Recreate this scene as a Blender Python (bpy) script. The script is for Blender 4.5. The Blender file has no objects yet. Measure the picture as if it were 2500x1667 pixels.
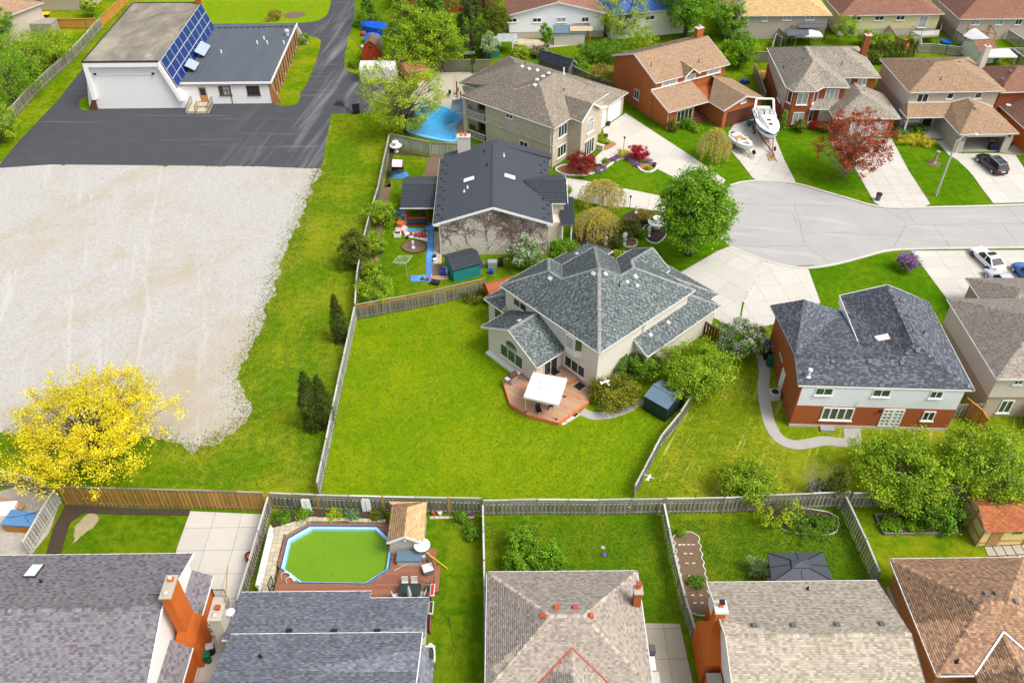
import bpy,bmesh,math,random
import numpy as np
from mathutils import Vector,Matrix,noise as mnoise
# camera, sky, sun, exposure
SC=bpy.context.scene
CAM_H,CAM_F,CAM_D=55.0,2070.0,math.radians(41.4)
cam=bpy.data.cameras.new('camera');camo=bpy.data.objects.new('camera',cam)
SC.collection.objects.link(camo)
cam.sensor_width=36.0;cam.lens=36.0*CAM_F/2500.0
cam.clip_start=0.5;cam.clip_end=4000
camo.location=(0,0,CAM_H);camo.rotation_euler=(math.pi/2-CAM_D,0,0)
SC.camera=camo
SUN_EL,SUN_AZ=math.radians(56),math.radians(-28)
world=bpy.data.worlds.new('World');SC.world=world;world.use_nodes=True
wn=world.node_tree;wn.nodes.clear()
wo=wn.nodes.new('ShaderNodeOutputWorld');wb=wn.nodes.new('ShaderNodeBackground')
sky=wn.nodes.new('ShaderNodeTexSky');sky.sky_type='NISHITA';sky.sun_disc=False
sky.sun_elevation=SUN_EL;sky.sun_rotation=math.pi/2-SUN_AZ
sky.air_density=1.0;sky.dust_density=4.0;sky.ozone_density=0.6
hs=wn.nodes.new('ShaderNodeHueSaturation');hs.inputs['Saturation'].default_value=0.4
wn.links.new(sky.outputs[0],hs.inputs['Color']);wn.links.new(hs.outputs[0],wb.inputs[0])
wb.inputs[1].default_value=0.15
wn.links.new(wb.outputs[0],wo.inputs[0])
sun=bpy.data.lights.new('sun','SUN');suno=bpy.data.objects.new('sun',sun);SC.collection.objects.link(suno)
sun.energy=1.6;sun.angle=math.radians(24);sun.color=(1.0,0.95,0.87)
sd=Vector((math.cos(SUN_EL)*math.cos(SUN_AZ),math.cos(SUN_EL)*math.sin(SUN_AZ),math.sin(SUN_EL)))
suno.rotation_euler=sd.to_track_quat('Z','Y').to_euler();suno.location=(60,20,90)
SC.view_settings.view_transform='Standard';SC.view_settings.look='None'
SC.view_settings.gamma=1.0;SC.view_settings.use_curve_mapping=False
SC.view_settings.exposure=0.72
SC.render.engine='CYCLES'
# survey: a measured spot on the plan at height z
_s,_c=math.sin(CAM_D),math.cos(CAM_D)
VW={'A':(1170,590,7.328),'B':(1470,590,7.328),'C':(1170,790,7.328),'D':(1430,790,7.328),'E':(930,320,7.328),'F':(930,500,7.328),'G':(1110,130,7.328),'H':(1320,200,7.328),'I':(1750,230,6.685),'J':(1750,300,6.685),'K':(2320,330,7.467),'L':(2340,590,8.375),'M':(880,330,6.685),'N':(1330,300,4.1875),'O':(1400,480,4.1875),'P':(860,0,3.355),'S':(0,0,1.0)}
for _r in range(4):
 for _q in range(4):
  VW['%d%d'%(_r,_q)]=(_q*625,(0,417,834,1250)[_r],3.76)
def at(k,x,y,z=0.0):
 v=VW[k];px=v[0]+x/v[2];py=v[1]+y/v[2]
 a=(px-1250)/CAM_F;b=-(py-833.5)/CAM_F
 t=(z-CAM_H)/(-_s+b*_c)
 return Vector((a*t,(_c+b*_s)*t,z))
def on(k,x,y,A,B):
 """point on the vertical wall plane through A and B"""
 p,q=at(k,x,y,0),at(k,x,y,10);d=q-p
 n=Vector((-(B[1]-A[1]),B[0]-A[0],0))
 t=((A[0]-p.x)*n.x+(A[1]-p.y)*n.y)/(d.x*n.x+d.y*n.y)
 return p+d*t
def pts(k,*xy,z=0.0):
 return[at(k,xy[i],xy[i+1],z)for i in range(0,len(xy),2)]
# object helpers
COL=SC.collection
ORG={}
def tag(o,label,cat,group=None,kind=None):
 o['label']=label;o['category']=cat
 if group:o['group']=group
 if kind:o['kind']=kind
 return o
def thing(name,label,cat,loc=(0,0,0),group=None,kind=None):
 o=bpy.data.objects.new(name,None);COL.objects.link(o)
 o.empty_display_size=0.2;o.location=loc
 ORG[o.name]=Vector(loc)
 return tag(o,label,cat,group,kind)
def link(name,me,parent=None,mat=None):
 o=bpy.data.objects.new(name,me);COL.objects.link(o)
 if parent is not None:
  o.parent=parent;ORG[o.name]=ORG.get(parent.name,Vector((0,0,0)))
 if mat is not None and not me.materials:me.materials.append(mat)
 return o
def copy_tree(o,loc=None,rz=None,label=None,parent=None):
 c=o.copy();COL.objects.link(c);c.parent=parent
 for ch in list(o.children):copy_tree(ch,parent=c)
 if loc is not None:c.location=loc
 if rz is not None:c.rotation_euler=(0,0,rz)
 if label:c['label']=label
 return c
def V3(p,z=None):
 return Vector((p[0],p[1],p[2]if z is None and len(p)>2 else(z or 0.0)))
class MB:
 """collects faces in world metres; build() makes one mesh object relative to its thing's base"""
 def __init__(s):s.v=[];s.f=[];s.m=[];s.cm=0
 def poly(s,ps):
  i=len(s.v);s.v+=[tuple(p)for p in ps];s.f.append(tuple(range(i,i+len(ps))));s.m.append(s.cm);return s
 def hexa(s,b,t):
  """bottom ring b and top ring t of equal count"""
  n=len(b);i=len(s.v);s.v+=[tuple(p)for p in b]+[tuple(p)for p in t]
  s.f.append(tuple(range(i+n-1,i-1,-1)));s.f.append(tuple(range(i+n,i+2*n)))
  for k in range(n):s.f.append((i+k,i+(k+1)%n,i+n+(k+1)%n,i+n+k))
  s.m+=[s.cm]*(n+2);return s
 def box(s,c,d,rz=0.0):
  c=Vector(c);x,y,z=d[0]/2,d[1]/2,d[2]/2;cs,sn=math.cos(rz),math.sin(rz)
  r=[c+Vector((a*cs-b*sn,a*sn+b*cs,0))for a,b in((-x,-y),(x,-y),(x,y),(-x,y))]
  Z=Vector((0,0,z));return s.hexa([p-Z for p in r],[p+Z for p in r])
 def prism(s,ps,z0,z1):
  ps=ccw(ps)
  return s.hexa([Vector((p[0],p[1],z0))for p in ps],[Vector((p[0],p[1],z1))for p in ps])
 def slab(s,ps,th,n=None):
  """polygon thickened downwards along its normal"""
  ps=[Vector(p)for p in ps];n=n or nrm(ps)
  if n.z<0:ps=ps[::-1];n=-n
  return s.hexa([p-n*th for p in ps],ps)
 def bar(s,a,b,w,h,up=None):
  a,b=Vector(a),Vector(b);d=(b-a)
  if d.length<1e-6:return s
  d.normalize();up=Vector(up)if up else(Vector((0,0,1))if abs(d.z)<.9 else Vector((1,0,0)))
  x=d.cross(up).normalized()*(w/2);y=x.cross(d).normalized()*(h/2)
  return s.hexa([a-x-y,a+x-y,a+x+y,a-x+y][::-1],[b-x-y,b+x-y,b+x+y,b-x+y][::-1])
 def tube(s,path,r,n=8,cap=True):
  path=[Vector(p)for p in path];rs=r if isinstance(r,(list,tuple))else[r]*len(path)
  i0=len(s.v);ref=None
  for k,p in enumerate(path):
   d=(path[min(k+1,len(path)-1)]-path[max(k-1,0)])
   d=d.normalized()if d.length>1e-9 else Vector((0,0,1))
   if ref is None:ref=d.orthogonal().normalized()
   ref=(ref-d*ref.dot(d));ref=ref.normalized()if ref.length>1e-6 else d.orthogonal().normalized()
   q=d.cross(ref)
   for j in range(n):
    a=2*math.pi*j/n;s.v.append(tuple(p+(ref*math.cos(a)+q*math.sin(a))*rs[k]))
  for k in range(len(path)-1):
   for j in range(n):
    a=i0+k*n+j;b=i0+k*n+(j+1)%n
    s.f.append((a,b,b+n,a+n));s.m.append(s.cm)
  if cap:
   s.f.append(tuple(i0+j for j in range(n))[::-1]);e=i0+(len(path)-1)*n
   s.f.append(tuple(e+j for j in range(n)));s.m+=[s.cm]*2
  return s
 def lathe(s,c,prof,n=16):
  c=Vector(c);i0=len(s.v)
  for r,z in prof:
   for j in range(n):
    a=2*math.pi*j/n;s.v.append((c.x+r*math.cos(a),c.y+r*math.sin(a),c.z+z))
  for k in range(len(prof)-1):
   for j in range(n):
    a=i0+k*n+j;b=i0+k*n+(j+1)%n
    s.f.append((a,b,b+n,a+n));s.m.append(s.cm)
  s.f.append(tuple(i0+j for j in range(n))[::-1]);e=i0+(len(prof)-1)*n
  s.f.append(tuple(e+j for j in range(n)));s.m+=[s.cm]*2
  return s
 def mesh(s,name,org=(0,0,0),uv=True):
  me=bpy.data.meshes.new(name);o=Vector(org)
  vs=[(p[0]-o.x,p[1]-o.y,p[2]-o.z)for p in s.v]
  me.from_pydata(vs,[],s.f);me.update()
  if uv and len(s.f)<6000:boxuv(me,s)
  return me
 def build(s,name,mat,parent=None,smooth=False,bevel=0.0,uv=True):
  me=s.mesh(name,ORG.get(parent.name,(0,0,0))if parent is not None else(0,0,0),uv)
  ms=mat if isinstance(mat,(list,tuple))else[mat]
  for m in ms:me.materials.append(m)
  if len(ms)>1:me.polygons.foreach_set('material_index',s.m)
  if smooth:me.polygons.foreach_set('use_smooth',[True]*len(me.polygons))
  o=link(name,me,parent)
  if bevel:
   b=o.modifiers.new('bevel','BEVEL');b.width=bevel;b.segments=2;b.limit_method='ANGLE'
  return o
def nrm(ps):
 n=Vector((0,0,0))
 for i in range(len(ps)):
  a,b=ps[i],ps[(i+1)%len(ps)]
  n+=Vector(((a[1]-b[1])*(a[2]+b[2]),(a[2]-b[2])*(a[0]+b[0]),(a[0]-b[0])*(a[1]+b[1])))
 return n.normalized()
def area2(ps):return sum(ps[i][0]*ps[(i+1)%len(ps)][1]-ps[(i+1)%len(ps)][0]*ps[i][1]for i in range(len(ps)))
def ccw(ps):return list(ps)if area2(ps)>0 else list(ps)[::-1]
def boxuv(me,s):
 uvl=me.uv_layers.new(name='uv');buf=np.zeros(len(me.loops)*2,np.float32);V_=s.v
 for p in me.polygons:
  n=p.normal
  if abs(n.z)>.75:tx=Vector((1,0,0));ty=Vector((0,1,0))
  else:
   tx=Vector((-n.y,n.x,0)).normalized();ty=Vector((0,0,1))
  for li in p.loop_indices:
   q=V_[me.loops[li].vertex_index]
   buf[2*li]=q[0]*tx.x+q[1]*tx.y;buf[2*li+1]=q[2]if ty.z else q[1]
 uvl.data.foreach_set('uv',buf)
def inst(name,me,parent,loc,rot=(0,0,0),scale=(1,1,1),mat=None):
 """a piece that shares its mesh with its likes; loc in world metres"""
 o=link(name,me,parent,mat)
 l=Vector(loc)-(ORG[parent.name]if parent is not None else Vector((0,0,0)))
 o.location=l;o.rotation_euler=rot;o.scale=scale
 return o
def unitbox(name,mat,d=(1,1,1),base=False):
 b=MB();b.box((0,0,d[2]/2 if base else 0),d);me=b.mesh(name);me.materials.append(mat);return me
# materials
def newmat(name):
 m=bpy.data.materials.new(name);m.use_nodes=True
 nt=m.node_tree;return m,nt,nt.nodes['Principled BSDF']
def nd(nt,t,ins=None,**kw):
 n=nt.nodes.new('ShaderNode'+t)
 for k,v in kw.items():setattr(n,k,v)
 for k,v in(ins or{}).items():
  if isinstance(v,bpy.types.NodeSocket):nt.links.new(v,n.inputs[k])
  else:n.inputs[k].default_value=v
 return n
def rgba(c):return(c[0],c[1],c[2],1.0)
def mixc(nt,f,a,b,blend='MIX'):
 n=nd(nt,'Mix',data_type='RGBA',blend_type=blend)
 for i,v in((0,f),(6,a),(7,b)):
  if isinstance(v,bpy.types.NodeSocket):nt.links.new(v,n.inputs[i])
  else:n.inputs[i].default_value=v if i==0 else rgba(v)
 return n.outputs[2]
def math_(nt,op,a,b=0.0,clamp=False):
 n=nd(nt,'Math',operation=op,use_clamp=clamp)
 for i,v in((0,a),(1,b)):
  if isinstance(v,bpy.types.NodeSocket):nt.links.new(v,n.inputs[i])
  else:n.inputs[i].default_value=v
 return n.outputs[0]
def noise(nt,co,scale,detail=3,rough=.55,dist=0.0):
 return nd(nt,'TexNoise',{'Vector':co,'Scale':scale,'Detail':detail,'Roughness':rough,'Distortion':dist}).outputs['Fac']
def ramp(nt,f,stops):
 n=nd(nt,'ValToRGB',{'Fac':f});e=n.color_ramp.elements
 while len(e)<len(stops):e.new(.5)
 for i,(p,c)in enumerate(stops):
  e[i].position=p;e[i].color=rgba(c)if hasattr(c,'__len__')else(c,c,c,1)
 return n.outputs['Color']
def step_(nt,f,a,b):return nd(nt,'MapRange',{'Value':f,'From Min':a,'From Max':b}).outputs[0]
def bump(nt,bs,h,dist=.02,strength=.6):
 n=nd(nt,'Bump',{'Height':h,'Distance':dist,'Strength':strength});nt.links.new(n.outputs[0],bs.inputs['Normal'])
def obco(nt):return nd(nt,'TexCoord').outputs['Object']
def uvco(nt):return nd(nt,'TexCoord').outputs['UV']
def mapv(nt,co,rot=0.0,sc=(1,1,1)):
 if rot:co=nd(nt,'Mapping',{'Vector':co,'Rotation':(0,0,rot)}).outputs[0]
 return nd(nt,'Mapping',{'Vector':co,'Scale':sc}).outputs[0]
def setc(nt,bs,c,rough=.8,spec=.2):
 if isinstance(c,bpy.types.NodeSocket):nt.links.new(c,bs.inputs['Base Color'])
 else:bs.inputs['Base Color'].default_value=rgba(c)
 bs.inputs['Roughness'].default_value=rough;bs.inputs['Specular IOR Level'].default_value=spec
def sc3(c,k):return tuple(min(1,x*k)for x in c)
def plain(name,c,rough=.7,var=.14,sc=2.5,metal=0.0,spec=.2,objvar=0.0,fine=0.0,coat=0.0):
 m,nt,bs=newmat(name);co=obco(nt)
 col=mixc(nt,noise(nt,co,sc,4),sc3(c,1-var),sc3(c,1+var))
 if fine:col=mixc(nt,math_(nt,'MULTIPLY',noise(nt,co,sc*16,2),fine),col,sc3(c,.45))
 if objvar:
  r=nd(nt,'ObjectInfo').outputs['Random']
  g=math_(nt,'ADD',math_(nt,'MULTIPLY',r,2*objvar),1-objvar)
  cc=nd(nt,'CombineColor',{0:g,1:g,2:g}).outputs[0];col=mixc(nt,1.0,col,cc,'MULTIPLY')
 setc(nt,bs,col,rough,spec);bs.inputs['Metallic'].default_value=metal
 if coat:bs.inputs['Coat Weight'].default_value=coat;bs.inputs['Coat Roughness'].default_value=.05
 return m
def brickmat(name,c1,c2,mortar,bw=.24,bh=.078,ms=.011,blot=.0,var=.25):
 m,nt,bs=newmat(name);uv=uvco(nt)
 b=nd(nt,'TexBrick',{'Vector':uv,'Color1':rgba(c1),'Color2':rgba(c2),'Mortar':rgba(mortar),'Scale':1.0,'Mortar Size':ms,'Brick Width':bw,'Row Height':bh,'Bias':-.1,'Mortar Smooth':.3})
 col=mixc(nt,math_(nt,'MULTIPLY',noise(nt,uv,1.1,4),var),b.outputs[0],sc3(c1,.55))
 if blot:
  k=noise(nt,mapv(nt,uv,0,(2.2,6.5,1)),1.0,3,.7)
  col=mixc(nt,math_(nt,'MULTIPLY',step_(nt,k,.6,.66),blot),col,sc3(c1,.28))
 setc(nt,bs,col,.85,.2);bump(nt,bs,b.outputs['Fac'],-.01,.5);return m
def sidingmat(name,c,h=.16,vert=False,rough=.5,dark=.35):
 m,nt,bs=newmat(name);uv=uvco(nt)
 s=nd(nt,'SeparateXYZ',{0:uv});v=s.outputs[0 if vert else 1]
 fr=math_(nt,'FRACT',math_(nt,'DIVIDE',v,h))
 ln=step_(nt,fr,.1,.0)
 col=mixc(nt,noise(nt,uv,.8,4),sc3(c,.93),sc3(c,1.04))
 col=mixc(nt,math_(nt,'MULTIPLY',ln,dark),col,sc3(c,.35))
 setc(nt,bs,col,rough,.35);bump(nt,bs,fr,.02,.5);return m
# material library
MT={}
MT['white']=plain('white_paint',(.78,.78,.76),.45,.05)
MT['trim']=plain('trim_white',(.62,.61,.58),.5,.06)
MT['cream']=plain('cream_paint',(.66,.62,.53),.6,.06)
MT['black']=plain('black_plastic',(.018,.018,.02),.5,.2)
MT['iron']=plain('black_iron',(.03,.03,.035),.45,.2)
MT['steel']=plain('steel',(.5,.52,.55),.35,.1,metal=.7)
MT['galv']=plain('galvanised',(.45,.47,.5),.45,.15,metal=.5)
MT['soffit']=plain('soffit',(.6,.59,.56),.6,.06)
MT['darktrim']=plain('dark_trim',(.05,.035,.03),.5,.15)
MT['paledge']=plain('pale_edging',(.55,.53,.48),.8,.15,4,objvar=.15)
MT['sand']=plain('sandy_soil',(.36,.30,.18),.95,.25,2,fine=.3)
MT['ventbrown']=plain('vent_brown',(.17,.145,.13),.6,.1)
MT['palebrick']=plain('pale_brick',(.55,.42,.33),.8,.12,objvar=.1)
MT['concrete']=plain('concrete',(.50,.475,.425),.9,.09,1.2,objvar=.05,fine=.18)
MT['concrete_grey']=plain('concrete_grey',(.47,.45,.41),.9,.10,1.0,objvar=.05,fine=.2)
MT['concrete_old']=plain('concrete_old',(.40,.36,.28),.9,.16,.9,objvar=.07,fine=.25)
MT['walk']=plain('walk_concrete',(.38,.36,.33),.9,.12,1.4,fine=.3)
MT['soil']=plain('soil',(.065,.046,.033),.95,.3,3,fine=.4)
MT['soil_dry']=plain('soil_dry',(.17,.115,.075),.95,.25,3,fine=.4)
MT['mulch']=plain('mulch',(.36,.19,.085),.95,.3,4,fine=.5)
MT['stone']=plain('garden_stone',(.5,.48,.44),.85,.15,4,objvar=.15)
MT['glass_sky']=plain('skylight_glass',(.55,.66,.66),.12,.06,spec=.6)
MT['terra']=plain('terracotta',(.38,.07,.035),.6,.2,5,objvar=.2)
MT['marble']=plain('white_stone',(.72,.72,.70),.6,.12,6)
MT['blue']=plain('blue_plastic',(.01,.05,.38),.45,.12)
MT['bluetarp']=plain('blue_tarp',(.008,.09,.52),.4,.2,2)
MT['bluepaver']=plain('blue_paint_paver',(.09,.27,.62),.7,.15,3,objvar=.25)
MT['red']=plain('red_plastic',(.5,.02,.02),.45,.15)
MT['orange']=plain('orange_plastic',(.75,.12,.02),.5,.12)
MT['yellow']=plain('yellow_plastic',(.75,.5,.02),.5,.1)
MT['green']=plain('green_plastic',(.01,.12,.06),.5,.15)
MT['teal']=plain('teal_paint',(.02,.2,.2),.55,.15)
MT['purple']=plain('purple_plastic',(.2,.04,.4),.5,.15)
MT['grey']=plain('grey_plastic',(.12,.12,.13),.5,.15)
MT['lightgrey']=plain('light_grey',(.45,.45,.46),.5,.1)
MT['wood_new']=plain('cedar_wood',(.42,.23,.07),.75,.2,3,objvar=.22,fine=.3)
MT['wood_orange']=plain('stained_wood',(.48,.24,.05),.7,.15,3,objvar=.15,fine=.2)
MT['wood_grey']=plain('weathered_wood',(.27,.245,.205),.9,.22,3.5,objvar=.32,fine=.45)
MT['wood_dark']=plain('weathered_wood_dark',(.19,.17,.14),.9,.25,3.5,objvar=.32,fine=.45)
MT['wood_pale']=plain('pale_wood',(.44,.44,.40),.9,.2,3.5,objvar=.25,fine=.35)
MT['wood_brown']=plain('brown_wood',(.11,.045,.025),.7,.2,3,objvar=.15)
MT['wood_red']=plain('red_wood',(.25,.02,.012),.55,.15,3)
MT['deck']=plain('deck_board',(.47,.28,.18),.65,.14,2.5,objvar=.13,fine=.2)
MT['deck_edge']=plain('deck_edge',(.55,.17,.07),.6,.1,2)
MT['deck_pool']=plain('composite_board',(.27,.115,.07),.6,.14,2.5,objvar=.14,fine=.2)
MT['paver']=plain('patio_paver',(.47,.41,.30),.9,.15,3,objvar=.12,fine=.25)
MT['bark']=plain('bark',(.12,.09,.065),.95,.3,8)
MT['vine']=plain('vine',(.17,.12,.09),.9,.3,6)
MT['bark_pale']=plain('bark_pale',(.30,.27,.23),.95,.25,8)
MT['felt']=plain('roof_felt',(.09,.085,.08),.9,.1)
def glassmat(name,c,rough=.06):
 m,nt,bs=newmat(name);co=obco(nt)
 col=mixc(nt,noise(nt,co,.9,2),sc3(c,.5),sc3(c,1.6));setc(nt,bs,col,rough,.5);return m
MT['glass']=glassmat('window_glass',(.022,.032,.033))
MT['glass_green']=glassmat('window_glass_green',(.05,.085,.045))
MT['curtain']=glassmat('curtained_glass',(.30,.34,.32))
MT['glass_blue']=glassmat('car_glass',(.014,.017,.02),.03)
MT['brick_orange']=brickmat('orange_brick',(.44,.115,.025),(.38,.085,.018),(.34,.17,.08),blot=.45)
MT['brick_red']=brickmat('red_brown_brick',(.33,.075,.02),(.26,.055,.016),(.26,.12,.06))
MT['brick_h8']=brickmat('rust_brick',(.40,.095,.02),(.33,.075,.018),(.32,.14,.06))
MT['brick_sheen']=brickmat('bright_orange_brick',(.62,.135,.012),(.56,.105,.010),(.45,.15,.04))
MT['brick_church']=brickmat('tan_brick',(.42,.19,.07),(.33,.13,.05),(.3,.18,.1))
MT['brick_cream']=brickmat('cream_brick',(.68,.63,.54),(.63,.58,.49),(.60,.56,.48),var=.1)
MT['brick_beige']=brickmat('beige_brick',(.50,.42,.32),(.44,.36,.27),(.42,.36,.28),var=.15)
MT['brick_grey']=brickmat('grey_beige_brick',(.45,.40,.33),(.42,.37,.30),(.42,.37,.31),var=.1)
MT['stone_h3']=brickmat('split_stone',(.62,.54,.42),(.47,.40,.30),(.40,.34,.26),.62,.17,.014,var=.25)
MT['stone_h2']=brickmat('pale_stone',(.62,.56,.48),(.55,.49,.42),(.55,.50,.43),.5,.2,.012,var=.15)
MT['block_white']=brickmat('white_block',(.74,.74,.73),(.71,.71,.70),(.66,.66,.66),.4,.2,.008,var=.04)
MT['siding_white']=sidingmat('white_siding',(.76,.78,.80),.2)
MT['siding_taupe']=sidingmat('taupe_siding',(.50,.42,.37),.2,dark=.2)
MT['siding_beige']=sidingmat('beige_siding',(.62,.56,.49),.2,dark=.2)
MT['siding_yellow']=sidingmat('yellow_siding',(.62,.57,.33),.25,dark=.12)
MT['siding_grey']=sidingmat('pale_grey_siding',(.56,.52,.47),.11)
MT['siding_cream']=sidingmat('cream_siding',(.72,.74,.66),.22,dark=.2)
MT['metal_dark']=sidingmat('dark_green_steel',(.012,.03,.032),.2,True,.4,.3)
MT['metal_roof']=sidingmat('slate_blue_steel',(.11,.17,.22),.22,True,.35,.4)
MT['metal_white']=sidingmat('white_steel',(.62,.61,.58),.2,True,.5,.4)
MT['red_board']=sidingmat('red_board',(.42,.05,.012),.2,True,.7,.3)
MT['yellow_board']=plain('pale_yellow_board',(.68,.58,.25),.7,.12,2)
MT['tanboard']=plain('tan_board',(.42,.22,.09),.7,.12,3)
def attrmat(name,rough=.9,leaf=False,var=.25,sc=9.0,trans=.35):
 m,nt,bs=newmat(name)
 a=nd(nt,'Attribute',attribute_name='col').outputs['Color'];co=obco(nt)
 g=math_(nt,'ADD',math_(nt,'MULTIPLY',noise(nt,co,sc,3),2*var),1-var)
 cc=nd(nt,'CombineColor',{0:g,1:g,2:g}).outputs[0];c=mixc(nt,1.0,a,cc,'MULTIPLY')
 setc(nt,bs,c,rough,.25 if leaf else .1)
 if leaf:
  t=nd(nt,'BsdfTranslucent',{'Color':c});mx=nd(nt,'MixShader',{0:trans})
  nt.links.new(bs.outputs[0],mx.inputs[1]);nt.links.new(t.outputs[0],mx.inputs[2])
  nt.links.new(mx.outputs[0],nt.nodes['Material Output'].inputs[0])
 return m
MT['shingle']=attrmat('asphalt_shingle',.92,False,.10,.5)
MT['leaf']=attrmat('leaf',.55,True,.12,1.0)
def objcol(name):
 m,nt,bs=newmat(name);c=nd(nt,'ObjectInfo').outputs['Color'];co=obco(nt)
 g=math_(nt,'ADD',math_(nt,'MULTIPLY',noise(nt,co,40,2),.3),.85)
 cc=nd(nt,'CombineColor',{0:g,1:g,2:g}).outputs[0]
 setc(nt,bs,mixc(nt,1.0,c,cc,'MULTIPLY'),.92,.1);return m
MT['shingle1']=objcol('asphalt_shingle_single')
# roofs
RNG=np.random.default_rng(7)
PAL={'green':([(.13,.155,.155),(.10,.12,.122),(.19,.225,.22),(.072,.082,.086)],[.35,.3,.2,.15]),'taupe':([(.25,.215,.17),(.21,.18,.145),(.29,.25,.20),(.17,.145,.115)],[.4,.3,.2,.1]),'tan':([(.33,.225,.145),(.29,.195,.125),(.36,.25,.165),(.24,.16,.105)],[.4,.3,.2,.1]),'greige':([(.31,.275,.225),(.24,.215,.175),(.36,.32,.27),(.19,.165,.14)],[.35,.3,.2,.15]),'brown':([(.30,.195,.12),(.25,.16,.10),(.34,.225,.145),(.20,.125,.085)],[.4,.3,.2,.1]),'redbrown':([(.25,.13,.09),(.21,.11,.08),(.29,.155,.11)],[.4,.35,.25]),'slate':([(.075,.083,.10),(.058,.065,.08),(.115,.127,.15),(.18,.19,.215)],[.36,.3,.22,.12]),'mauve':([(.20,.185,.205),(.165,.15,.165),(.225,.21,.23),(.115,.10,.105)],[.4,.2,.27,.13]),'bluegrey':([(.165,.18,.215),(.13,.14,.17),(.205,.22,.25),(.10,.105,.125),(.25,.245,.25)],[.35,.25,.2,.1,.1]),'sand':([(.40,.35,.285),(.33,.28,.22),(.45,.40,.33),(.27,.225,.17)],[.4,.25,.25,.1]),'rose':([(.33,.285,.24),(.285,.245,.205),(.37,.325,.28),(.22,.185,.155)],[.4,.3,.2,.1]),'copper':([(.33,.20,.12),(.26,.155,.10),(.39,.25,.155),(.19,.115,.085)],[.35,.3,.2,.15]),'straw':([(.52,.36,.17),(.45,.30,.14),(.57,.42,.22)],[.4,.35,.25]),'cap':([(.24,.245,.24),(.28,.28,.27)],[.5,.5]),'cedar':([(.52,.33,.17),(.44,.27,.14),(.57,.38,.21)],[.4,.35,.25]),'rust':([(.36,.12,.05),(.30,.10,.045),(.41,.155,.07)],[.4,.35,.25]),'night':([(.045,.055,.075),(.035,.042,.058),(.06,.075,.10)],[.4,.4,.2]),'blue':([(.07,.15,.42),(.06,.12,.35)],[.5,.5]),'oldred':([(.27,.10,.06),(.33,.13,.07),(.38,.18,.10)],[.4,.35,.25]),}
def axes(ps):
 n=nrm(ps)
 if n.z<0:n=-n
 e=Vector((0,0,1)).cross(n)
 e=e.normalized()if e.length>1e-3 else Vector((1,0,0))
 return e,n.cross(e).normalized(),n
def span(poly,b):
 xs=[]
 for i in range(len(poly)):
  (a0,b0),(a1,b1)=poly[i],poly[(i+1)%len(poly)]
  if(b0-b)*(b1-b)<=0:
   if abs(b1-b0)<1e-9:xs+=[a0,a1]
   else:xs.append(a0+(a1-a0)*(b-b0)/(b1-b0))
 return(min(xs),max(xs))if xs else None
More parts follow.
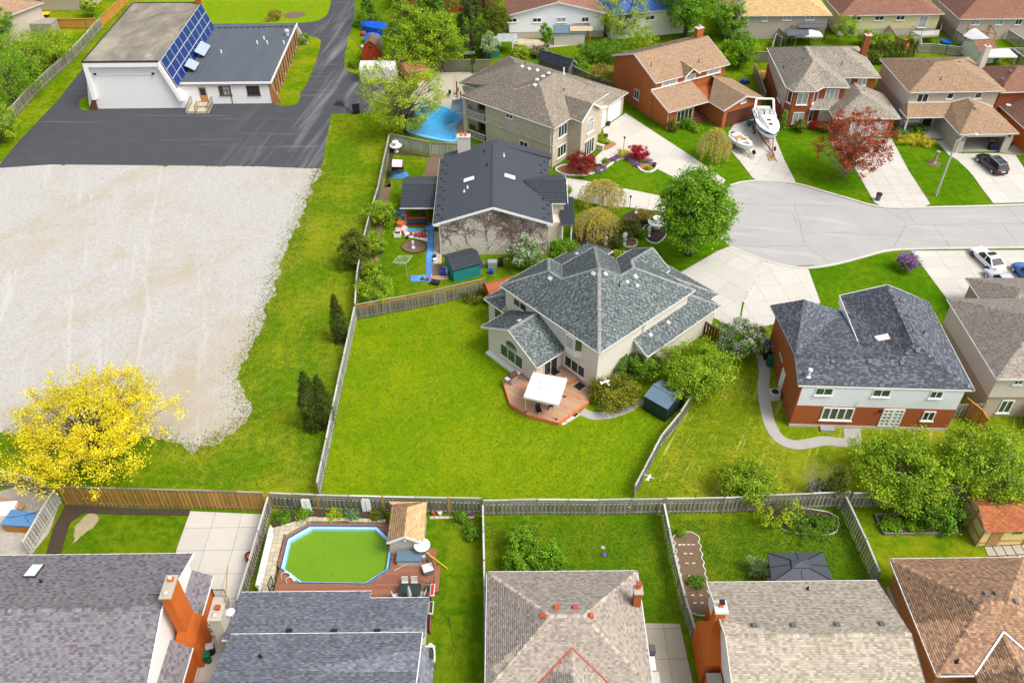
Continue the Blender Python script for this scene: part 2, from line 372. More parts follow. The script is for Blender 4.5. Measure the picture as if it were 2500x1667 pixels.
def shingles(faces,pal,parent,tab=.33,exp=.145,th=.024,single=0,name='shingles',rows=None):
 cols=np.array(PAL[pal][0]);pr=np.array(PAL[pal][1]);pr=pr/pr.sum();cm_=(cols*pr[:,None]).sum(0);tab*=.8
 VV=[];CC=[];ones=[]
 for ps in faces:
  ps=[Vector(p)for p in ps];e,s,n=axes(ps);o=ps[0]
  pl=[((p-o).dot(e),(p-o).dot(s))for p in ps]
  b0=min(q[1]for q in pl);b1=max(q[1]for q in pl);nr=max(1,int(math.ceil((b1-b0)/exp)))
  on_,en,sn,nn=np.array(o),np.array(e),np.array(s),np.array(n)
  for r in range(nr):
   y0=b0+r*exp;y1=min(y0+exp,b1)
   A=span(pl,min(y0+1e-4,b1-1e-5));B=span(pl,y1-1e-5)
   if not A or not B:continue
   lo=min(A[0],B[0]);hi=max(A[1],B[1])
   if hi-lo<.02:continue
   off=RNG.random()*tab;k=int((hi-lo)/tab)+3
   ed=lo-off+np.arange(k)*tab+RNG.normal(0,tab*.13,k);ed=np.sort(ed)
   a0,a1=ed[:-1],ed[1:]
   l0,r0=np.clip(a0,*A),np.clip(a1,*A);l1,r1=np.clip(a0,*B),np.clip(a1,*B)
   ok=((r0-l0)+(r1-l1))>.01
   full=ok&(a0>=max(A[0],B[0]))&(a1<=min(A[1],B[1]))
   ci=RNG.choice(len(cols),len(a0),p=pr)
   if len(cols)>3:ci=np.where(RNG.random(len(a0))<(.22 if pal=='green' else .38),ci,np.where((np.arange(len(a0))+RNG.integers(2))%2,RNG.choice((0,2),len(a0)),RNG.choice((1,3),len(a0))))
   kk=.9 if pal=='green' else .75;c=(cols[ci]*kk+cm_*(1-kk))*RNG.uniform(.9,1.1,(len(a0),1))
   h=th*RNG.uniform(.6,1.5,len(a0))+.004
   if single:
    for j in np.nonzero(full)[0]:
     P=on_+en*(a0[j]+a1[j])/2+sn*(y0+exp/2)
     ones.append((P[0]**2+P[1]**2+(P[2]-CAM_H)**2,len(VV),j,P,a1[j]-a0[j],h[j],c[j],e,s,n))
   f=lambda a,y,hh:on_+np.outer(a,en)+sn*y+np.outer(hh,nn)
   q=np.stack([f(l0,y0,h),f(r0,y0,h),f(r1,y1,h*0+.004),f(l1,y1,h*0+.004),f(l0,y0,h*0-.004),f(r0,y0,h*0-.004)],1)
   VV.append([q,c,ok])
 if single and ones:
  inview=[]
  for t in ones:
   P=t[3];fw=P[1]*_c-(P[2]-CAM_H)*_s;up=P[1]*_s+(P[2]-CAM_H)*_c
   x=1250+CAM_F*P[0]/fw;y=833.5-CAM_F*up/fw
   if 20<x<2480 and 20<y<1640:inview.append(t)
  inview.sort(key=lambda t:t[0]);inview=inview[:single]
  b=MB();b.box((0,0,0),(1,1,1));me=b.mesh('shingle');me.materials.append(MT['shingle1'])
  og=ORG[parent.name]
  for d2,ri,j,P,w,h,c,e,s,n in inview:
   VV[ri][2][j]=False
   ob_=link('shingle',me,parent);tilt=(s*exp+n*(-h)).normalized();nn2=e.cross(tilt)
   M=Matrix((e,tilt,nn2)).transposed().to_4x4()
   M=Matrix.Translation(Vector(P)-og+n*(h*.1+.002))@M@Matrix.Diagonal((w-.002,exp,h*.8,1))
   ob_.matrix_local=M;ob_.color=(c[0],c[1],c[2],1)
 if not VV:return None
 Q=np.concatenate([q[ok]for q,c,ok in VV]);C=np.concatenate([c[ok]for q,c,ok in VV])
 og=np.array(ORG[parent.name]);N=len(Q)
 verts=(Q-og).reshape(-1,3)
 idx=np.arange(N)[:,None]*6
 fa=np.concatenate([idx+np.array([[0,1,2,3]]),idx+np.array([[4,5,1,0]])])
 o=rawmesh(name,verts,fa,np.concatenate([C,C]),MT['shingle'],parent);o['kind']='stuff'
 return o
def rawmesh(name,verts,quads,cols,mat,parent=None,smooth=False):
 me=bpy.data.meshes.new(name);nv,nf=len(verts),len(quads);k=quads.shape[1]
 me.vertices.add(nv);me.vertices.foreach_set('co',np.ascontiguousarray(verts,np.float32).ravel())
 me.loops.add(nf*k);me.loops.foreach_set('vertex_index',np.ascontiguousarray(quads,np.int32).ravel())
 me.polygons.add(nf);me.polygons.foreach_set('loop_start',np.arange(nf,dtype=np.int32)*k)
 if smooth:me.polygons.foreach_set('use_smooth',np.ones(nf,bool))
 a=me.attributes.new('col','FLOAT_COLOR','FACE')
 a.data.foreach_set('color',np.concatenate([cols,np.ones((nf,1))],1).astype(np.float32).ravel())
 me.update(calc_edges=True);me.materials.append(mat)
 return link(name,me,parent)
def caps(lines,pal,parent,w=.16,stepl=.2,single=False):
 """overlapping cap shingles along ridges and hips"""
 cols=np.array(PAL[pal][0]);vs=[];fs=[];cs=[]
 for a,b in lines:
  a,b=Vector(a),Vector(b);L=(b-a).length;n=max(1,int(L/stepl));d=(b-a).normalized()
  sd_=d.cross(Vector((0,0,1))).normalized()
  for i in range(n):
   p=a+d*(L*i/n);q=a+d*(L*(i+1.15)/n);z0,z1=.05,.034
   dr=.075
   ring=[p-sd_*w+Vector((0,0,z0-dr)),p+Vector((0,0,z0)),p+sd_*w+Vector((0,0,z0-dr)),q-sd_*w+Vector((0,0,z1-dr)),q+Vector((0,0,z1)),q+sd_*w+Vector((0,0,z1-dr)),p-sd_*w+Vector((0,0,-dr)),p,p+sd_*w+Vector((0,0,-dr))]
   c=cols[RNG.integers(len(cols))]*RNG.uniform(.85,1.12)
   if single:
    m=MB();k=[tuple(x)for x in ring];m.v=k;m.f=[(0,1,4,3),(1,2,5,4),(6,7,1,0),(7,8,2,1)];m.m=[0]*4
    o=m.build('cap_shingle',MT['shingle1'],parent,uv=False);o.color=(c[0],c[1],c[2],1)
    continue
   i0=len(vs);vs+=[tuple(x-ORG[parent.name])for x in ring]
   fs+=[(i0,i0+1,i0+4,i0+3),(i0+1,i0+2,i0+5,i0+4),(i0+6,i0+7,i0+1,i0),(i0+7,i0+8,i0+2,i0+1)]
   cs+=[c]*4
 if vs:
  o=rawmesh('cap_shingles',np.array(vs),np.array(fs),np.array(cs),MT['shingle'],parent);o['kind']='stuff'
def tiles(faces,parent,mat,w=.28,l=.36,amp=.035):
 """pressed steel tile sheets: wavy courses with a step at each course"""
 m=MB()
 for ps in faces:
  ps=[Vector(p)for p in ps];e,s,n=axes(ps);o=ps[0]
  pl=[((p-o).dot(e),(p-o).dot(s))for p in ps]
  b0=min(q[1]for q in pl);b1=max(q[1]for q in pl);nr=int(math.ceil((b1-b0)/l))
  for r in range(nr):
   y0,y1=b0+r*l,min(b0+(r+1)*l,b1)
   A=span(pl,min(y0+1e-4,b1-1e-5));B=span(pl,y1-1e-5)
   if not A or not B:continue
   lo,hi=min(A[0],B[0]),max(A[1],B[1]);k0=math.floor(lo/w*4);k1=math.ceil(hi/w*4)
   prev=None
   for k in range(k0,k1+1):
    a=k*w/4;h=amp*(.5+.5*math.sin(2*math.pi*a/w))
    aa,bb=min(max(a,A[0]),A[1]),min(max(a,B[0]),B[1])
    cur=(o+e*aa+s*y0+n*(h+.045),o+e*bb+s*y1+n*(h*.8+.004),o+e*aa+s*y0+n*0.0)
    if prev and((cur[0]-prev[0]).length>.004 or(cur[1]-prev[1]).length>.004):
     i=len(m.v);m.v+=[tuple(x)for x in(prev[0],cur[0],cur[1],prev[1],prev[2],cur[2])]
     m.f+=[(i,i+1,i+2,i+3),(i+4,i+5,i+1,i)];m.m+=[0,0]
    prev=cur
 o=m.build('roof_tiles',mat,parent,uv=False);o['kind']='stuff';return o
class Fr:
 def __init__(s,o,yaw):s.o=Vector((o[0],o[1],0));a=math.radians(yaw);s.u=Vector((math.cos(a),math.sin(a),0));s.v=Vector((-s.u.y,s.u.x,0));s.yaw=a
 def __call__(s,u,v,z=0.0):return s.o+s.u*u+s.v*v+Vector((0,0,z))
def flat(fs):
 out=[]
 for f in fs:
  f=[Vector(p)for p in f];n=nrm(f);c=sum(f,Vector())/len(f)
  if len(f)>3 and max(abs((p-c).dot(n))for p in f)>.03:out+=[[f[0],f[i],f[i+1]]for i in range(1,len(f)-1)]
  else:out.append(f)
 return out
def roof(h,faces,pal,lines=(),single=0,th=.16,edge='soffit',tab=.33,exp=.145,cappal=None,tile=None,capsingle=False):
 m=MB();faces=flat(faces)
 for f in faces:m.slab([Vector(p)-Vector((0,0,.012))for p in f],th);m.m[-len(f)-1]=1
 r=m.build('roof',[MT[edge],MT['felt']],h)
 if tile:tiles(faces,r,tile)
 else:
  shingles(faces,pal,r,tab,exp,single=single)
  if lines:caps(lines,cappal or pal,r,single=capsingle)
 return r
def gutter(h,path,mat='trim',w=.075,ht=.1,down=.06):
 mat='trim' if mat=='white' else mat
 for a,b in zip(path[:-1],path[1:]):
  a,b=Vector(a),Vector(b);n=(b-a).cross(Vector((0,0,1))).normalized()
  m=MB();m.bar(a+n*(w*.5+.004)-Vector((0,0,down)),b+n*(w*.5+.004)-Vector((0,0,down)),w,ht);m.build('gutter',MT[mat],h)
def rake(h,path,mat='trim',w=.05,ht=.2):
 for a,b in zip(path[:-1],path[1:]):
  m=MB();m.bar(Vector(a)-Vector((0,0,ht/2-.03)),Vector(b)-Vector((0,0,ht/2-.03)),w,ht);m.build('fascia',MT[mat],h)
def wall(h,ps,z0,z1,mat,name='wall'):
 m=MB();m.prism(ps,z0,z1);return m.build(name,mat if not isinstance(mat,str)else MT[mat],h)
def wallpoly(h,ps,mat,th=.15,name='wall'):
 """upright wall polygon (3-D points), thickened inwards"""
 ps=[Vector(p)for p in ps];n=nrm(ps);m=MB();m.hexa([p-n*th for p in ps],ps);return m.build(name,MT[mat],h)
def hipfaces(F,u0,u1,v0,v1,ze,zr,inset=None):
 """hip roof over a rectangle; ridge along the longer side"""
 du,dv=u1-u0,v1-v0
 if du>=dv:
  k=inset if inset is not None else dv/2;vm=(v0+v1)/2;a,b=F(u0+k,vm,zr),F(u1-k,vm,zr)
  c=[F(u0,v0,ze),F(u1,v0,ze),F(u1,v1,ze),F(u0,v1,ze)]
  return[[c[0],c[1],b,a],[c[1],c[2],b],[c[2],c[3],a,b],[c[3],c[0],a]],[(c[0],a),(c[1],b),(c[2],b),(c[3],a),(a,b)],(a,b)
 k=inset if inset is not None else du/2;um=(u0+u1)/2;a,b=F(um,v0+k,zr),F(um,v1-k,zr)
 c=[F(u0,v0,ze),F(u1,v0,ze),F(u1,v1,ze),F(u0,v1,ze)]
 return[[c[0],c[1],a],[c[1],c[2],b,a],[c[2],c[3],b],[c[3],c[0],a,b]],[(c[0],a),(c[1],a),(c[2],b),(c[3],b),(a,b)],(a,b)
def rect(F,u0,u1,v0,v1):return[F(u0,v0),F(u1,v0),F(u1,v1),F(u0,v1)]
def hit(k,x,y,face):
 p,q=at(k,x,y,0),at(k,x,y,10);d=q-p;n=nrm([Vector(a)for a in face]);t=(Vector(face[0])-p).dot(n)/d.dot(n)
 return p+d*t
def vent(h,k,x,y,face,mat='grey',w=.36,ht=.16,name='roof_vent'):
 P=hit(k,x,y,face);e,s,n=axes([Vector(a)for a in face]);m=MB()
 a=[P+e*(w/2*i)+s*(w/2*j)for i,j in((-1,-1),(1,-1),(1,1),(-1,1))]
 t=[P+n*ht+e*(w*.42*i)+s*(w*.42*j)for i,j in((-1,-1),(1,-1),(1,1),(-1,1))]
 m.hexa(a,t);o=m.build(name,MT[mat]if isinstance(mat,str)else mat,h);return P
def pipe(h,k,x,y,face,mat='black',r=.05,ht=.45,name='vent_pipe'):
 P=hit(k,x,y,face);m=MB();m.tube([P,P+Vector((0,0,ht))],r,8);m.lathe(P,[(r*2.2,.03),(r*1.2,.12)],8);m.build(name,MT[mat],h)
def skylight(h,k,x,y,face,w,l,frame='darktrim'):
 P=hit(k,x,y,face);e,s,n=axes([Vector(a)for a in face]);q=[(-1,-1),(1,-1),(1,1),(-1,1)]
 m=MB();m.hexa([P+e*(w/2*i)+s*(l/2*j)for i,j in q],[P+n*.14+e*(w/2*i)+s*(l/2*j)for i,j in q])
 f=m.build('skylight',MT[frame],h)
 m=MB();m.hexa([P+n*.142+e*((w/2-.05)*i)+s*((l/2-.05)*j)for i,j in q],[P+n*.17+e*((w/2-.08)*i)+s*((l/2-.08)*j)for i,j in q])
 m.build('pane',MT['glass_sky'],f)
def window(h,A,B,lo,hi,n=2,frame='trim',glass='glass',sill=True,fw=.075,rows=1,arch=False,name='window',dep=.07):
 """lo, hi: lower-left and upper-right corners on the wall through A (left) and B (right), each a picture spot or (s, z)"""
 A,B=V3(A,0),V3(B,0);d=(B-A).normalized();o=Vector((d.y,-d.x,0))
 g=lambda q:((on(*q,A,B)-A).dot(d),on(*q,A,B).z)if len(q)==3 else q
 (s0,z0),(s1,z1)=g(lo),g(hi)
 if s1<s0:s0,s1=s1,s0
 P=lambda s,z,k=0.0:A+d*s+Vector((0,0,z))+o*k
 bx=lambda m,a,b,c,e,k0,k1:m.hexa([P(a,c,k0),P(b,c,k0),P(b,c,k1),P(a,c,k1)][::-1],[P(a,e,k0),P(b,e,k0),P(b,e,k1),P(a,e,k1)][::-1])
 m=MB();bx(m,s0,s1,z0,z0+fw,-.02,dep);bx(m,s0,s1,z1-fw,z1,-.02,dep)
 bx(m,s0,s0+fw,z0+fw,z1-fw,-.02,dep);bx(m,s1-fw,s1,z0+fw,z1-fw,-.02,dep)
 w=(s1-s0-fw)/n;hh=(z1-z0-fw)/rows
 for i in range(1,n):bx(m,s0+fw/2+w*i-fw/2,s0+fw/2+w*i+fw/2,z0+fw,z1-fw,-.02,dep-.01)
 for i in range(1,rows):bx(m,s0+fw,s1-fw,z0+fw/2+hh*i-fw*.35,z0+fw/2+hh*i+fw*.35,-.02,dep-.015)
 fr=m.build(name,MT[frame],h)
 gl=glass if isinstance(glass,(list,tuple))else[glass]*n
 for i in range(n):
  for r in range(rows):
   m=MB();bx(m,s0+fw/2+w*i+fw*.4,s0+fw/2+w*(i+1)-fw*.4,z0+fw*.6+hh*r+fw*.3,z0+fw*.4+hh*(r+1)-fw*.3,-.01,.02)
   m.build('pane',MT[gl[i%len(gl)]],fr)
 if sill:
  m=MB();bx(m,s0-.08,s1+.08,z0-.1,z0-.002,-.02,.13);m.build('sill',MT[frame],fr)
 if arch:
  c=(s0+s1)/2;r=(s1-s0)/2
  ring=[(c+r*math.cos(a),z1+r*.9*math.sin(a))for a in np.linspace(0,math.pi,13)]
  m=MB();m.hexa([P(s,z,-.02)for s,z in ring],[P(s,z,dep)for s,z in ring]);m.build('arch_frame',MT[frame],fr)
  ring=[(c+(r-fw)*math.cos(a),z1+.02+(r*.9-fw)*math.sin(a))for a in np.linspace(0,math.pi,13)]
  m=MB();m.hexa([P(s,z,-.01)for s,z in ring],[P(s,z,dep+.004)for s,z in ring]);m.build('pane',MT[gl[0]],fr)
 return fr
def door(h,A,B,lo,hi,mat='white',name='door',panels=0,handle=True,dep=.05,glass=None):
 A,B=V3(A,0),V3(B,0);d=(B-A).normalized();o=Vector((d.y,-d.x,0))
 g=lambda q:((on(*q,A,B)-A).dot(d),on(*q,A,B).z)if len(q)==3 else q
 (s0,z0),(s1,z1)=g(lo),g(hi)
 if s1<s0:s0,s1=s1,s0
 P=lambda s,z,k=0.0:A+d*s+Vector((0,0,z))+o*k
 bx=lambda m,a,b,c,e,k0,k1:m.hexa([P(a,c,k0),P(b,c,k0),P(b,c,k1),P(a,c,k1)][::-1],[P(a,e,k0),P(b,e,k0),P(b,e,k1),P(a,e,k1)][::-1])
 m=MB();bx(m,s0,s1,z0,z1,-.02,dep);D_=m.build(name,MT[mat],h)
 if panels:
  ph=(z1-z0)/panels
  for i in range(panels):
   m=MB();bx(m,s0+.06,s1-.06,z0+ph*i+.03,z0+ph*(i+1)-.03,dep,dep+.02);m.build('panel',MT[mat],D_)
 if glass:
  m=MB();bx(m,s0+.15,s1-.15,z0+(z1-z0)*.45,z1-.2,dep,dep+.012);m.build('pane',MT[glass],D_)
 if handle:
  m=MB();bx(m,s1-.14,s1-.08,z0+.95,z0+1.08,dep+.001,dep+.06);m.build('handle',MT['steel'],D_)
 return D_
def downspout(h,top,bot,mat='trim',off=.06):
 m=MB();m.bar(top,bot,.08,.07);m.build('downspout',MT[mat],h)
def chimney(h,c,rz,w,d,z0,z1,mat,cap='concrete',pots=1,potmat='terra'):
 m=MB();m.box((c[0],c[1],(z0+z1)/2),(w,d,z1-z0),rz);ch=m.build('chimney',MT[mat],h)
 m=MB();m.box((c[0],c[1],z1+.05),(w+.12,d+.12,.1),rz);m.build('cap',MT[cap],ch)
 u=Vector((math.cos(rz),math.sin(rz),0))if w>d else Vector((-math.sin(rz),math.cos(rz),0))
 for i in range(pots):
  p=Vector((c[0],c[1],z1+.1))+u*((i-(pots-1)/2)*.5)
  m=MB();m.lathe(p,[(.14,0),(.12,.25),(.15,.3),(.13,.36)],10);m.build('flue',MT[potmat],ch)
 return ch
# ground materials
def grassmat(name,dark,light,dry,dryamt=.35,sc=1.0,stripe=None,straw=None):
 m,nt,bs=newmat(name);co=obco(nt)
 big=noise(nt,co,.11*sc,4,.6);mid=noise(nt,co,.9*sc,4,.65);fin=noise(nt,co,9,3,.7);ff=noise(nt,co,38,2,.7)
 col=mixc(nt,step_(nt,mid,.3,.7),dark,light)
 k=math_(nt,'ADD',math_(nt,'MULTIPLY',big,.65),math_(nt,'MULTIPLY',mid,.35))
 col=mixc(nt,math_(nt,'MULTIPLY',step_(nt,k,.45,.6),dryamt),col,dry)
 if stripe:
  w=nd(nt,'TexWave',{'Vector':mapv(nt,co,stripe[0]),'Scale':stripe[1],'Distortion':1.6,'Detail':2,'Detail Scale':.6},wave_type='BANDS').outputs['Fac']
  col=mixc(nt,math_(nt,'MULTIPLY',w,stripe[2]),col,sc3(light,1.25))
 if straw:
  ln=noise(nt,mapv(nt,co,straw[0],(4.0,.16,1)),1.0,2,.5);br=noise(nt,co,.32,2)
  f=math_(nt,'MULTIPLY',step_(nt,ln,straw[2],straw[2]+.07),step_(nt,br,.42,.6))
  f=math_(nt,'MULTIPLY',f,step_(nt,fin,.3,.6));col=mixc(nt,math_(nt,'MULTIPLY',f,straw[1]),col,straw[3])
 f4=noise(nt,co,3.6,3,.7)
 col=mixc(nt,math_(nt,'MULTIPLY',step_(nt,f4,.46,.3),.5),col,sc3(dark,.6));col=mixc(nt,math_(nt,'MULTIPLY',step_(nt,f4,.55,.72),.5),col,sc3(light,1.45))
 col=mixc(nt,math_(nt,'MULTIPLY',step_(nt,fin,.5,.8),.5),col,sc3(dark,.6));col=mixc(nt,math_(nt,'MULTIPLY',step_(nt,fin,.5,.25),.4),col,sc3(light,1.4))
 setc(nt,bs,col,.95,0.0);bump(nt,bs,math_(nt,'ADD',f4,fin),.06,.8);return m
MT['grass']=grassmat('grass_yard',(.05,.115,.003),(.085,.165,.004),(.20,.225,.010),.6,1.6)
MT['grass_verge']=grassmat('grass_verge',(.06,.135,.003),(.12,.20,.004),(.26,.26,.012),.75,1.5)
MT['grass_main']=grassmat('grass_main',(.10,.185,.003),(.145,.23,.003),(.225,.26,.006),.6,1.3,stripe=(math.radians(36),.45,.10),straw=(math.radians(36),.6,.6,(.27,.30,.03)))
MT['grass_dry']=grassmat('grass_dry',(.10,.165,.004),(.155,.215,.005),(.30,.285,.02),.75,1.5,straw=(math.radians(29),.9,.57,(.5,.44,.13)))
MT['grass_front']=grassmat('grass_front',(.04,.115,.003),(.075,.165,.003),(.15,.22,.007),.5,1.4)
MT['grass_top']=grassmat('grass_top',(.13,.215,.006),(.17,.26,.008),(.25,.29,.02),.4)
MT['grass_yard2']=grassmat('grass_back',(.075,.145,.004),(.125,.20,.005),(.27,.26,.012),.6,1.4)
def gravelmat():
 m,nt,bs=newmat('gravel');co=obco(nt)
 cs=nd(nt,'TexVoronoi',{'Vector':co,'Scale':16.0}).outputs['Color'];lum=nd(nt,'RGBToBW',{0:cs}).outputs[0]
 col=mixc(nt,lum,(.31,.295,.275),(.475,.46,.435))
 st=noise(nt,mapv(nt,co,math.radians(35),(.22,.12,1)),1.0,6,.7,1.0);big=noise(nt,co,.06,4,.65,.4)
 t=math_(nt,'ADD',math_(nt,'MULTIPLY',st,.5),math_(nt,'MULTIPLY',big,.5))
 gr=nd(nt,'SeparateXYZ',{0:co}).outputs[1]
 t=math_(nt,'ADD',t,math_(nt,'MULTIPLY',nd(nt,'MapRange',{'Value':gr,'From Min':62,'From Max':42}).outputs[0],.09))
 col=mixc(nt,math_(nt,'MULTIPLY',step_(nt,t,.48,.62),.8),col,(.36,.305,.22));tr=noise(nt,mapv(nt,co,math.radians(-16),(.5,.06,1)),1.0,5,.7,1.2);col=mixc(nt,math_(nt,'MULTIPLY',step_(nt,tr,.55,.72),.3),col,(.60,.585,.56));mt=noise(nt,co,2.6,4,.75);col=mixc(nt,math_(nt,'MULTIPLY',step_(nt,mt,.47,.25),.75),col,(.23,.21,.175))
 w=noise(nt,co,.22,5,.7);wf=noise(nt,co,2.4,3,.7)
 col=mixc(nt,math_(nt,'MULTIPLY',math_(nt,'MULTIPLY',step_(nt,w,.57,.68),step_(nt,wf,.45,.7)),.55),col,(.30,.29,.11))
 sp=nd(nt,'TexVoronoi',{'Vector':co,'Scale':1.7,'Randomness':1.0}).outputs['Distance'];rr=noise(nt,co,.35,2)
 col=mixc(nt,math_(nt,'MULTIPLY',step_(nt,sp,.075,.05),step_(nt,rr,.48,.56)),col,(.09,.075,.06))
 setc(nt,bs,col,.95,.1);bump(nt,bs,lum,.03,.6);return m
MT['gravel']=gravelmat()
def asphaltmat():
 m,nt,bs=newmat('asphalt');co=obco(nt)
 fin=noise(nt,co,22,2);mid=noise(nt,co,.5,4,.6)
 col=mixc(nt,mid,(.038,.040,.046),(.058,.060,.068));col=mixc(nt,math_(nt,'MULTIPLY',fin,.3),col,(.085,.085,.092))
 wr=noise(nt,mapv(nt,co,math.radians(9),(.75,.05,1)),1.0,4,.6,.4)
 x=nd(nt,'SeparateXYZ',{0:co}).outputs[0]
 lane=math_(nt,'MULTIPLY',nd(nt,'MapRange',{'Value':x,'From Min':-40,'From Max':-28}).outputs[0],step_(nt,wr,.5,.75))
 col=mixc(nt,math_(nt,'MULTIPLY',lane,.5),col,(.30,.30,.31))
 ln=noise(nt,mapv(nt,co,0,(.04,1.1,1)),1.0,3,.7);col=mixc(nt,math_(nt,'MULTIPLY',step_(nt,ln,.6,.72),.25),col,(.3,.3,.31))
 setc(nt,bs,col,.85,.25);bump(nt,bs,fin,.01,.4);return m
MT['asphalt']=asphaltmat()
def roadmat():
 m,nt,bs=newmat('road');co=obco(nt)
 fin=noise(nt,co,14,3);mid=noise(nt,co,.25,5,.6,.5)
 col=mixc(nt,mid,(.30,.29,.28),(.40,.39,.375));col=mixc(nt,math_(nt,'MULTIPLY',fin,.3),col,(.27,.26,.25))
 st=noise(nt,mapv(nt,co,.2,(.12,.8,1)),1.0,4,.6,.5);col=mixc(nt,math_(nt,'MULTIPLY',step_(nt,st,.55,.7),.3),col,(.5,.48,.45))
 setc(nt,bs,col,.9,.15);bump(nt,bs,fin,.01,.3);return m
MT['road']=roadmat()
MT['crack']=plain('tar_crack',(.14,.13,.125),.9,.2)
MT['stain']=plain('damp_stain',(.20,.175,.155),.9,.3)
# ground sheets
def wob(ps,amp,stepl=.5,sd=1,closed=True):
 out=[];n=len(ps)
 for i in range(n if closed else n-1):
  a,b=Vector(ps[i]),Vector(ps[(i+1)%n]);L=(b-a).length;k=max(1,int(L/stepl));t=(b-a).normalized();nn=Vector((-t.y,t.x,0))
  for j in range(k):
   p=a+(b-a)*(j/k)
   q=p+nn*(amp*(mnoise.noise(Vector((p.x*.45,p.y*.45,sd)))+.6*mnoise.noise(Vector((p.x*1.7,p.y*1.7,sd+9)))))
   out.append(q)
 return out
def smooth(ps,it=2,closed=True):
 for _ in range(it):
  o=[]
  n=len(ps)
  for i in range(n if closed else n-1):
   a,b=Vector(ps[i]),Vector(ps[(i+1)%n]);o+=[a*.75+b*.25,a*.25+b*.75]
  if not closed:o=[Vector(ps[0])]+o+[Vector(ps[-1])]
  ps=o
 return ps
def sheet(name,ps,z,mat,label,cat,kind='structure',th=0.0):
 m=MB();ps=ccw(ps)
 if th:m.prism(ps,z-th,z)
 else:m.poly([Vector((p[0],p[1],z))for p in ps])
 o=m.build(name,MT[mat],None);return tag(o,label,cat,None,kind)
def S(*xy):return[at('S',xy[i],xy[i+1])for i in range(0,len(xy),2)]
def bed(name,ps,z,mat,label,cat='garden bed',edge=None,esz=(.22,.1,.09),egap=1.0,kind=None,closed=True):
 """raised soil with, if wanted, edging stones that are pieces of it"""
 c=sum((Vector(p)for p in ps),Vector())/len(ps);t=thing(name,label,cat,(c.x,c.y,0),kind=kind)
 m=MB();m.prism(ps,-.02,z);m.build('soil',MT[mat],t)
 if edge:
  b=unitbox('edging_stone',MT[edge],esz);rn=random.Random(len(ps));n=len(ps)
  for i in range(n if closed else n-1):
   a,q=Vector(ps[i]),Vector(ps[(i+1)%n]);L=(q-a).length;k=max(1,int(L/(esz[0]*egap)));rz=math.atan2(q.y-a.y,q.x-a.x)
   for j in range(k):
    p=a+(q-a)*((j+.5)/k);inst('edging_stone',b,t,(p.x,p.y,esz[2]/2+.01),(0,0,rz+rn.uniform(-.1,.1)),(L/k/esz[0]*.93,rn.uniform(.85,1.15),rn.uniform(.8,1.2)))
 return t
def clip(poly,n,d):
 out=[]
 for i in range(len(poly)):
  a,b=poly[i],poly[(i+1)%len(poly)];da,db=a[0]*n[0]+a[1]*n[1]-d,b[0]*n[0]+b[1]*n[1]-d
  if da<=0:out.append(a)
  if da*db<0:t=da/(da-db);out.append((a[0]+(b[0]-a[0])*t,a[1]+(b[1]-a[1])*t))
 return out
def slabs(name,ps,mat,label,cat,yaw=0.0,dx=1.6,dy=1.6,z=.03,org=None,gap=.012,piece='slab',under='soil',kind='structure'):
 ps=[(p[0],p[1])for p in ccw(ps)];ca,sa=math.cos(math.radians(yaw)),math.sin(math.radians(yaw));u,v=(ca,sa),(-sa,ca)
 c=(sum(p[0]for p in ps)/len(ps),sum(p[1]for p in ps)/len(ps));o=org or ps[0]
 t=thing(name,label,cat,(c[0],c[1],0),kind=kind)
 m=MB();m.poly([Vector((p[0],p[1],z-.012))for p in ps]);m.build('joint_bed',MT[under],t)
 us=[(p[0]-o[0])*u[0]+(p[1]-o[1])*u[1]for p in ps];vs=[(p[0]-o[0])*v[0]+(p[1]-o[1])*v[1]for p in ps]
 d0u,d0v=o[0]*u[0]+o[1]*u[1],o[0]*v[0]+o[1]*v[1]
 for i in range(math.floor(min(us)/dx),math.ceil(max(us)/dx)):
  for j in range(math.floor(min(vs)/dy),math.ceil(max(vs)/dy)):
   q=clip(ps,u,d0u+(i+1)*dx-gap);q=q and clip(q,(-u[0],-u[1]),-(d0u+i*dx+gap))
   q=q and clip(q,v,d0v+(j+1)*dy-gap);q=q and clip(q,(-v[0],-v[1]),-(d0v+j*dy+gap))
   if not q or len(q)<3 or abs(area2(q))<.03:continue
   m=MB();zz=z+RNG.uniform(-.003,.004)
   m.prism([Vector((a,b,0))for a,b in q],.005,zz);m.build(piece,MT[mat],t)
 return t
def kerb(name,path,label,side=1,w=.32,h=.09,mat='concrete',L=2.6):
 path=smooth(path,2,False);t=thing(name,label,'kerb',(path[0][0],path[0][1],0),kind='structure')
 d=[0]
 for a,b in zip(path[:-1],path[1:]):d.append(d[-1]+(b-a).length)
 def pt(s):
  for i in range(len(d)-1):
   if s<=d[i+1]+1e-6:
    f=(s-d[i])/max(1e-6,d[i+1]-d[i]);p=path[i].lerp(path[i+1],f);g=(path[min(i+2,len(path)-1)]-path[max(i-1,0)]).normalized()
    return p,Vector((-g.y,g.x,0))*side
  return path[-1],Vector((-(path[-1]-path[-2]).normalized().y,(path[-1]-path[-2]).normalized().x,0))*side
 n=max(1,int(d[-1]/L))
 for i in range(n):
  s0,s1=d[-1]*i/n+.012,d[-1]*(i+1)/n-.012;m=MB();A=[pt(s0+(s1-s0)*j/4)for j in range(5)];dz=RNG.uniform(-.008,.008)
  for(p,a),(q,b)in zip(A[:-1],A[1:]):
   r=[p,q,q+b*w,p+a*w];r=ccw(r)
   m.hexa([Vector((x.x,x.y,0))for x in r],[Vector((x.x,x.y,h+dz))for x in r])
  m.build('kerb_stone',MT[mat],t)
 return t
G_=sheet('ground',[(-700,-200),(700,-200),(700,1500),(-700,1500)],0,'grass','green grass covering the ground between the houses','ground')
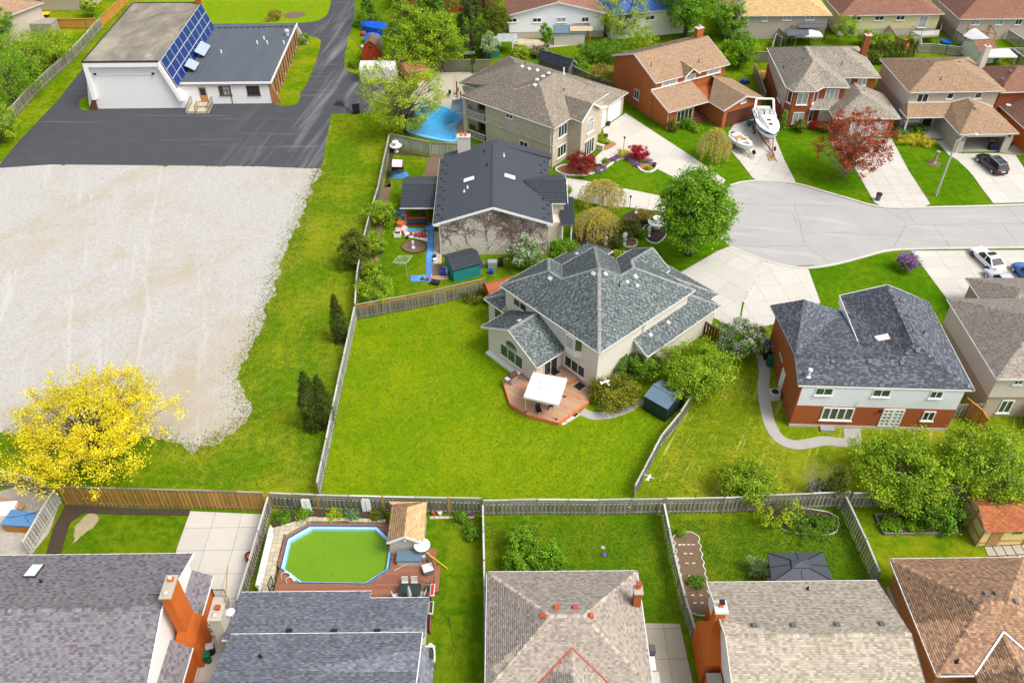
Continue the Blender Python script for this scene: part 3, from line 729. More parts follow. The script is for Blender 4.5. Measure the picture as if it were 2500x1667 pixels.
sheet('verge',S(-350,1190,-350,100,300,-20,760,-20,990,250,960,340,900,640,872,780,776,1218,300,1190),.006,'grass_verge','yellow green grass verge with dandelions around the gravel lot','lawn')
sheet('lawn',S(783,1208,871,782,1050,745,1190,716,1500,780,1700,950,1552,1222),.006,'grass_main','large bright green mown lawn behind the cream brick house','lawn')
sheet('lawn',S(1552,1222,1690,975,1775,890,1860,780,1960,900,2540,900,2540,1210,2060,1222),.008,'grass_dry','yellowish lawn with straw streaks behind the rust brick house','lawn')
sheet('lawn',S(1250,420,1480,230,1900,240,2560,290,2560,740,2300,830,1900,760,1650,720,1330,650),.006,'grass_front','dark green front lawns around the cul-de-sac','lawn')
sheet('lawn',S(2050,1245,2060,1222,2540,1222,2540,1420,2180,1420),.006,'grass_yard2','patchy yellow green lawn beside the yellow shed','lawn')
gv=S(-260,396,300,402,640,405)+pts('01',605,1525,590,1568)+pts('11',590,10,500,180,440,330,400,460,330,640,215,880,150,1100,90,1270,30,1420,-10,1560)+pts('20',2290,90,2200,330,2230,480,2300,620,2250,740,2080,850,2010,930,1840,950,1770,1040,1710,985,1620,910,1500,900,900,850,400,870,0,830)+S(-200,1050,-260,600)
sheet('gravel_lot',wob(gv,.75,.25,3),.010,'gravel','pale gravel parking lot with tyre marks below the church','gravel')
asp=pts('00',-240,1560,0,1505,180,1290,530,925,765,625,1000,330)+[at('00',1330,10),at('00',1530,-190),at('01',700,-260),at('01',905,-160)]+pts('01',905,0,905,160,850,330,812,540,805,590,830,640,890,672,960,695,1250,720,1200,880,1100,905,1065,1045,692,1042,650,1280,605,1540,520,1550)+pts('00',2350,1528,1400,1520,470,1512)
sheet('asphalt_lot',asp,.014,'asphalt','dark asphalt lot and lane around the white church','parking lot')
sheet('lawn',smooth(pts('01',-700,230,-1150,-60,-800,-300,690,-300,690,0,670,110,630,165,550,200,400,215),1),.018,'grass_top','bright green lawn behind the church','lawn')
sheet('lawn',smooth(pts('01',200,975,370,972,410,900,400,860,450,800,520,660,605,390,570,345,460,335,380,330,150,930),1),.018,'grass_verge','grass strip along the brick side of the church annex','lawn')
sheet('lawn',smooth(pts('00',720,940,760,900,830,880,880,1005,800,1020,740,1010),1),.018,'grass_verge','small grass patch at the left corner of the church','lawn')
rd=smooth(pts('13',2700,692,1650,705,1150,715,1000,745,850,790,580,860,370,888,220,880,0,830)+pts('12',2150,748,2000,690,1880,600,1820,450,1830,300,1900,200,2010,145,2130,108,2350,98)+pts('13',160,110,340,145,550,213,780,275,900,318,1070,348,1250,352,1900,338,2200,328,2700,315),2)
sheet('road',rd,.010,'road','light grey cul-de-sac with patched joints','road')
m=MB()
for path in(pts('13',0,312,780,322),pts('13',235,315,300,480,300,560,350,690,580,848),pts('13',0,690,350,686),pts('12',2000,690,2350,700),pts('13',0,372,215,375,270,480),pts('13',320,565,800,580,1210,600),pts('13',1070,350,1260,465),pts('13',1265,355,1300,420,1360,490),pts('13',1268,496,1150,705),pts('13',1265,495,1530,497,2350,488),pts('13',1530,500,1670,700),pts('13',2190,335,2350,500),pts('13',2150,495,2300,670),pts('12',2050,550,2330,552),pts('12',2090,305,2350,310)):
 pp=smooth(wob(path,.12,.5,4,False)+[path[-1]],1,False)
 for a,b in zip(pp[:-1],pp[1:]):
  d=(b-a);nn=Vector((-d.y,d.x,0)).normalized()*RNG.uniform(.01,.028);m.poly([(a-nn)+Vector((0,0,.014)),(b-nn)+Vector((0,0,.014)),(b+nn)+Vector((0,0,.014)),(a+nn)+Vector((0,0,.014))])
o=m.build('road_joints',MT['crack'],None,uv=False);tag(o,'thin dark joints and cracks across the grey road','road joints',None,'structure')
m=MB()
for path in(pts('13',880,292,1000,318,990,340,930,322),pts('13',1165,318,1240,325,1250,348,1180,345),pts('13',240,870,460,862,390,886,280,890)):
 m.poly([p+Vector((0,0,.016))for p in ccw(smooth(path,2))])
o=m.build('road_stain',MT['stain'],None,uv=False);tag(o,'damp brown stains at the gutter of the road','stain',None,'structure')
kerb('kerb',pts('12',2010,143,2130,106,2350,96)+pts('13',160,108,340,143,550,211,780,273,900,316,1070,346,1250,350,1900,336,2200,326,2700,313),'pale concrete kerb along the far side of the road',1)
kerb('kerb',pts('13',2700,694,1650,707,1150,717,1000,747,850,792,580,862,370,890,220,882,0,832)+pts('12',2150,750,2000,692),'pale concrete kerb along the near side of the road',1)
slabs('driveway',pts('12',1885,740,2000,695,2150,752,2335,835,2112,1208,2070,1460,1500,1180,1555,930),'concrete_grey','wide pale concrete driveway of the cream brick house','driveway',42,2.3,2.3,.05,gap=.008)
slabs('driveway',pts('12',2345,838)+pts('13',220,888,370,905,480,1210,300,1350,0,1420)+pts('12',2080,1470,2130,1215),'concrete','beige concrete driveway leading down to the rust brick house','driveway',98,2.4,2.4,.05,gap=.008)
slabs('paver_strip',pts('12',2318,842,2344,848,2140,1215,2112,1208),'stone','narrow strip of pale cobbles dividing the two driveways','paving',98,.3,.2,.056,gap=.012,piece='cobble')
slabs('driveway',S(1471,316,1527,277,1689,383,1771,440,1752,470,1690,455,1638,430,1602,412,1560,384,1530,377,1505,384,1478,402,1458,410,1445,392,1490,352,1478,338),'concrete','broad pale driveway of the beige stone house','driveway',-33,3.0,3.0,.05,gap=.007)
slabs('driveway',pts('12',480,68,640,88,1060,172,1370,234,1850,330,1840,420,1600,400,1340,372,1100,340,880,330,700,290,520,245),'concrete','concrete drive in front of the black roofed house','driveway',-10,2.4,2.4,.05,gap=.009)
slabs('driveway',pts('J',190,160,330,-30,900,-200,930,180,970,290,1105,620,1250,896,1290,990,690,960,580,900,430,700,215,445),'concrete','driveway under the two boats in front of the orange brick house','driveway',-30,2.1,2.1,.05,gap=.012)
slabs('driveway',pts('03',560,1300,1130,1270)+pts('13',1290,0,1490,305,1400,345,1250,350,1070,345,975,292,810,0,700,-150),'concrete','driveway behind the red leaved tree','driveway',-1,1.75,1.9,.05,gap=.01)
slabs('driveway',pts('03',1745,1412,2118,1412)+pts('03',2270,1425,2500,1780)+pts('13',2500,290,2065,300,1960,160,1890,60,1840,0)+pts('03',1735,1470),'concrete','driveway under the black car','driveway',2,2.3,1.9,.05,gap=.009)
slabs('driveway',pts('13',1312,738,2700,728,2700,1000,2300,1180,1640,1175,1500,990),'concrete','driveway under the white car','driveway',1,2.4,1.9,.05,gap=.009)
slabs('walkway',pts('03',1545,1300,1620,1290,1745,1412,1735,1470,1660,1430),'concrete','narrow concrete walk beside the open garage','path',2,1.4,1.2,.05)
slabs('walkway',pts('03',2130,1400,2260,1330,2350,1400,2350,1430,2270,1424),'concrete_old','concrete walk where the person in black stands','path',2,1.4,1.2,.04)
def ribbon(name,path,w,mat,label,z=.04):
 path=smooth(path,2,False);L=[];R=[]
 for i,p in enumerate(path):
  g=(path[min(i+1,len(path)-1)]-path[max(i-1,0)]).normalized();n=Vector((-g.y,g.x,0))*w/2;L.append(p+n);R.append(p-n)
 m=MB()
 for i in range(len(path)-1):m.hexa([Vector((q.x,q.y,0))for q in(R[i],R[i+1],L[i+1],L[i])],[Vector((q.x,q.y,z))for q in(R[i],R[i+1],L[i+1],L[i])])
 return tag(m.build(name,MT[mat],None),label,'path',None,'structure')
ribbon('path',pts('23',-55,130,-45,180,-30,300,-50,420,-20,620,20,780,110,910,250,955,380,935,520,905,650,925,740,930),1.05,'walk','grey curved concrete path around the rust brick house')
ribbon('path',pts('22',640,640,720,680,800,685,900,670,1000,640,1100,595,1190,535),.95,'walk','curved concrete path from the deck to the green shed')
sheet('walkway',pts('23',690,800,850,800,850,1000,740,975,700,900),.045,'walk','grey concrete landing at the white french doors','path')
slabs('patio',S(465,1248,648,1256,640,1300,590,1430,575,1500,560,1600,520,1680,420,1680,440,1500,430,1345),'concrete','pale concrete patio and side drive beside the orange chimney','patio',1,2.15,2.1,.05,gap=.012)
slabs('patio',pts('32',1225,1020,1540,1025,1600,1300,1660,1568,1670,1650,1290,1650),'concrete_old','weathered concrete slab between the house and the striped fence','patio',1,1.45,2.3,.05,gap=.012)
sheet('patio_gravel',S(-60,1215,70,1180,150,1215,120,1300,75,1355,-60,1360),.010,'gravel','pale gravel yard around the hot tub','gravel')
slabs('patio',pts('02',0,350,250,370,540,380,560,420,350,440,0,460),'paver','paved yard behind the white sided house','patio',4,1.2,1.2,.04)
slabs('pool_patio',pts('01',1420,690,1580,670,1960,665,2010,700,1890,800,1960,1000,1960,1290,1860,1290,1600,1240,1330,1190,1350,960,1500,800,1450,740),'concrete_old','stained concrete terrace around the blue pool','patio',1,6,6,.04)
sheet('lawn',pts('01',1850,1290,1905,1265,2100,1285,2100,1330,1900,1340),.05,'grass','little grass strip between the blue pool and the stone house','lawn')
# the cream brick house (middle)
def house_main():
 F=Fr((7.58,54.52),42.3);Z=5.6;h_=.58
 H=thing('brick_house','cream brick house with grey green hipped roofs behind the wooden deck','house',F(6,6,0))
 P=lambda u,v,k:F(u,v,Z+h_*k)
 SW=lambda u,v:P(u,v,u);SE=lambda u,v:P(u,v,v)
 faces=[[SW(0,0),SW(5.65,5.65),SW(3.27,8.02),SW(0,8.02)],[SW(0,8.02),SW(3.27,8.02),SW(3.27,9.75),SW(0,13.02)],[SE(0,0),SE(7.07,0),SE(7.07,4.22),SE(5.65,5.65)],[SE(7.07,0),SE(13.17,0),SE(8.95,4.22),SE(7.07,4.22)],[P(13.17,0,0),P(13.17,3.66,0),P(10.78,6.05,2.39),P(8.95,4.22,4.22)],[P(13.17,3.66,0),P(13.87,3.66,0),P(13.87,6.05,2.39),P(10.78,6.05,2.39)],[P(13.87,8.45,0),P(11.3,8.45,0),P(8.9,6.05,2.4),P(13.87,6.05,2.4)],[P(8.9,6.05,2.4),P(7.07,4.22,4.23),P(8.95,4.22,4.23),P(10.78,6.05,2.4)],[P(11.3,8.45,0),P(11.3,11.3,0),P(5.65,5.65,5.65),P(7.07,4.22,4.23)],[P(11.3,11.3,0),P(6.55,11.3,0),P(3.27,8.02,3.28),P(5.65,5.65,5.65)],[P(6.55,11.3,0),P(6.55,13.02,0),P(3.27,9.75,3.27),P(3.27,8.02,3.27)],[P(6.55,13.02,0),P(0,13.02,0),P(3.27,9.75,3.27)]]
 ap=P(5.65,5.65,5.65)
 ln=[(SW(0,0),ap),(SW(0,13.02),P(3.27,9.75,3.27)),(P(6.55,13.02,0),P(3.27,9.75,3.27)),(P(3.27,9.75,3.27),P(3.27,8.02,3.28)),(P(3.27,8.02,3.28),ap),(P(11.3,11.3,0),ap),(ap,P(7.07,4.22,4.23)),(P(7.07,4.22,4.23),P(8.95,4.22,4.23)),(SE(13.17,0),P(8.95,4.22,4.22)),(P(10.78,6.05,2.4),P(13.87,6.05,2.4)),(P(8.95,4.22,4.22),P(10.78,6.05,2.4))]
 r=roof(H,faces,'green',ln,cappal='cap',tab=.3,exp=.15)
 for a,b in((P(6.55,11.3,.1),P(3.35,8.1,3.25)),(P(11.3,8.45,.1),P(7.15,4.3,4.2))):
  m=MB();m.bar(a+Vector((0,0,.05)),b+Vector((0,0,.05)),.22,.02);m.build('valley_flashing',MT['grey'],r)
 gutter(H,[F(0,13.02,Z),F(0,0,Z),F(13.17,0,Z),F(13.17,3.66,Z),F(13.8,3.66,Z)])
 gutter(H,[F(13.87,8.45,Z),F(11.3,8.45,Z),F(11.3,11.3,Z),F(6.55,11.3,Z),F(6.55,13.02,Z),F(0,13.02,Z)])
 rake(H,[F(13.89,3.66,Z),F(13.89,6.05,Z+1.39),F(13.89,8.45,Z)])
 o=.4
 wall(H,[F(o,o),F(13.17-o,o),F(13.17-o,3.9),F(13.45,3.9),F(13.45,8.1),F(11.3-o,8.1),F(11.3-o,11.3-o),F(6.15,11.3-o),F(6.15,12.62),F(o,12.62)],0,Z-.05,'brick_cream')
 wallpoly(H,[F(13.46,3.9,Z-.05),F(13.46,8.1,Z-.05),F(13.46,6.05,Z+1.15)],'brick_cream')
 ze,zr=2.9,4.95
 wf=[[F(-3.3,4.34,ze),F(.42,4.34,ze),F(.42,8.18,zr),F(-3.3,8.18,zr)],[F(-3.3,12.02,ze),F(-3.3,8.18,zr),F(.42,8.18,zr),F(.42,12.02,ze)]]
 roof(H,wf,'green',[(F(-3.3,8.18,zr),F(.4,8.18,zr))],cappal='cap',tab=.3,exp=.15)
 rake(H,[F(-3.32,4.34,ze),F(-3.32,8.18,zr),F(-3.32,12.02,ze)]);gutter(H,[F(-3.25,4.34,ze),F(.35,4.34,ze)]);gutter(H,[F(.35,12.02,ze),F(-3.25,12.02,ze)])
 wall(H,[F(-3.0,4.75),F(.38,4.75),F(.38,11.3),F(-3.0,11.3)],0,ze-.02,'brick_cream')
 wallpoly(H,[F(-3.0,11.3,ze-.03),F(-3.0,4.75,ze-.03),F(-3.0,8.15,zr-.2)],'brick_cream')
 A,B=F(-3.0,11.3),F(-3.0,4.75)
 window(H,A,B,(1.75,.95),(4.85,2.45),3,'trim','glass_green',True);
 window(H,A,B,(2.45,2.42),(4.15,2.75),1,'trim','glass_green',False,arch=True)
 m=MB();m.box(F(-3.2,8,.12),(.45,6.6,.22),F.yaw);m.build('foundation_ledge',MT['trim'],H)
 A,B=F(-3.0,4.75),F(.4,4.75)
 window(H,A,B,(1.0,.45),(2.75,2.5),2,'trim','glass',False,name='patio_door')
 A,B=F(o,4.75),F(o,o)
 window(H,A,B,(.35,.95),(2.95,2.3),3,'trim','glass',True)
 z0,z1=3.25,5.4
 q=[F(o,4.55),F(o-.5,4.0),F(o-.5,2.9),F(o,2.3)]
 m=MB();m.prism(q,z0,z0+.7);m.build('bay_base',MT['trim'],H)
 m=MB();m.hexa([p+Vector((0,0,z0-.35))for p in(F(o,4.2),F(o-.1,3.6),F(o-.1,3.3),F(o,2.7))],[p+Vector((0,0,z0))for p in q]);m.build('bay_corbel',MT['trim'],H)
 for a,b in((0,1),(1,2),(2,3)):
  L=(q[b]-q[a]).length;window(H,q[a],q[b],(.02,z0+.7),(L-.02,z1),1,'trim','glass_green' if a!=1 else['curtain'],False,name='bay_window')
 A,B=F(o,12.62),F(o,o)
 window(H,A,B,(1.15,4.0),(3.0,4.9),2,'cream','glass',True)
 A,B=F(o,o),F(12.77,o)
 window(H,A,B,('B',760,1500),('B',925,1385),2,'cream','glass',True)
 k=lambda u,v,q:F(u,v,2.9+.58*q)
 lf=[[k(5.16,-1.35,0),k(12.75,-1.35,0),k(12.75,.42,1.77),k(5.16,.42,1.77)],[k(12.75,-1.35,0),k(16.1,-1.35,0),k(12.75,2.0,3.35)],[k(16.1,-1.35,0),k(16.1,-.04,0),k(12.75,3.31,3.35),k(12.75,2.0,3.35)],[k(16.1,-.04,0),k(17.4,-.04,0),k(12.75,4.61,4.65),k(12.75,3.31,3.35)],[k(17.4,-.04,0),k(17.4,6.67,0),k(13.4,6.67,4.0),k(12.75,4.61,4.65)],[k(17.4,6.67,0),k(17.4,9.2,0),k(13.4,9.2,4.0),k(13.4,6.67,4.0)]]
 roof(H,lf,'green',[(k(16.1,-1.35,0),k(12.75,2.0,3.35)),(k(17.4,-.04,0),k(12.75,4.61,4.65))],cappal='cap',tab=.3,exp=.15)
 gutter(H,[F(5.16,-1.35,2.9),F(16.1,-1.35,2.9),F(16.1,-.04,2.9),F(17.4,-.04,2.9),F(17.4,9.2,2.9)])
 rake(H,[F(5.14,-1.35,2.9),F(5.14,.4,3.9)])
 wall(H,[F(5.5,-1.0),F(15.7,-1.0),F(15.7,.3),F(17.0,.3),F(17.0,9.0),F(12.7,9.0),F(12.7,.5),F(5.5,.5)],0,2.85,'brick_cream')
 wallpoly(H,[F(5.45,.5,2.8),F(5.45,-1.0,2.8),F(5.45,.5,3.75)],'brick_cream')
 door(H,F(17.0,.3),F(17.0,9.0),(1.0,.05),(4.2,2.3),'white','garage_door',4,False);door(H,F(17.0,.3),F(17.0,9.0),(4.7,.05),(7.8,2.3),'white','garage_door',4,False)
 n=lambda u,v,q:F(u,v,2.9+.5*q)
 nf=[[n(-.28,15.11,0),n(-.28,12.55,0),n(2.2,12.55,2.5)],[n(-.28,15.11,0),n(2.2,12.55,2.5),n(11.3,12.55,2.5),n(11.3,15.11,0)],[n(11.35,14.85,0),n(11.35,11.2,1.8),n(14.2,11.2,1.8),n(14.2,14.85,0)]]
 roof(H,nf,'green',[(n(-.28,15.11,0),n(2.2,12.55,2.5))],cappal='cap',tab=.3,exp=.15)
 gutter(H,[F(11.3,15.11,2.9),F(-.28,15.11,2.9),F(-.28,12.0,2.9)])
 wall(H,[F(0,12.5),F(14.0,12.5),F(14.0,14.6),F(0,14.7)],0,2.8,'brick_cream')
 window(H,F(0,14.7),F(0,12.5),(.9,1.2),(2.0,2.5),1,'trim','glass_green',False)
 for q in(('A',1270,660,1),('A',2045,575,0),('A',2255,585,2),('B',590,630,2)):vent(H,q[0],q[1],q[2],faces[q[3]],'lightgrey',.42,.14)
 for q in(('B',445,728,2),('B',622,793,2)):vent(H,q[0],q[1],q[2],faces[q[3]],'white',.3,.16)
 pipe(H,'B',305,800,faces[2],ht=.6)
 vent(H,'A',712,1415,wf[1],'lightgrey',.4,.12);vent(H,'B',1180,1450,lf[0],'lightgrey',.42,.12);vent(H,'D',1155,205,lf[0],'lightgrey',.42,.12);vent(H,'A',1740,222,nf[1],'lightgrey',.4,.12)
 downspout(H,F(.33,4.45,Z-.1),F(.33,4.45,.4));downspout(H,on('D',1035,20,F(0,.32),F(13,.32)),on('D',1020,225,F(0,.32),F(13,.32)))
 return H,F
H_MAIN,F_MAIN=house_main()
# black tiled house with the ivy wall
MT['tile_black']=plain('black_steel_tile',(.042,.048,.06),.42,.12,1.5,spec=.45)
MT['tile_dark']=plain('dark_steel_tile',(.032,.037,.047),.38,.12,1.5,spec=.5)
def ivy(h,A,B,z1f,sd=5):
 """bare vine stems and dry leaves on the gable wall"""
 rn=random.Random(sd);d=(B-A).normalized();L=(B-A).length;o=Vector((d.y,-d.x,0));m=MB();lv=[];N=0
 def grow(s,z,ang,ln,r):
  path=[A+d*s+Vector((0,0,z))+o*.03]
  for i in range(int(ln/.25)):
   ang+=rn.uniform(-.35,.35);s+=math.cos(ang)*.25;z+=math.sin(ang)*.25
   if not(.15<s<L-.15)or z<.1 or z>z1f(s)-.1:break
   path.append(A+d*s+Vector((0,0,z))+o*.03)
   if r>.012 and rn.random()<.42:grow(s,z,ang+rn.choice((-1,1))*rn.uniform(.4,.9),ln*.62,r*.62)
   for _ in range(2 if r<.03 else 0):
    if rn.random()<.5:lv.append((s+rn.uniform(-.12,.12),z+rn.uniform(-.12,.12)))
  if len(path)>1:m.tube(path,[r*(1-.6*i/len(path))for i in range(len(path))],4,False)
 for s0,a in((1.2,1.2),(3.0,1.9),(5.2,1.4),(7.6,1.5),(8.2,2.1),(10.2,1.7),(11.2,1.3)):grow(s0,.2+1.6*rn.random(),a,4.6,.035)
 st=m.build('ivy_stem',MT['vine'],h,uv=False)
 m=MB()
 for _ in range(800):
  s=rn.uniform(.2,L-.2);lv.append((s,rn.uniform(.1,z1f(s)-.15)))
 for s,z in lv:
  if z>z1f(s)-.1 or(mnoise.noise(Vector((s*.8,z*.8,3)))<-.02 and rn.random()<.8):continue
  c=A+d*s+Vector((0,0,z))+o*rn.uniform(.02,.06);a=rn.uniform(0,6.3);r=rn.uniform(.03,.075)
  m.poly([c+d*r*math.cos(a+k)+Vector((0,0,r*math.sin(a+k)))+o*rn.uniform(-.01,.03)for k in(0,1.6,3.1,4.7)])
 l=m.build('ivy_leaves',MT['vine'],h,uv=False);l['kind']='stuff'
def house_black():
 F=Fr((-8.48,76.56),.5);ze,zr=4.2,6.35
 H=thing('stone_house','pale stone house with black tiled roof and ivy covered gable','house',F(6.5,7,0))
 W=12.9;vm=W/2;D=14.0
 faces=[[F(0,0,ze),F(vm,0,zr),F(vm,D,zr),F(0,D,ze)],[F(vm,0,zr),F(W,0,ze),F(W,D,ze),F(vm,D,zr)]]
 r=roof(H,faces,None,tile=MT['tile_black'],edge='darktrim')
 m=MB();m.bar(F(vm,0,zr+.09),F(vm,D,zr+.09),.25,.07);m.build('ridge_cap',MT['tile_black'],r)
 f2=[[F(.4,D,ze+.05),F(6.85,D,zr-.15),F(6.85,D+1.2,zr-.15),F(.4,D+1.2,ze+.05)],[F(6.85,D,zr-.15),F(13.3,D,ze+.05),F(13.3,D+1.2,ze+.05),F(6.85,D+1.2,zr-.15)]]
 r2=roof(H,f2,None,tile=MT['tile_black'],edge='darktrim')
 rake(H,[F(0,-.03,ze),F(vm,-.03,zr),F(W,-.03,ze)],'white',.05,.26)
 gutter(H,[F(0,D,ze),F(0,0,ze)]);gutter(H,[F(W,0,ze),F(W,4,ze)])
 wall(H,[F(.55,.4),F(W-.5,.4),F(W-.5,D+.9),F(.7,D+.9)],0,ze-.05,'stone_h2')
 wallpoly(H,[F(.55,.4,ze-.06),F(W-.5,.4,ze-.06),F(vm,.4,zr-.22)],'stone_h2')
 m=MB()
 for s in(0,1):
  u=.02 if s==0 else W-.62;m.box(F(u+.3,.2,ze-.12),(.6,.5,.18),F.yaw)
 m.build('soffit_return',MT['white'],H)
 A,B=F(.55,.4),F(W-.5,.4);L=W-1.05
 ivy(H,A,B,lambda s:ze+(zr-ze)*(1-abs(s-L/2)/(L/2))-.3)
 g=[[F(12.6,4.05,ze+.05),F(14.55,4.05,ze+.05),F(14.65,7.1,5.35),F(9.8,7.1,5.35)],[F(14.65,7.1,5.35),F(14.7,10.1,ze+.05),F(12.6,10.1,ze+.05),F(9.8,7.1,5.35)]]
 roof(H,g,None,tile=MT['tile_dark'],edge='darktrim')
 gutter(H,[F(12.7,4.05,ze+.05),F(14.5,4.05,ze+.05)]);rake(H,[F(14.72,4.05,ze+.05),F(14.72,7.1,5.35),F(14.72,10.1,ze+.05)],'white')
 wall(H,[F(12.3,4.4),F(14.3,4.4),F(14.3,9.7),F(12.3,9.7)],0,ze,'stone_h2')
 e=[[F(13.9,2.1,2.75),F(15.45,2.1,2.75),F(15.5,6.6,3.5),F(13.9,6.6,3.5)]]
 roof(H,e,None,tile=MT['tile_dark'],edge='darktrim');gutter(H,[F(13.9,2.1,2.75),F(15.45,2.1,2.75)],'grey')
 for u in(14.1,15.1):
  m=MB();m.tube([F(u,2.3,0),F(u,2.3,2.7)],.1,10);m.build('porch_column',MT['white'],H)
 wall(H,[F(12.4,2.6),F(14.0,2.6),F(14.0,4.5),F(12.4,4.5)],0,2.7,'stone_h2')
 chimney(H,F(2.9,D+.4),F.yaw,1.5,.8,ze,7.0,'siding_grey','concrete',2,'orange')
 skylight(H,'E',1580,880,faces[0],.85,1.35,'grey');skylight(H,'E',2300,830,faces[1],.85,1.35,'grey')
 for q in((1845,382),(1900,615),(1550,1020),(1490,1095)):pipe(H,'E',q[0],q[1],faces[0],'white' if q[1]>1000 else 'black',.07,.3)
 pipe(H,'E',2200,455,faces[1],'white',.07,.4)
 e_,s_,n_=axes([Vector(p)for p in faces[0]]);gm=unitbox('snow_guard',MT['black'],(.06,.34,.07))
 for i in range(14):
  for f,(a,b)in((0,(.45,.95)),(1,(12.45,11.95))):
   u=a if i%2 else b;z=ze+(zr-ze)*(u/vm if f==0 else(W-u)/vm)+.1
   inst('snow_guard',gm,H,F(u,.6+i*.95,z),(0,0,math.pi/2+F.yaw))
 downspout(H,F(W-.35,.3,ze-.1),F(W-.35,.3,0))
 an=[[F(-4.2,5.85,2.6),F(.15,5.85,2.6),F(.15,9.6,3.55),F(-4.2,9.6,3.55)],[F(-4.2,9.6,3.55),F(.15,9.6,3.55),F(.15,12.5,2.75),F(-4.2,12.5,2.75)]]
 roof(H,an[:1],None,tile=MT['tile_dark'],edge='darktrim');m=MB();m.slab(an[1],.06);m.build('veranda_roof',MT['tile_black'],H)
 gutter(H,[F(-4.25,5.85,2.6),F(.1,5.85,2.6)],'white')
 m=MB();m.bar(F(-3.6,6.05,2.4),F(.3,6.05,2.4),.12,.3);m.build('veranda_beam',MT['wood_red'],H)
 for u in(-3.6,-1.2):
  m=MB();m.bar(F(u,6.05,0.02),F(u,6.05,2.3),.14,.14);m.build('veranda_post',MT['wood_red'],H)
 for u in(-3.6,.3):
  m=MB();m.bar(F(u,12.2,0.02),F(u,12.2,2.6),.14,.14);m.build('veranda_post',MT['wood_red'],H)
 for z in(.12,1.15):
  m=MB();m.bar(F(-3.55,6.05,z),F(-1.25,6.05,z),.08,.12);m.build('veranda_rail',MT['wood_red'],H)
 m=MB();m.box(F(-2.4,6.1,.62),(2.2,.03,.95),F.yaw);m.build('screen_panel',MT['glass'],H)
 m=MB();m.lathe(F(-1.9,6.7,1.9),[(.02,-.28),(.3,-.12),(.32,.1),(.1,.3)],12);m.build('hanging_lantern',MT['blue'],H)
 wall(H,[F(-3.5,10.0),F(.5,10.0),F(.5,12.1),F(-3.5,12.1)],0,2.5,'glass','back_screen')
house_black()
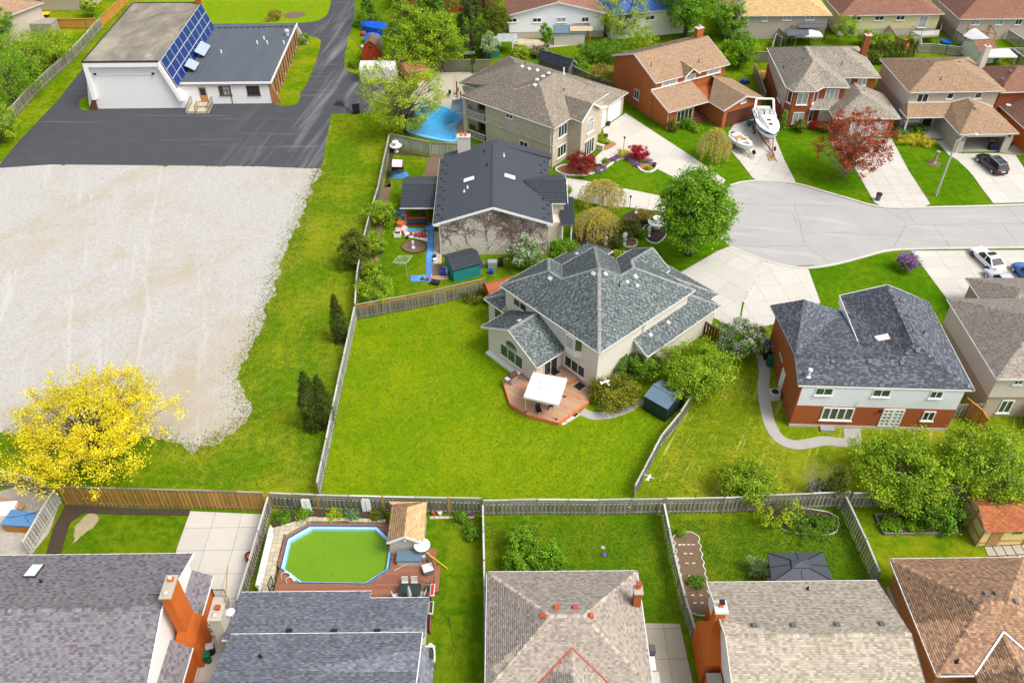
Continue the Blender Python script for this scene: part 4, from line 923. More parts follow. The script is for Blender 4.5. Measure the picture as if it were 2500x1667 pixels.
# beige stone house with the pool
def house_stone():
 F=Fr((5.2,95.25),142.9);w=lambda u,v,z=0.0:F(u,-v,z)
 H=thing('stone_house','large beige stone house with taupe hipped roof beside the blue pool','house',w(8,6,0))
 Z=5.8
 r1,r4,v1=w(5.77,4.69,8.5),w(11.67,2.88,7.5),w(8.2,2.9,7.5)
 r2=w(5.9,8.2,8.5);r3=w(12.3,8.5,8.0)
 faces=[[w(0,0,Z),r1,v1,w(8.2,0,Z)],[w(8.2,0,Z),v1,r4,w(15,0,Z)],[w(15,0,Z),r4,w(15,2.9,Z)],[r4,v1,w(9.2,3.2,7.35),w(15,2.9,5.8)],[r1,r2,w(9.2,3.2,7.35),v1],[w(15,2.9,Z),w(17.7,2.95,Z),r3,w(9.2,3.2,7.35)],[w(9.2,3.2,7.35),r3,r2],[w(17.7,2.95,Z),w(17.7,14,Z),r3],[w(17.7,14,Z),w(6,14,Z),r2,r3],[w(6,14,Z),w(0,12.4,Z),r2],[w(0,0,Z),w(0,3.5,Z),w(2.4,5.7,7.2),r1],[w(2.4,5.7,7.2),w(0,8.3,Z),w(0,12.4,Z),r2],[w(2.4,5.7,7.2),r2,r1],[w(0,3.5,Z),w(-1.75,3.5,Z),w(-1.75,5.9,7.35),w(2.4,5.9,7.3)],[w(-1.75,5.9,7.35),w(-1.75,8.3,Z),w(0,8.3,Z),w(2.4,5.9,7.3)]]
 faces=[f if nrm([Vector(p)for p in f]).z>0 else f[::-1]for f in faces]
 roof(H,faces,'taupe',[(w(0,0,Z),r1),(r1,r2),(w(15,0,Z),r4),(r4,v1),(r1,v1),(w(17.7,2.95,Z),r3),(w(17.7,14,Z),r3),(r3,r2),(w(-1.75,5.9,7.35),w(2.2,5.9,7.3)),(w(0,12.4,Z),r2)])
 gutter(H,[w(15,2.9,Z),w(15,0,Z),w(0,0,Z),w(0,3.5,Z),w(-1.7,3.5,Z)],'white');gutter(H,[w(17.7,14,Z),w(17.7,2.95,Z),w(15.1,2.95,Z)],'white');gutter(H,[w(0,8.4,Z),w(0,12.4,Z),w(6,14,Z)],'white')
 rake(H,[w(-1.78,3.5,Z),w(-1.78,5.9,7.38),w(-1.78,8.3,Z)],'white',.06,.22)
 m=MB();m.bar(w(-1.7,8.3,Z-.1),w(-1.7,9.2,Z-.1),.5,.15);m.build('soffit_return',MT['soffit'],H)
 wall(H,[w(.45,.45),w(11.2,.45),w(11.2,3.3),w(17.2,3.4),w(17.2,13.6),w(.45,12.0)],0,Z-.04,'stone_h3')
 wall(H,[w(-1.45,3.9),w(.6,3.9),w(.6,8.0),w(-1.45,8.0)],0,Z-.04,'stone_h3');wallpoly(H,[w(-1.45,3.9,Z-.05),w(-1.45,8.0,Z-.05),w(-1.45,5.9,7.1)],'stone_h3')
 for(u,v)in((14.55,.45),(14.55,2.9)):
  m=MB();m.box(w(u,v,2.85),(.5,.5,5.7),F.yaw);m.build('pillar',MT['stone_h3'],H)
 m=MB();m.prism([w(11.2,.45),w(14.8,.45),w(14.8,3.2),w(11.2,3.2)],2.75,2.95);m.build('balcony_floor',MT['concrete'],H)
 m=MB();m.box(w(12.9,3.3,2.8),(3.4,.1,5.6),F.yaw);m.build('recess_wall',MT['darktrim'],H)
 for zb in(.05,2.95):
  for z in(zb+.08,zb+.95):
   m=MB();m.bar(w(11.3,.48,z),w(14.3,.48,z),.2,.13);m.build('balustrade_rail',MT['concrete'],H)
  b=MB();b.lathe((0,0,0),[(.08,0),(.05,.1),(.1,.3),(.06,.6),(.08,.76)],8);bm_=b.mesh('baluster');bm_.materials.append(MT['concrete'])
  for i in range(9):inst('baluster',bm_,H,w(11.6+i*.31,.48,zb+.14))
 A,B=w(15,.45),w(.45,.45)
 window(H,A,B,('G',915,1140),('G',1045,1115),2,'white','glass',True)
 s0=Vector((on('G',1165,1568,A,B)-A).to_2d()).length;window(H,A,B,(s0,1.3),(s0+1.35,2.3),2,'white','glass',True)
 m=MB();m.bar(w(.4,.38,3.05),w(11.3,.38,3.05),.1,.1);m.build('belt_course',MT['concrete'],H)
 downspout(H,w(.75,.38,Z-.1),w(.75,.38,.1),'white')
 A,B=w(.45,.45),w(.45,3.9);window(H,A,B,(1.05,3.6),(3.0,5.2),3,'white','glass',True);window(H,A,B,(1.05,.8),(3.0,2.4),3,'white','glass',True)
 A,B=w(-1.45,3.9),w(-1.45,8.0);window(H,A,B,(1.35,3.3),(2.75,4.75),2,'white','curtain',True,arch=True);window(H,A,B,(.9,.1),(3.2,2.3),4,'white','glass',False,name='entry_door')
 z3=3.2
 gf=[[w(.75,9.0,z3),w(.75,19.1,z3),w(6.0,14.6,5.3),w(6.0,11.5,5.3)],[w(.75,19.1,z3),w(11.5,19.1,z3),w(6.0,14.6,5.3)],[w(11.5,19.1,z3),w(11.5,13,z3),w(6.0,13,5.3),w(6.0,14.6,5.3)]]
 gf=[f if nrm([Vector(p)for p in f]).z>0 else f[::-1]for f in gf]
 roof(H,gf,'taupe',[(w(.75,19.1,z3),w(6.0,14.6,5.3))]);gutter(H,[w(.75,9.0,z3),w(.75,19.1,z3),w(11.5,19.1,z3)],'white')
 wall(H,[w(1.15,8.0),w(1.15,18.7),w(11,18.7),w(11,12)],0,z3-.04,'stone_h3')
 A,B=w(1.15,8.0),w(1.15,18.7);door(H,A,B,(4.0,.05),(6.0,2.75),'white','garage_door',4,False);door(H,A,B,(6.6,.05),(9.9,2.75),'white','garage_door',4,False)
 for q in((1210,250),(1335,292),(1480,315)):vent(H,'G',q[0],q[1],faces[6],'white',.4,.2)
 for q in((1440,580,0),(1475,487,4),(1582,428,4),(1682,370,4)):vent(H,'G',q[0],q[1],faces[q[2]],'white',.4,.2)
 pipe(H,'G',1950,380,faces[9],'white',.1,.9);pipe(H,'G',1262,205,faces[8],'black');pipe(H,'H',422,145,faces[12],'grey',.1,.2)
 m=MB();m.slab([w(15.2,2.2,2.9),w(17.6,5.2,2.9),w(19.6,3.6,2.5),w(17.4,.6,2.5)],.05);m.build('awning',MT['metal_roof'],H)
 for q in(('G',118,985),('G',45,800)):
  p=at(*q);m=MB();m.tube([p,p+Vector((0,0,2.5))],.09,8);m.build('awning_post',MT['wood_brown'],H)
house_stone()
# orange brick house (boats in front)
def up(fs):return[f if nrm([Vector(p)for p in f]).z>0 else f[::-1]for f in fs]
def house_orange():
 F=Fr((19.43,108.98),28.9);Z=5.4;zr=7.5
 H=thing('brick_house','orange brick house with tan roof behind the boats','house',F(6,4,0))
 f=[[F(0,0,Z),F(12.8,0,Z),F(12.8,5.5,zr),F(0,5.5,zr)],[F(0,5.5,zr),F(12.8,5.5,zr),F(12.8,10.6,Z),F(0,10.6,Z)]]
 d=[[F(4.7,-.35,Z+.02),F(6.0,-.35,6.35),F(6.0,2.6,6.45),F(4.7,.1,Z+.06)],[F(6.0,-.35,6.35),F(7.3,-.35,Z+.02),F(7.3,.1,Z+.06),F(6.0,2.6,6.45)]]
 roof(H,f+up(d),'tan',[(F(0,5.5,zr),F(12.8,5.5,zr)),(F(6,-.35,6.35),F(6,2.5,6.45))])
 rake(H,[F(-.02,0,Z),F(-.02,5.5,zr),F(-.02,10.6,Z)]);rake(H,[F(12.82,0,Z),F(12.82,5.5,zr),F(12.82,10.6,Z)]);rake(H,[F(4.7,-.38,Z),F(6,-.38,6.35),F(7.3,-.38,Z)])
 gutter(H,[F(0,0,Z),F(4.6,0,Z)]);gutter(H,[F(7.4,0,Z),F(12.8,0,Z)])
 wall(H,rect(F,.25,12.5,.45,10.2),0,Z-.04,'brick_orange');wallpoly(H,[F(.25,10.2,Z-.05),F(.25,.45,Z-.05),F(.25,5.5,zr-.25)],'brick_orange')
 wallpoly(H,[F(4.95,.2,Z-.05),F(7.05,.2,Z-.05),F(6,.2,6.15)],'brick_orange',.3)
 lo=[[F(-.3,-3.85,2.9),F(6.5,-3.85,2.9),F(6.5,.44,4.25),F(-.3,.44,4.25)]]
 ga=[[F(6.45,-7.0,2.9),F(10.2,-7.0,4.15),F(10.2,.44,4.15),F(6.45,-3.85,2.9)],[F(10.2,-7.0,4.15),F(13.9,-7.0,2.9),F(13.9,.44,2.9),F(10.2,.44,4.15)]]
 ga[0]=[F(6.45,-7.0,2.9),F(10.2,-7.0,4.15),F(10.2,-.1,4.15),F(6.45,-3.85,2.9)]
 roof(H,up(lo+ga),'tan',[(F(10.2,-7,4.15),F(10.2,.4,4.15))])
 gutter(H,[F(-.3,-3.85,2.9),F(6.45,-3.85,2.9),F(6.45,-7.0,2.9)]);rake(H,[F(6.45,-7.03,2.9),F(10.2,-7.03,4.15),F(13.9,-7.03,2.9)]);rake(H,[F(-.32,-3.85,2.9),F(-.32,.44,4.25)]);rake(H,[F(-.3,.4,4.36),F(11.6,.4,4.36)],'white',.3,.1)
 wall(H,rect(F,.25,4.6,-3.3,.6),0,2.85,'brick_orange');wall(H,rect(F,6.9,13.5,-6.6,.6),0,2.85,'brick_orange')
 wallpoly(H,[F(.25,.6,2.8),F(.25,-3.3,2.8),F(.25,.6,4.1)],'brick_orange');wallpoly(H,[F(6.9,-6.6,2.84),F(13.5,-6.6,2.84),F(10.2,-6.6,3.95)],'brick_orange')
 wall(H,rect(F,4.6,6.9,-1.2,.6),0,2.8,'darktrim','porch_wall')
 m=MB();m.prism(rect(F,4.4,6.9,-3.4,-1.2),0,.45);m.prism(rect(F,4.6,6.9,-3.9,-3.4),0,.22);m.build('porch_step',MT['wood_brown'],H)
 A,B=F(6.9,-6.6),F(13.5,-6.6);door(H,A,B,(.7,.05),(5.7,2.2),'wood_brown','garage_door',4,False);window(H,A,B,(2.7,3.0),(3.7,3.4),1,'trim','curtain',True,name='gable_vent')
 A,B=F(.25,-3.3),F(4.6,-3.3);window(H,A,B,(1.3,.7),(4.0,2.3),4,'cream','glass',True)
 A,B=F(.25,.45),F(12.5,.45);window(H,A,B,(1.6,4.35),(3.3,5.2),2,'white','curtain',False,rows=2);window(H,A,B,(9.4,4.35),(10.9,5.2),2,'white','curtain',False,rows=2);window(H,A,B,(5.5,4.35),(6.4,5.4),2,'white','curtain',False,rows=3,arch=True)
 for s in(1.05,3.4,5.0,6.5,8.85,11.0):
  m=MB();m.box(F(.25+s+.22,.4,4.8),(.42,.06,.95),F.yaw);m.build('shutter',MT['cream'],H)
 A,B=F(.25,10.2),F(.25,-3.3);window(H,A,B,('02',1120,895),('02',1172,840),2,'trim','glass',True)
 for q in((1030,483),(1210,455),(1370,415),(1515,383),(1660,343)):vent(H,'02',q[0],q[1]+2,f[1],'grey',.4,.14)
 pipe(H,'02',1277,612,f[0],ht=.6);pipe(H,'02',1714,575,f[0],ht=.5)
 c=at('02',1735,330,7.0);chimney(H,F(11.9,6.4),F.yaw,1.1,.7,6.4,8.5,'brick_orange','concrete',1,'steel')
 downspout(H,F(.1,-3.3,2.8),F(.1,-3.3,0))
house_orange()
# brown brick house (red tree in front)
def house_brown():
 F=Fr((36.73,107.8),-1.1);Z=5.4
 H=thing('brick_house','brown brick house with greige roof behind the red leaved tree','house',F(6,5,0))
 zr=7.35;a1,a2=F(4.3,4.3,zr),F(4.3,8.9,zr)
 A=[[F(0,0,Z),F(.72,-1.3,Z),F(2.2,.75,6.3)],[F(.72,-1.3,Z),F(3.7,-1.25,Z),F(2.2,.75,6.3)],[F(3.7,-1.25,Z),F(5.0,0,Z),F(2.2,.75,6.3)],[F(0,0,Z),F(2.2,.75,6.3),a1],[F(2.2,.75,6.3),F(5.0,0,Z),a1],[F(5,0,Z),F(8.5,0,Z),a1],[F(8.5,0,Z),F(8.5,13.1,Z),a2,a1],[F(8.5,13.1,Z),F(.2,13.1,Z),a2],[F(.2,13.1,Z),F(0,0,Z),a1,a2]]
 zb=7.0;b1,b2=F(9.6,7.4,zb),F(9.6,9.6,zb)
 B=[[F(7.6,3.2,Z),F(13.6,3.2,Z),b1],[F(13.6,3.2,Z),F(13.6,13.9,Z),b2,b1],[F(13.6,13.9,Z),F(6,13.9,Z),b2]]
 B=[[F(8.3,3.2,Z-.02),F(13.6,3.2,Z-.02),F(9.8,7.2,7.05),F(4.9,7.2,7.05)],B[1],B[2],[F(4.9,7.2,7.05),F(9.8,7.2,7.05),F(9.6,9.6,7.0),F(4.9,9.6,7.0)]]
 roof(H,up(A),'greige',[(F(2.2,.75,6.3),F(3.7,-1.25,Z)),(F(.72,-1.3,Z),F(2.2,.75,6.3)),(a1,a2),(F(8.5,0,Z),a1)]);roof(H,up(B),'greige',[(F(13.6,3.2,Z),F(9.8,7.2,7.05))])
 gutter(H,[F(.2,13.1,Z),F(0,0,Z),F(.72,-1.3,Z),F(3.7,-1.25,Z),F(5,0,Z),F(8.5,0,Z),F(8.5,3.2,Z),F(13.6,3.2,Z),F(13.6,13,Z)],'soffit')
 wall(H,[F(.45,.4),F(1.05,-.9),F(3.5,-.85),F(4.8,.4),F(8.1,.4),F(8.1,3.6),F(13.2,3.6),F(13.2,12.6),F(.6,12.6)],0,Z-.05,'brick_red')
 wallpoly(H,[F(.4,12.6,Z-.06),F(.4,12.6,3.8),F(.4,.5,1.9),F(.4,.4,Z-.06)],'siding_taupe',.04)
 w1=[F(.45,.4),F(1.05,-.9),F(3.5,-.85),F(4.8,.4)]
 for i in range(3):
  L=(w1[i+1]-w1[i]).length
  for z in(.5,3.3):window(H,w1[i],w1[i+1],(L*.2,z),(L*.8,z+1.7),2 if i==1 else 1,'white','curtain' if i==1 else 'glass',True)
 window(H,F(4.8,.4),F(8.1,.4),(.8,3.3),(2.6,4.9),3,'white','curtain',True)
 window(H,F(8.1,3.6),F(13.2,3.6),(.5,4.1),(1.7,5.1),2,'white','curtain',True);window(H,F(8.1,3.6),F(13.2,3.6),(2.7,4.1),(3.9,5.1),2,'white','curtain',True)
 window(H,F(.45,12.6),F(.45,.4),(8.6,2.0),(10.2,3.4),1,'white','curtain',True)
 po=[[F(3.4,-1.3,2.9),F(7.6,-1.3,2.9),F(7.6,.4,3.6),F(4.6,.4,3.6)]]
 r1,r2=F(10.4,.3,4.5),F(10.4,3.5,4.5)
 ga=[[F(6.0,-3.95,2.9),F(14.8,-3.85,2.9),r1],[F(14.8,-3.85,2.9),F(14.8,3.6,2.9),r2,r1],[F(6.0,-3.95,2.9),r1,r2,F(6.0,3.6,2.9)]]
 roof(H,up(po+ga),'greige',[(F(14.8,-3.85,2.9),r1),(F(6.0,-3.95,2.9),r1),(r1,r2)])
 gutter(H,[F(6.0,-1.3,2.9),F(6.0,-3.95,2.9),F(14.8,-3.85,2.9),F(14.8,3.6,2.9)],'soffit');gutter(H,[F(3.4,-1.3,2.9),F(6,-1.3,2.9)],'soffit')
 wall(H,rect(F,7.9,14.3,-3.4,3.8),0,2.85,'brick_red');door(H,F(7.9,-3.4),F(14.3,-3.4),(.7,.05),(5.7,2.2),'soffit','garage_door',4,False)
 door(H,F(4.8,.4),F(8.1,.4),(.6,.3),(2.5,2.4),'white','entry_door',0,True)
 chimney(H,F(13.2,10.4),F.yaw,.8,.8,4.5,8.4,'brick_red','concrete',1,'orange')
 for q in((335,445,8),(345,460,8),(325,545,8)):vent(H,'03',q[0],q[1],up(A)[q[2]],'grey',.4,.15)
 pipe(H,'03',140,632,up(A)[8],ht=.5);pipe(H,'03',677,595,up(B)[0],ht=.5);vent(H,'03',880,832,up(ga)[1],'grey',.3,.12)
house_brown()
# beige brick house with the open garage
def house_beige():
 F=Fr((52.72,106.15),2.2);Z=5.4
 H=thing('brick_house','beige brick house with brown hipped roof and open garage','house',F(6,4,0))
 f,ln,(ra,rb)=hipfaces(F,0,12.9,0,11,Z,7.3,5.4)
 roof(H,f,'tan',ln);gutter(H,[F(0,11,Z),F(0,0,Z),F(12.9,0,Z),F(12.9,11,Z)],'white')
 wall(H,rect(F,.5,12.4,.4,10.6),0,Z-.04,'brick_grey');wallpoly(H,[F(.44,10.6,Z-.06),F(.44,10.6,2.9),F(.44,.4,2.9),F(.44,.4,Z-.06)],'siding_beige',.04)
 A,B=F(.5,.4),F(12.4,.4)
 window(H,A,B,(.95,3.75),(2.5,5.0),2,'white','glass',True);window(H,A,B,(4.95,4.2),(5.85,5.05),1,'white','glass',True);window(H,A,B,(8.75,4.2),(9.7,5.05),1,'white','glass_green',True)
 ap=F(8.45,-1.6,4.3);ap2=F(8.45,.4,4.3)
 lo=[[F(-.45,-2.2,2.9),F(4.55,-2.2,2.9),F(6.4,.4,3.75),F(.4,.4,3.75)],[F(-.45,.4,2.9),F(-.45,-2.2,2.9),F(.4,.4,3.75)],[F(4.55,-7.05,2.9),F(12.3,-7.05,2.9),ap],[F(12.3,-7.05,2.9),F(12.3,.4,2.9),ap2,ap],[F(4.55,-7.05,2.9),ap,ap2,F(6.4,.4,3.75),F(4.55,-2.2,2.9)]]
 roof(H,up(lo),'tan',[(F(4.55,-7.05,2.9),ap),(F(12.3,-7.05,2.9),ap),(ap,ap2)])
 gutter(H,[F(-.45,.4,2.9),F(-.45,-2.2,2.9),F(4.55,-2.2,2.9),F(4.55,-7.05,2.9),F(12.3,-7.05,2.9),F(12.3,.4,2.9)],'white')
 rake(H,[F(.4,.36,3.85),F(6.4,.36,3.85),F(8.45,.36,4.4),F(12.3,.36,3.0)],'cream',.2,.2)
 for q in(rect(F,4.95,5.3,-6.7,.4),rect(F,11.7,12.0,-6.7,.4),rect(F,5.3,5.85,-6.7,-6.4),rect(F,11.1,11.7,-6.7,-6.4)):wall(H,q,0,2.85,'brick_grey')
 m=MB();m.prism(rect(F,5.85,11.1,-6.7,-6.4),2.3,2.85);m.build('lintel',MT['cream'],H)
 m=MB();m.prism(rect(F,5.3,11.7,-6.4,.3),0,.06);m.build('garage_floor',MT['concrete_grey'],H)
 m=MB();m.prism(rect(F,5.7,11.2,-6.2,-2.4),2.45,2.52);m.build('raised_door',MT['white'],H)
 m=MB();m.bar(F(10.98,-6.72,0),F(10.98,-6.72,2.3),.1,.1);m.build('door_jamb',MT['curtain'],H)
 for u in(5.55,11.4):
  m=MB();m.box(F(u,-6.8,2.4),(.14,.14,.28),F.yaw);m.build('wall_lamp',MT['black'],H)
 tx=bpy.data.curves.new('house_number','FONT');tx.body='240';tx.size=.32;tx.extrude=.01;tmp=bpy.data.objects.new('tmp',tx);COL.objects.link(tmp);bpy.context.view_layer.update();me=bpy.data.meshes.new_from_object(tmp.evaluated_get(bpy.context.evaluated_depsgraph_get()));bpy.data.objects.remove(tmp);me.materials.clear();me.materials.append(MT['black']);to=link('house_number',me,H)
 to.location=F(5.33,-6.72,1.75)-ORG[H.name];to.rotation_euler=(math.pi/2,0,F.yaw)
 wall(H,rect(F,.1,4.9,.1,.5),0,2.8,'brick_grey')
 window(H,F(.1,.1),F(4.9,.1),(.5,1.2),(2.5,2.4),3,'white','curtain',True);door(H,F(.1,.1),F(4.9,.1),(3.1,.3),(4.3,2.45),'black','entry_door',0)
 m=MB();m.prism(rect(F,2.7,4.95,-2.4,.1),0,.4);m.prism(rect(F,3.2,4.95,-2.9,-2.4),0,.2);m.build('porch_step',MT['concrete'],H)
 m=MB();m.bar(F(-.1,-1.9,0),F(-.1,-1.9,2.85),.2,.2);m.build('porch_post',MT['cream'],H)
 chimney(H,F(13.0,7.6),F.yaw,.75,.75,4.0,8.3,'siding_beige','concrete',1,'orange')
 for q in((1485,570,2),(1425,540,2),(1756,574,1),(1615,548,2)):vent(H,'03',q[0],q[1],f[q[2]],'grey',.35,.14)
 pipe(H,'03',1583,735,f[0],ht=.5);vent(H,'03',1895,1000,up(lo)[2],'grey',.4,.15)
 r=[[F(2.2,11.05,4.5),F(9,11.05,4.5),F(9,13,3.9),F(2.4,13,3.9)]]
 roof(H,r,'tan');wall(H,rect(F,2.8,9,10.8,12.8),0,3.8,'brick_grey')
house_beige()
def house_edge():
 F=Fr((64.8,107.0),3.9)
 H=thing('brick_house','red brown roofed house cut off by the right edge beyond the open garage','house',F(6,0,0))
 f,ln,_=hipfaces(F,.3,13,0,8.2,5.0,6.8,4.2);roof(H,f,'redbrown',ln);gutter(H,[F(.3,8.2,5),F(.3,0,5),F(13,0,5)],'white')
 wall(H,rect(F,.8,12.6,.4,7.8),0,4.95,'brick_red')
 lo=[[F(1.4,-9,2.9),F(1.4,.4,2.9),F(5.6,.4,4.4),F(5.6,-5,4.4)],[F(1.4,-9,2.9),F(5.6,-5,4.4),F(9.8,-9,2.9)],[F(9.8,-9,2.9),F(5.6,-5,4.4),F(5.6,.4,4.4),F(9.8,.4,2.9)]]
 roof(H,up(lo),'redbrown',[(F(1.4,-9,2.9),F(5.6,-5,4.4)),(F(5.6,-5,4.4),F(5.6,.4,4.4))]);gutter(H,[F(1.4,.4,2.9),F(1.4,-9,2.9),F(9.8,-9,2.9)],'white')
 wall(H,rect(F,1.8,9.4,-8.6,.4),0,2.85,'brick_sheen');window(H,F(1.8,.4),F(1.8,-8.6),(1.3,1.0),(2.3,1.9),2,'trim','glass')
 for q in((2225,657),(2150,727)):vent(H,'03',q[0],q[1],f[0],'grey',.35,.14)
 pipe(H,'03',2158,795,f[0]);p=F(1.5,-1.2,3.1);m=MB();m.lathe(p+Vector((0,0,.5)),[(.02,0),(.25,.06),(.36,.16)],12);m.tube([p,p+Vector((0,0,.55))],.03,6);m.build('satellite_dish',MT['lightgrey'],H)
house_edge()
# rust brick house with slate roof
def house_rust():
 F=Fr((24.13,51.14),-2.3);Z=5.0;zr=6.1
 H=thing('brick_house','rust brick house with white siding band and dark slate shingles','house',F(7,5,0))
 R0,R1=F(0,2.5,zr),F(9.2,2.6,zr);G0,G1=F(10.3,3.7,6.75),F(10.3,11.8,6.85);FR=F(14.6,0,Z)
 f=[[F(0,0,Z),FR,R1,R0],[FR,G0,R1],[FR,F(14.6,11.8,Z),G1,G0],[R1,G0,G1,F(6.25,11.75,5.5),F(6.1,4.4,5.75)],[R0,F(6.1,2.55,zr),F(6.1,10.1,5.0),F(2.45,10.4,6.0),F(2.4,7.4,5.95)],[R0,F(2.4,7.4,5.95),F(2.45,10.4,6.0),F(-.3,10.7,5.0)],[F(6.1,2.55,zr),R1,F(6.1,4.4,5.76)]]
 f=up(f)
 roof(H,f,'slate',[(R0,R1),(R1,G0),(G0,G1),(FR,G0),(F(2.4,7.4,5.95),F(2.45,10.4,6.0))],tab=.3,exp=.14)
 gutter(H,[F(0,0,Z),FR,F(14.6,11.8,Z)],'white');rake(H,[F(-.03,0,Z),F(-.03,2.5,zr),F(-.32,10.7,5.0)],'grey',.05,.16);rake(H,[F(6.2,11.8,5.5),F(10.3,11.86,6.85),F(14.6,11.84,Z)],'white')
 wallpoly(H,[F(6.2,11.6,5.45),F(6.2,11.6,4.8),F(6.05,4.6,5.3),F(6.05,4.6,5.72)],'siding_white',.05);rake(H,[F(6.2,11.75,5.5),F(6.05,4.5,5.75)],'white')
 wall(H,[F(.3,0),F(13.9,0),F(14.1,11.4),F(6.4,11.4),F(6.4,10.0),F(.4,10.3)],0,2.62,'brick_h8')
 wall(H,[F(.4,.001),F(13.9,.001),F(14.1,11.4),F(6.4,11.4),F(6.4,10.0),F(.4,10.3)],2.62,Z-.04,'siding_white')
 wallpoly(H,[F(.28,10.3,4.95),F(.28,10.3,0),F(.28,-.01,0),F(.28,-.01,Z-.06),F(.28,2.5,zr-.15)],'brick_h8',.1)
 m=MB();m.prism([F(.24,-.05),F(13.95,-.05),F(13.95,.2),F(.24,.2)],0,.3);m.build('foundation',MT['concrete'],H)
 A,B=F(.3,0),F(13.9,0);s=lambda k,x,y:(on(k,x,y,A,B)-A).dot((B-A).normalized())
 for x0,x1 in((440,600),(972,1135),(1505,1622)):window(H,A,B,(s('23',x0,440),3.95),(s('23',x1,440),4.8),2,'white','glass_green',True,fw=.06)
 window(H,A,B,(s('23',480,690),.95),(s('23',770,690),2.5),4,'white','glass_green',True,fw=.12)
 window(H,A,B,(s('23',1415,680),1.2),(s('23',1528,680),2.35),2,'white','glass',True,fw=.1)
 window(H,A,B,(s('23',1030,700),.35),(s('23',1130,700),2.5),2,'white','curtain',False,rows=5,fw=.12,name='french_door');window(H,A,B,(s('23',1130,700),.35),(s('23',1228,700),2.5),2,'white','curtain',False,rows=5,fw=.12,name='french_door')
 m=MB();m.box(F(.33+s('23',1020,650),-.12,2.3),(.25,.2,.14),F.yaw);m.build('flood_lamp',MT['black'],H)
 m=MB();m.tube([F(5.4,-.06,3.4),F(5.3,-.05,2.6),F(5.5,-.05,2.3),F(5.2,-.05,1.5)],.012,5);m.build('cable',MT['black'],H)
 m=MB();m.prism(rect(F,2.9,4.1,-.6,-.02),0,.25);m.build('window_well',MT['galv'],H)
 A,B=F(.28,10.3),F(.28,0);door(H,A,B,(5.3,.2),(6.3,2.4),'white','side_door')
 m=MB();m.box(F(.2,6.0,2.7),(.06,1.4,.05),F.yaw);m.build('door_hood',MT['white'],H)
 skylight(H,'13',1045,1540,f[3],.8,1.3,'terra')
 for q in(('23',593,186,0),('23',930,190,0),('23',1223,202,0),('23',1368,88,1),('13',1215,1200,2),('13',1283,1338,2),('13',1340,1478,2)):vent(H,q[0],q[1],q[2],f[q[3]],'grey',.38,.18)
 pipe(H,'23',370,325,f[0],'white',.1,.75);P=hit('23',370,325,f[0]);m=MB();m.lathe(P+Vector((0,0,.75)),[(.08,0),(.19,.04),(.17,.16),(.05,.2)],12);m.build('chimney_cowl',MT['white'],H)
 pipe(H,'13',1425,1490,f[2],ht=.35);pipe(H,'13',510,1520,f[4],ht=.3);pipe(H,'23',838,20,f[3],'white',.05,.3)
house_rust()
def house_taupe():
 F=Fr((41.0,51.7),0);Z=5.2;g=.4
 H=thing('brick_house','taupe roofed house with beige siding at the right edge','house',F(6,5,0))
 f,ln,_=hipfaces(F,0,14,0,10.9,Z,Z+5.45*g);roof(H,f,'rose',ln);gutter(H,[F(0,10.9,Z),F(0,0,Z),F(14,0,Z)],'white')
 wall(H,rect(F,.6,13.5,.6,10.4),0,2.6,'brick_beige');wall(H,rect(F,.4,13.7,.4,10.6),2.6,Z-.04,'siding_beige')
 window(H,F(.4,.4),F(13.7,.4),('23',2245,390),('23',2350,350),2,'white','glass_green',True,fw=.07)
 window(H,F(.6,.6),F(13.5,.6),('23',2090,650),('23',2270,535),2,'white','glass_green',True,fw=.1)
 wall(H,rect(F,4.6,10,-2.2,.6),0,2.5,'brick_beige')
 f2,l2,_=hipfaces(F,5.1,14,10.0,17.1,2.9,4.3);roof(H,f2,'rose',l2);gutter(H,[F(5.1,10.0,2.9),F(5.1,17.1,2.9)][::-1],'white');wall(H,rect(F,5.5,13.5,10.4,16.7),0,2.85,'brick_beige')
house_taupe()
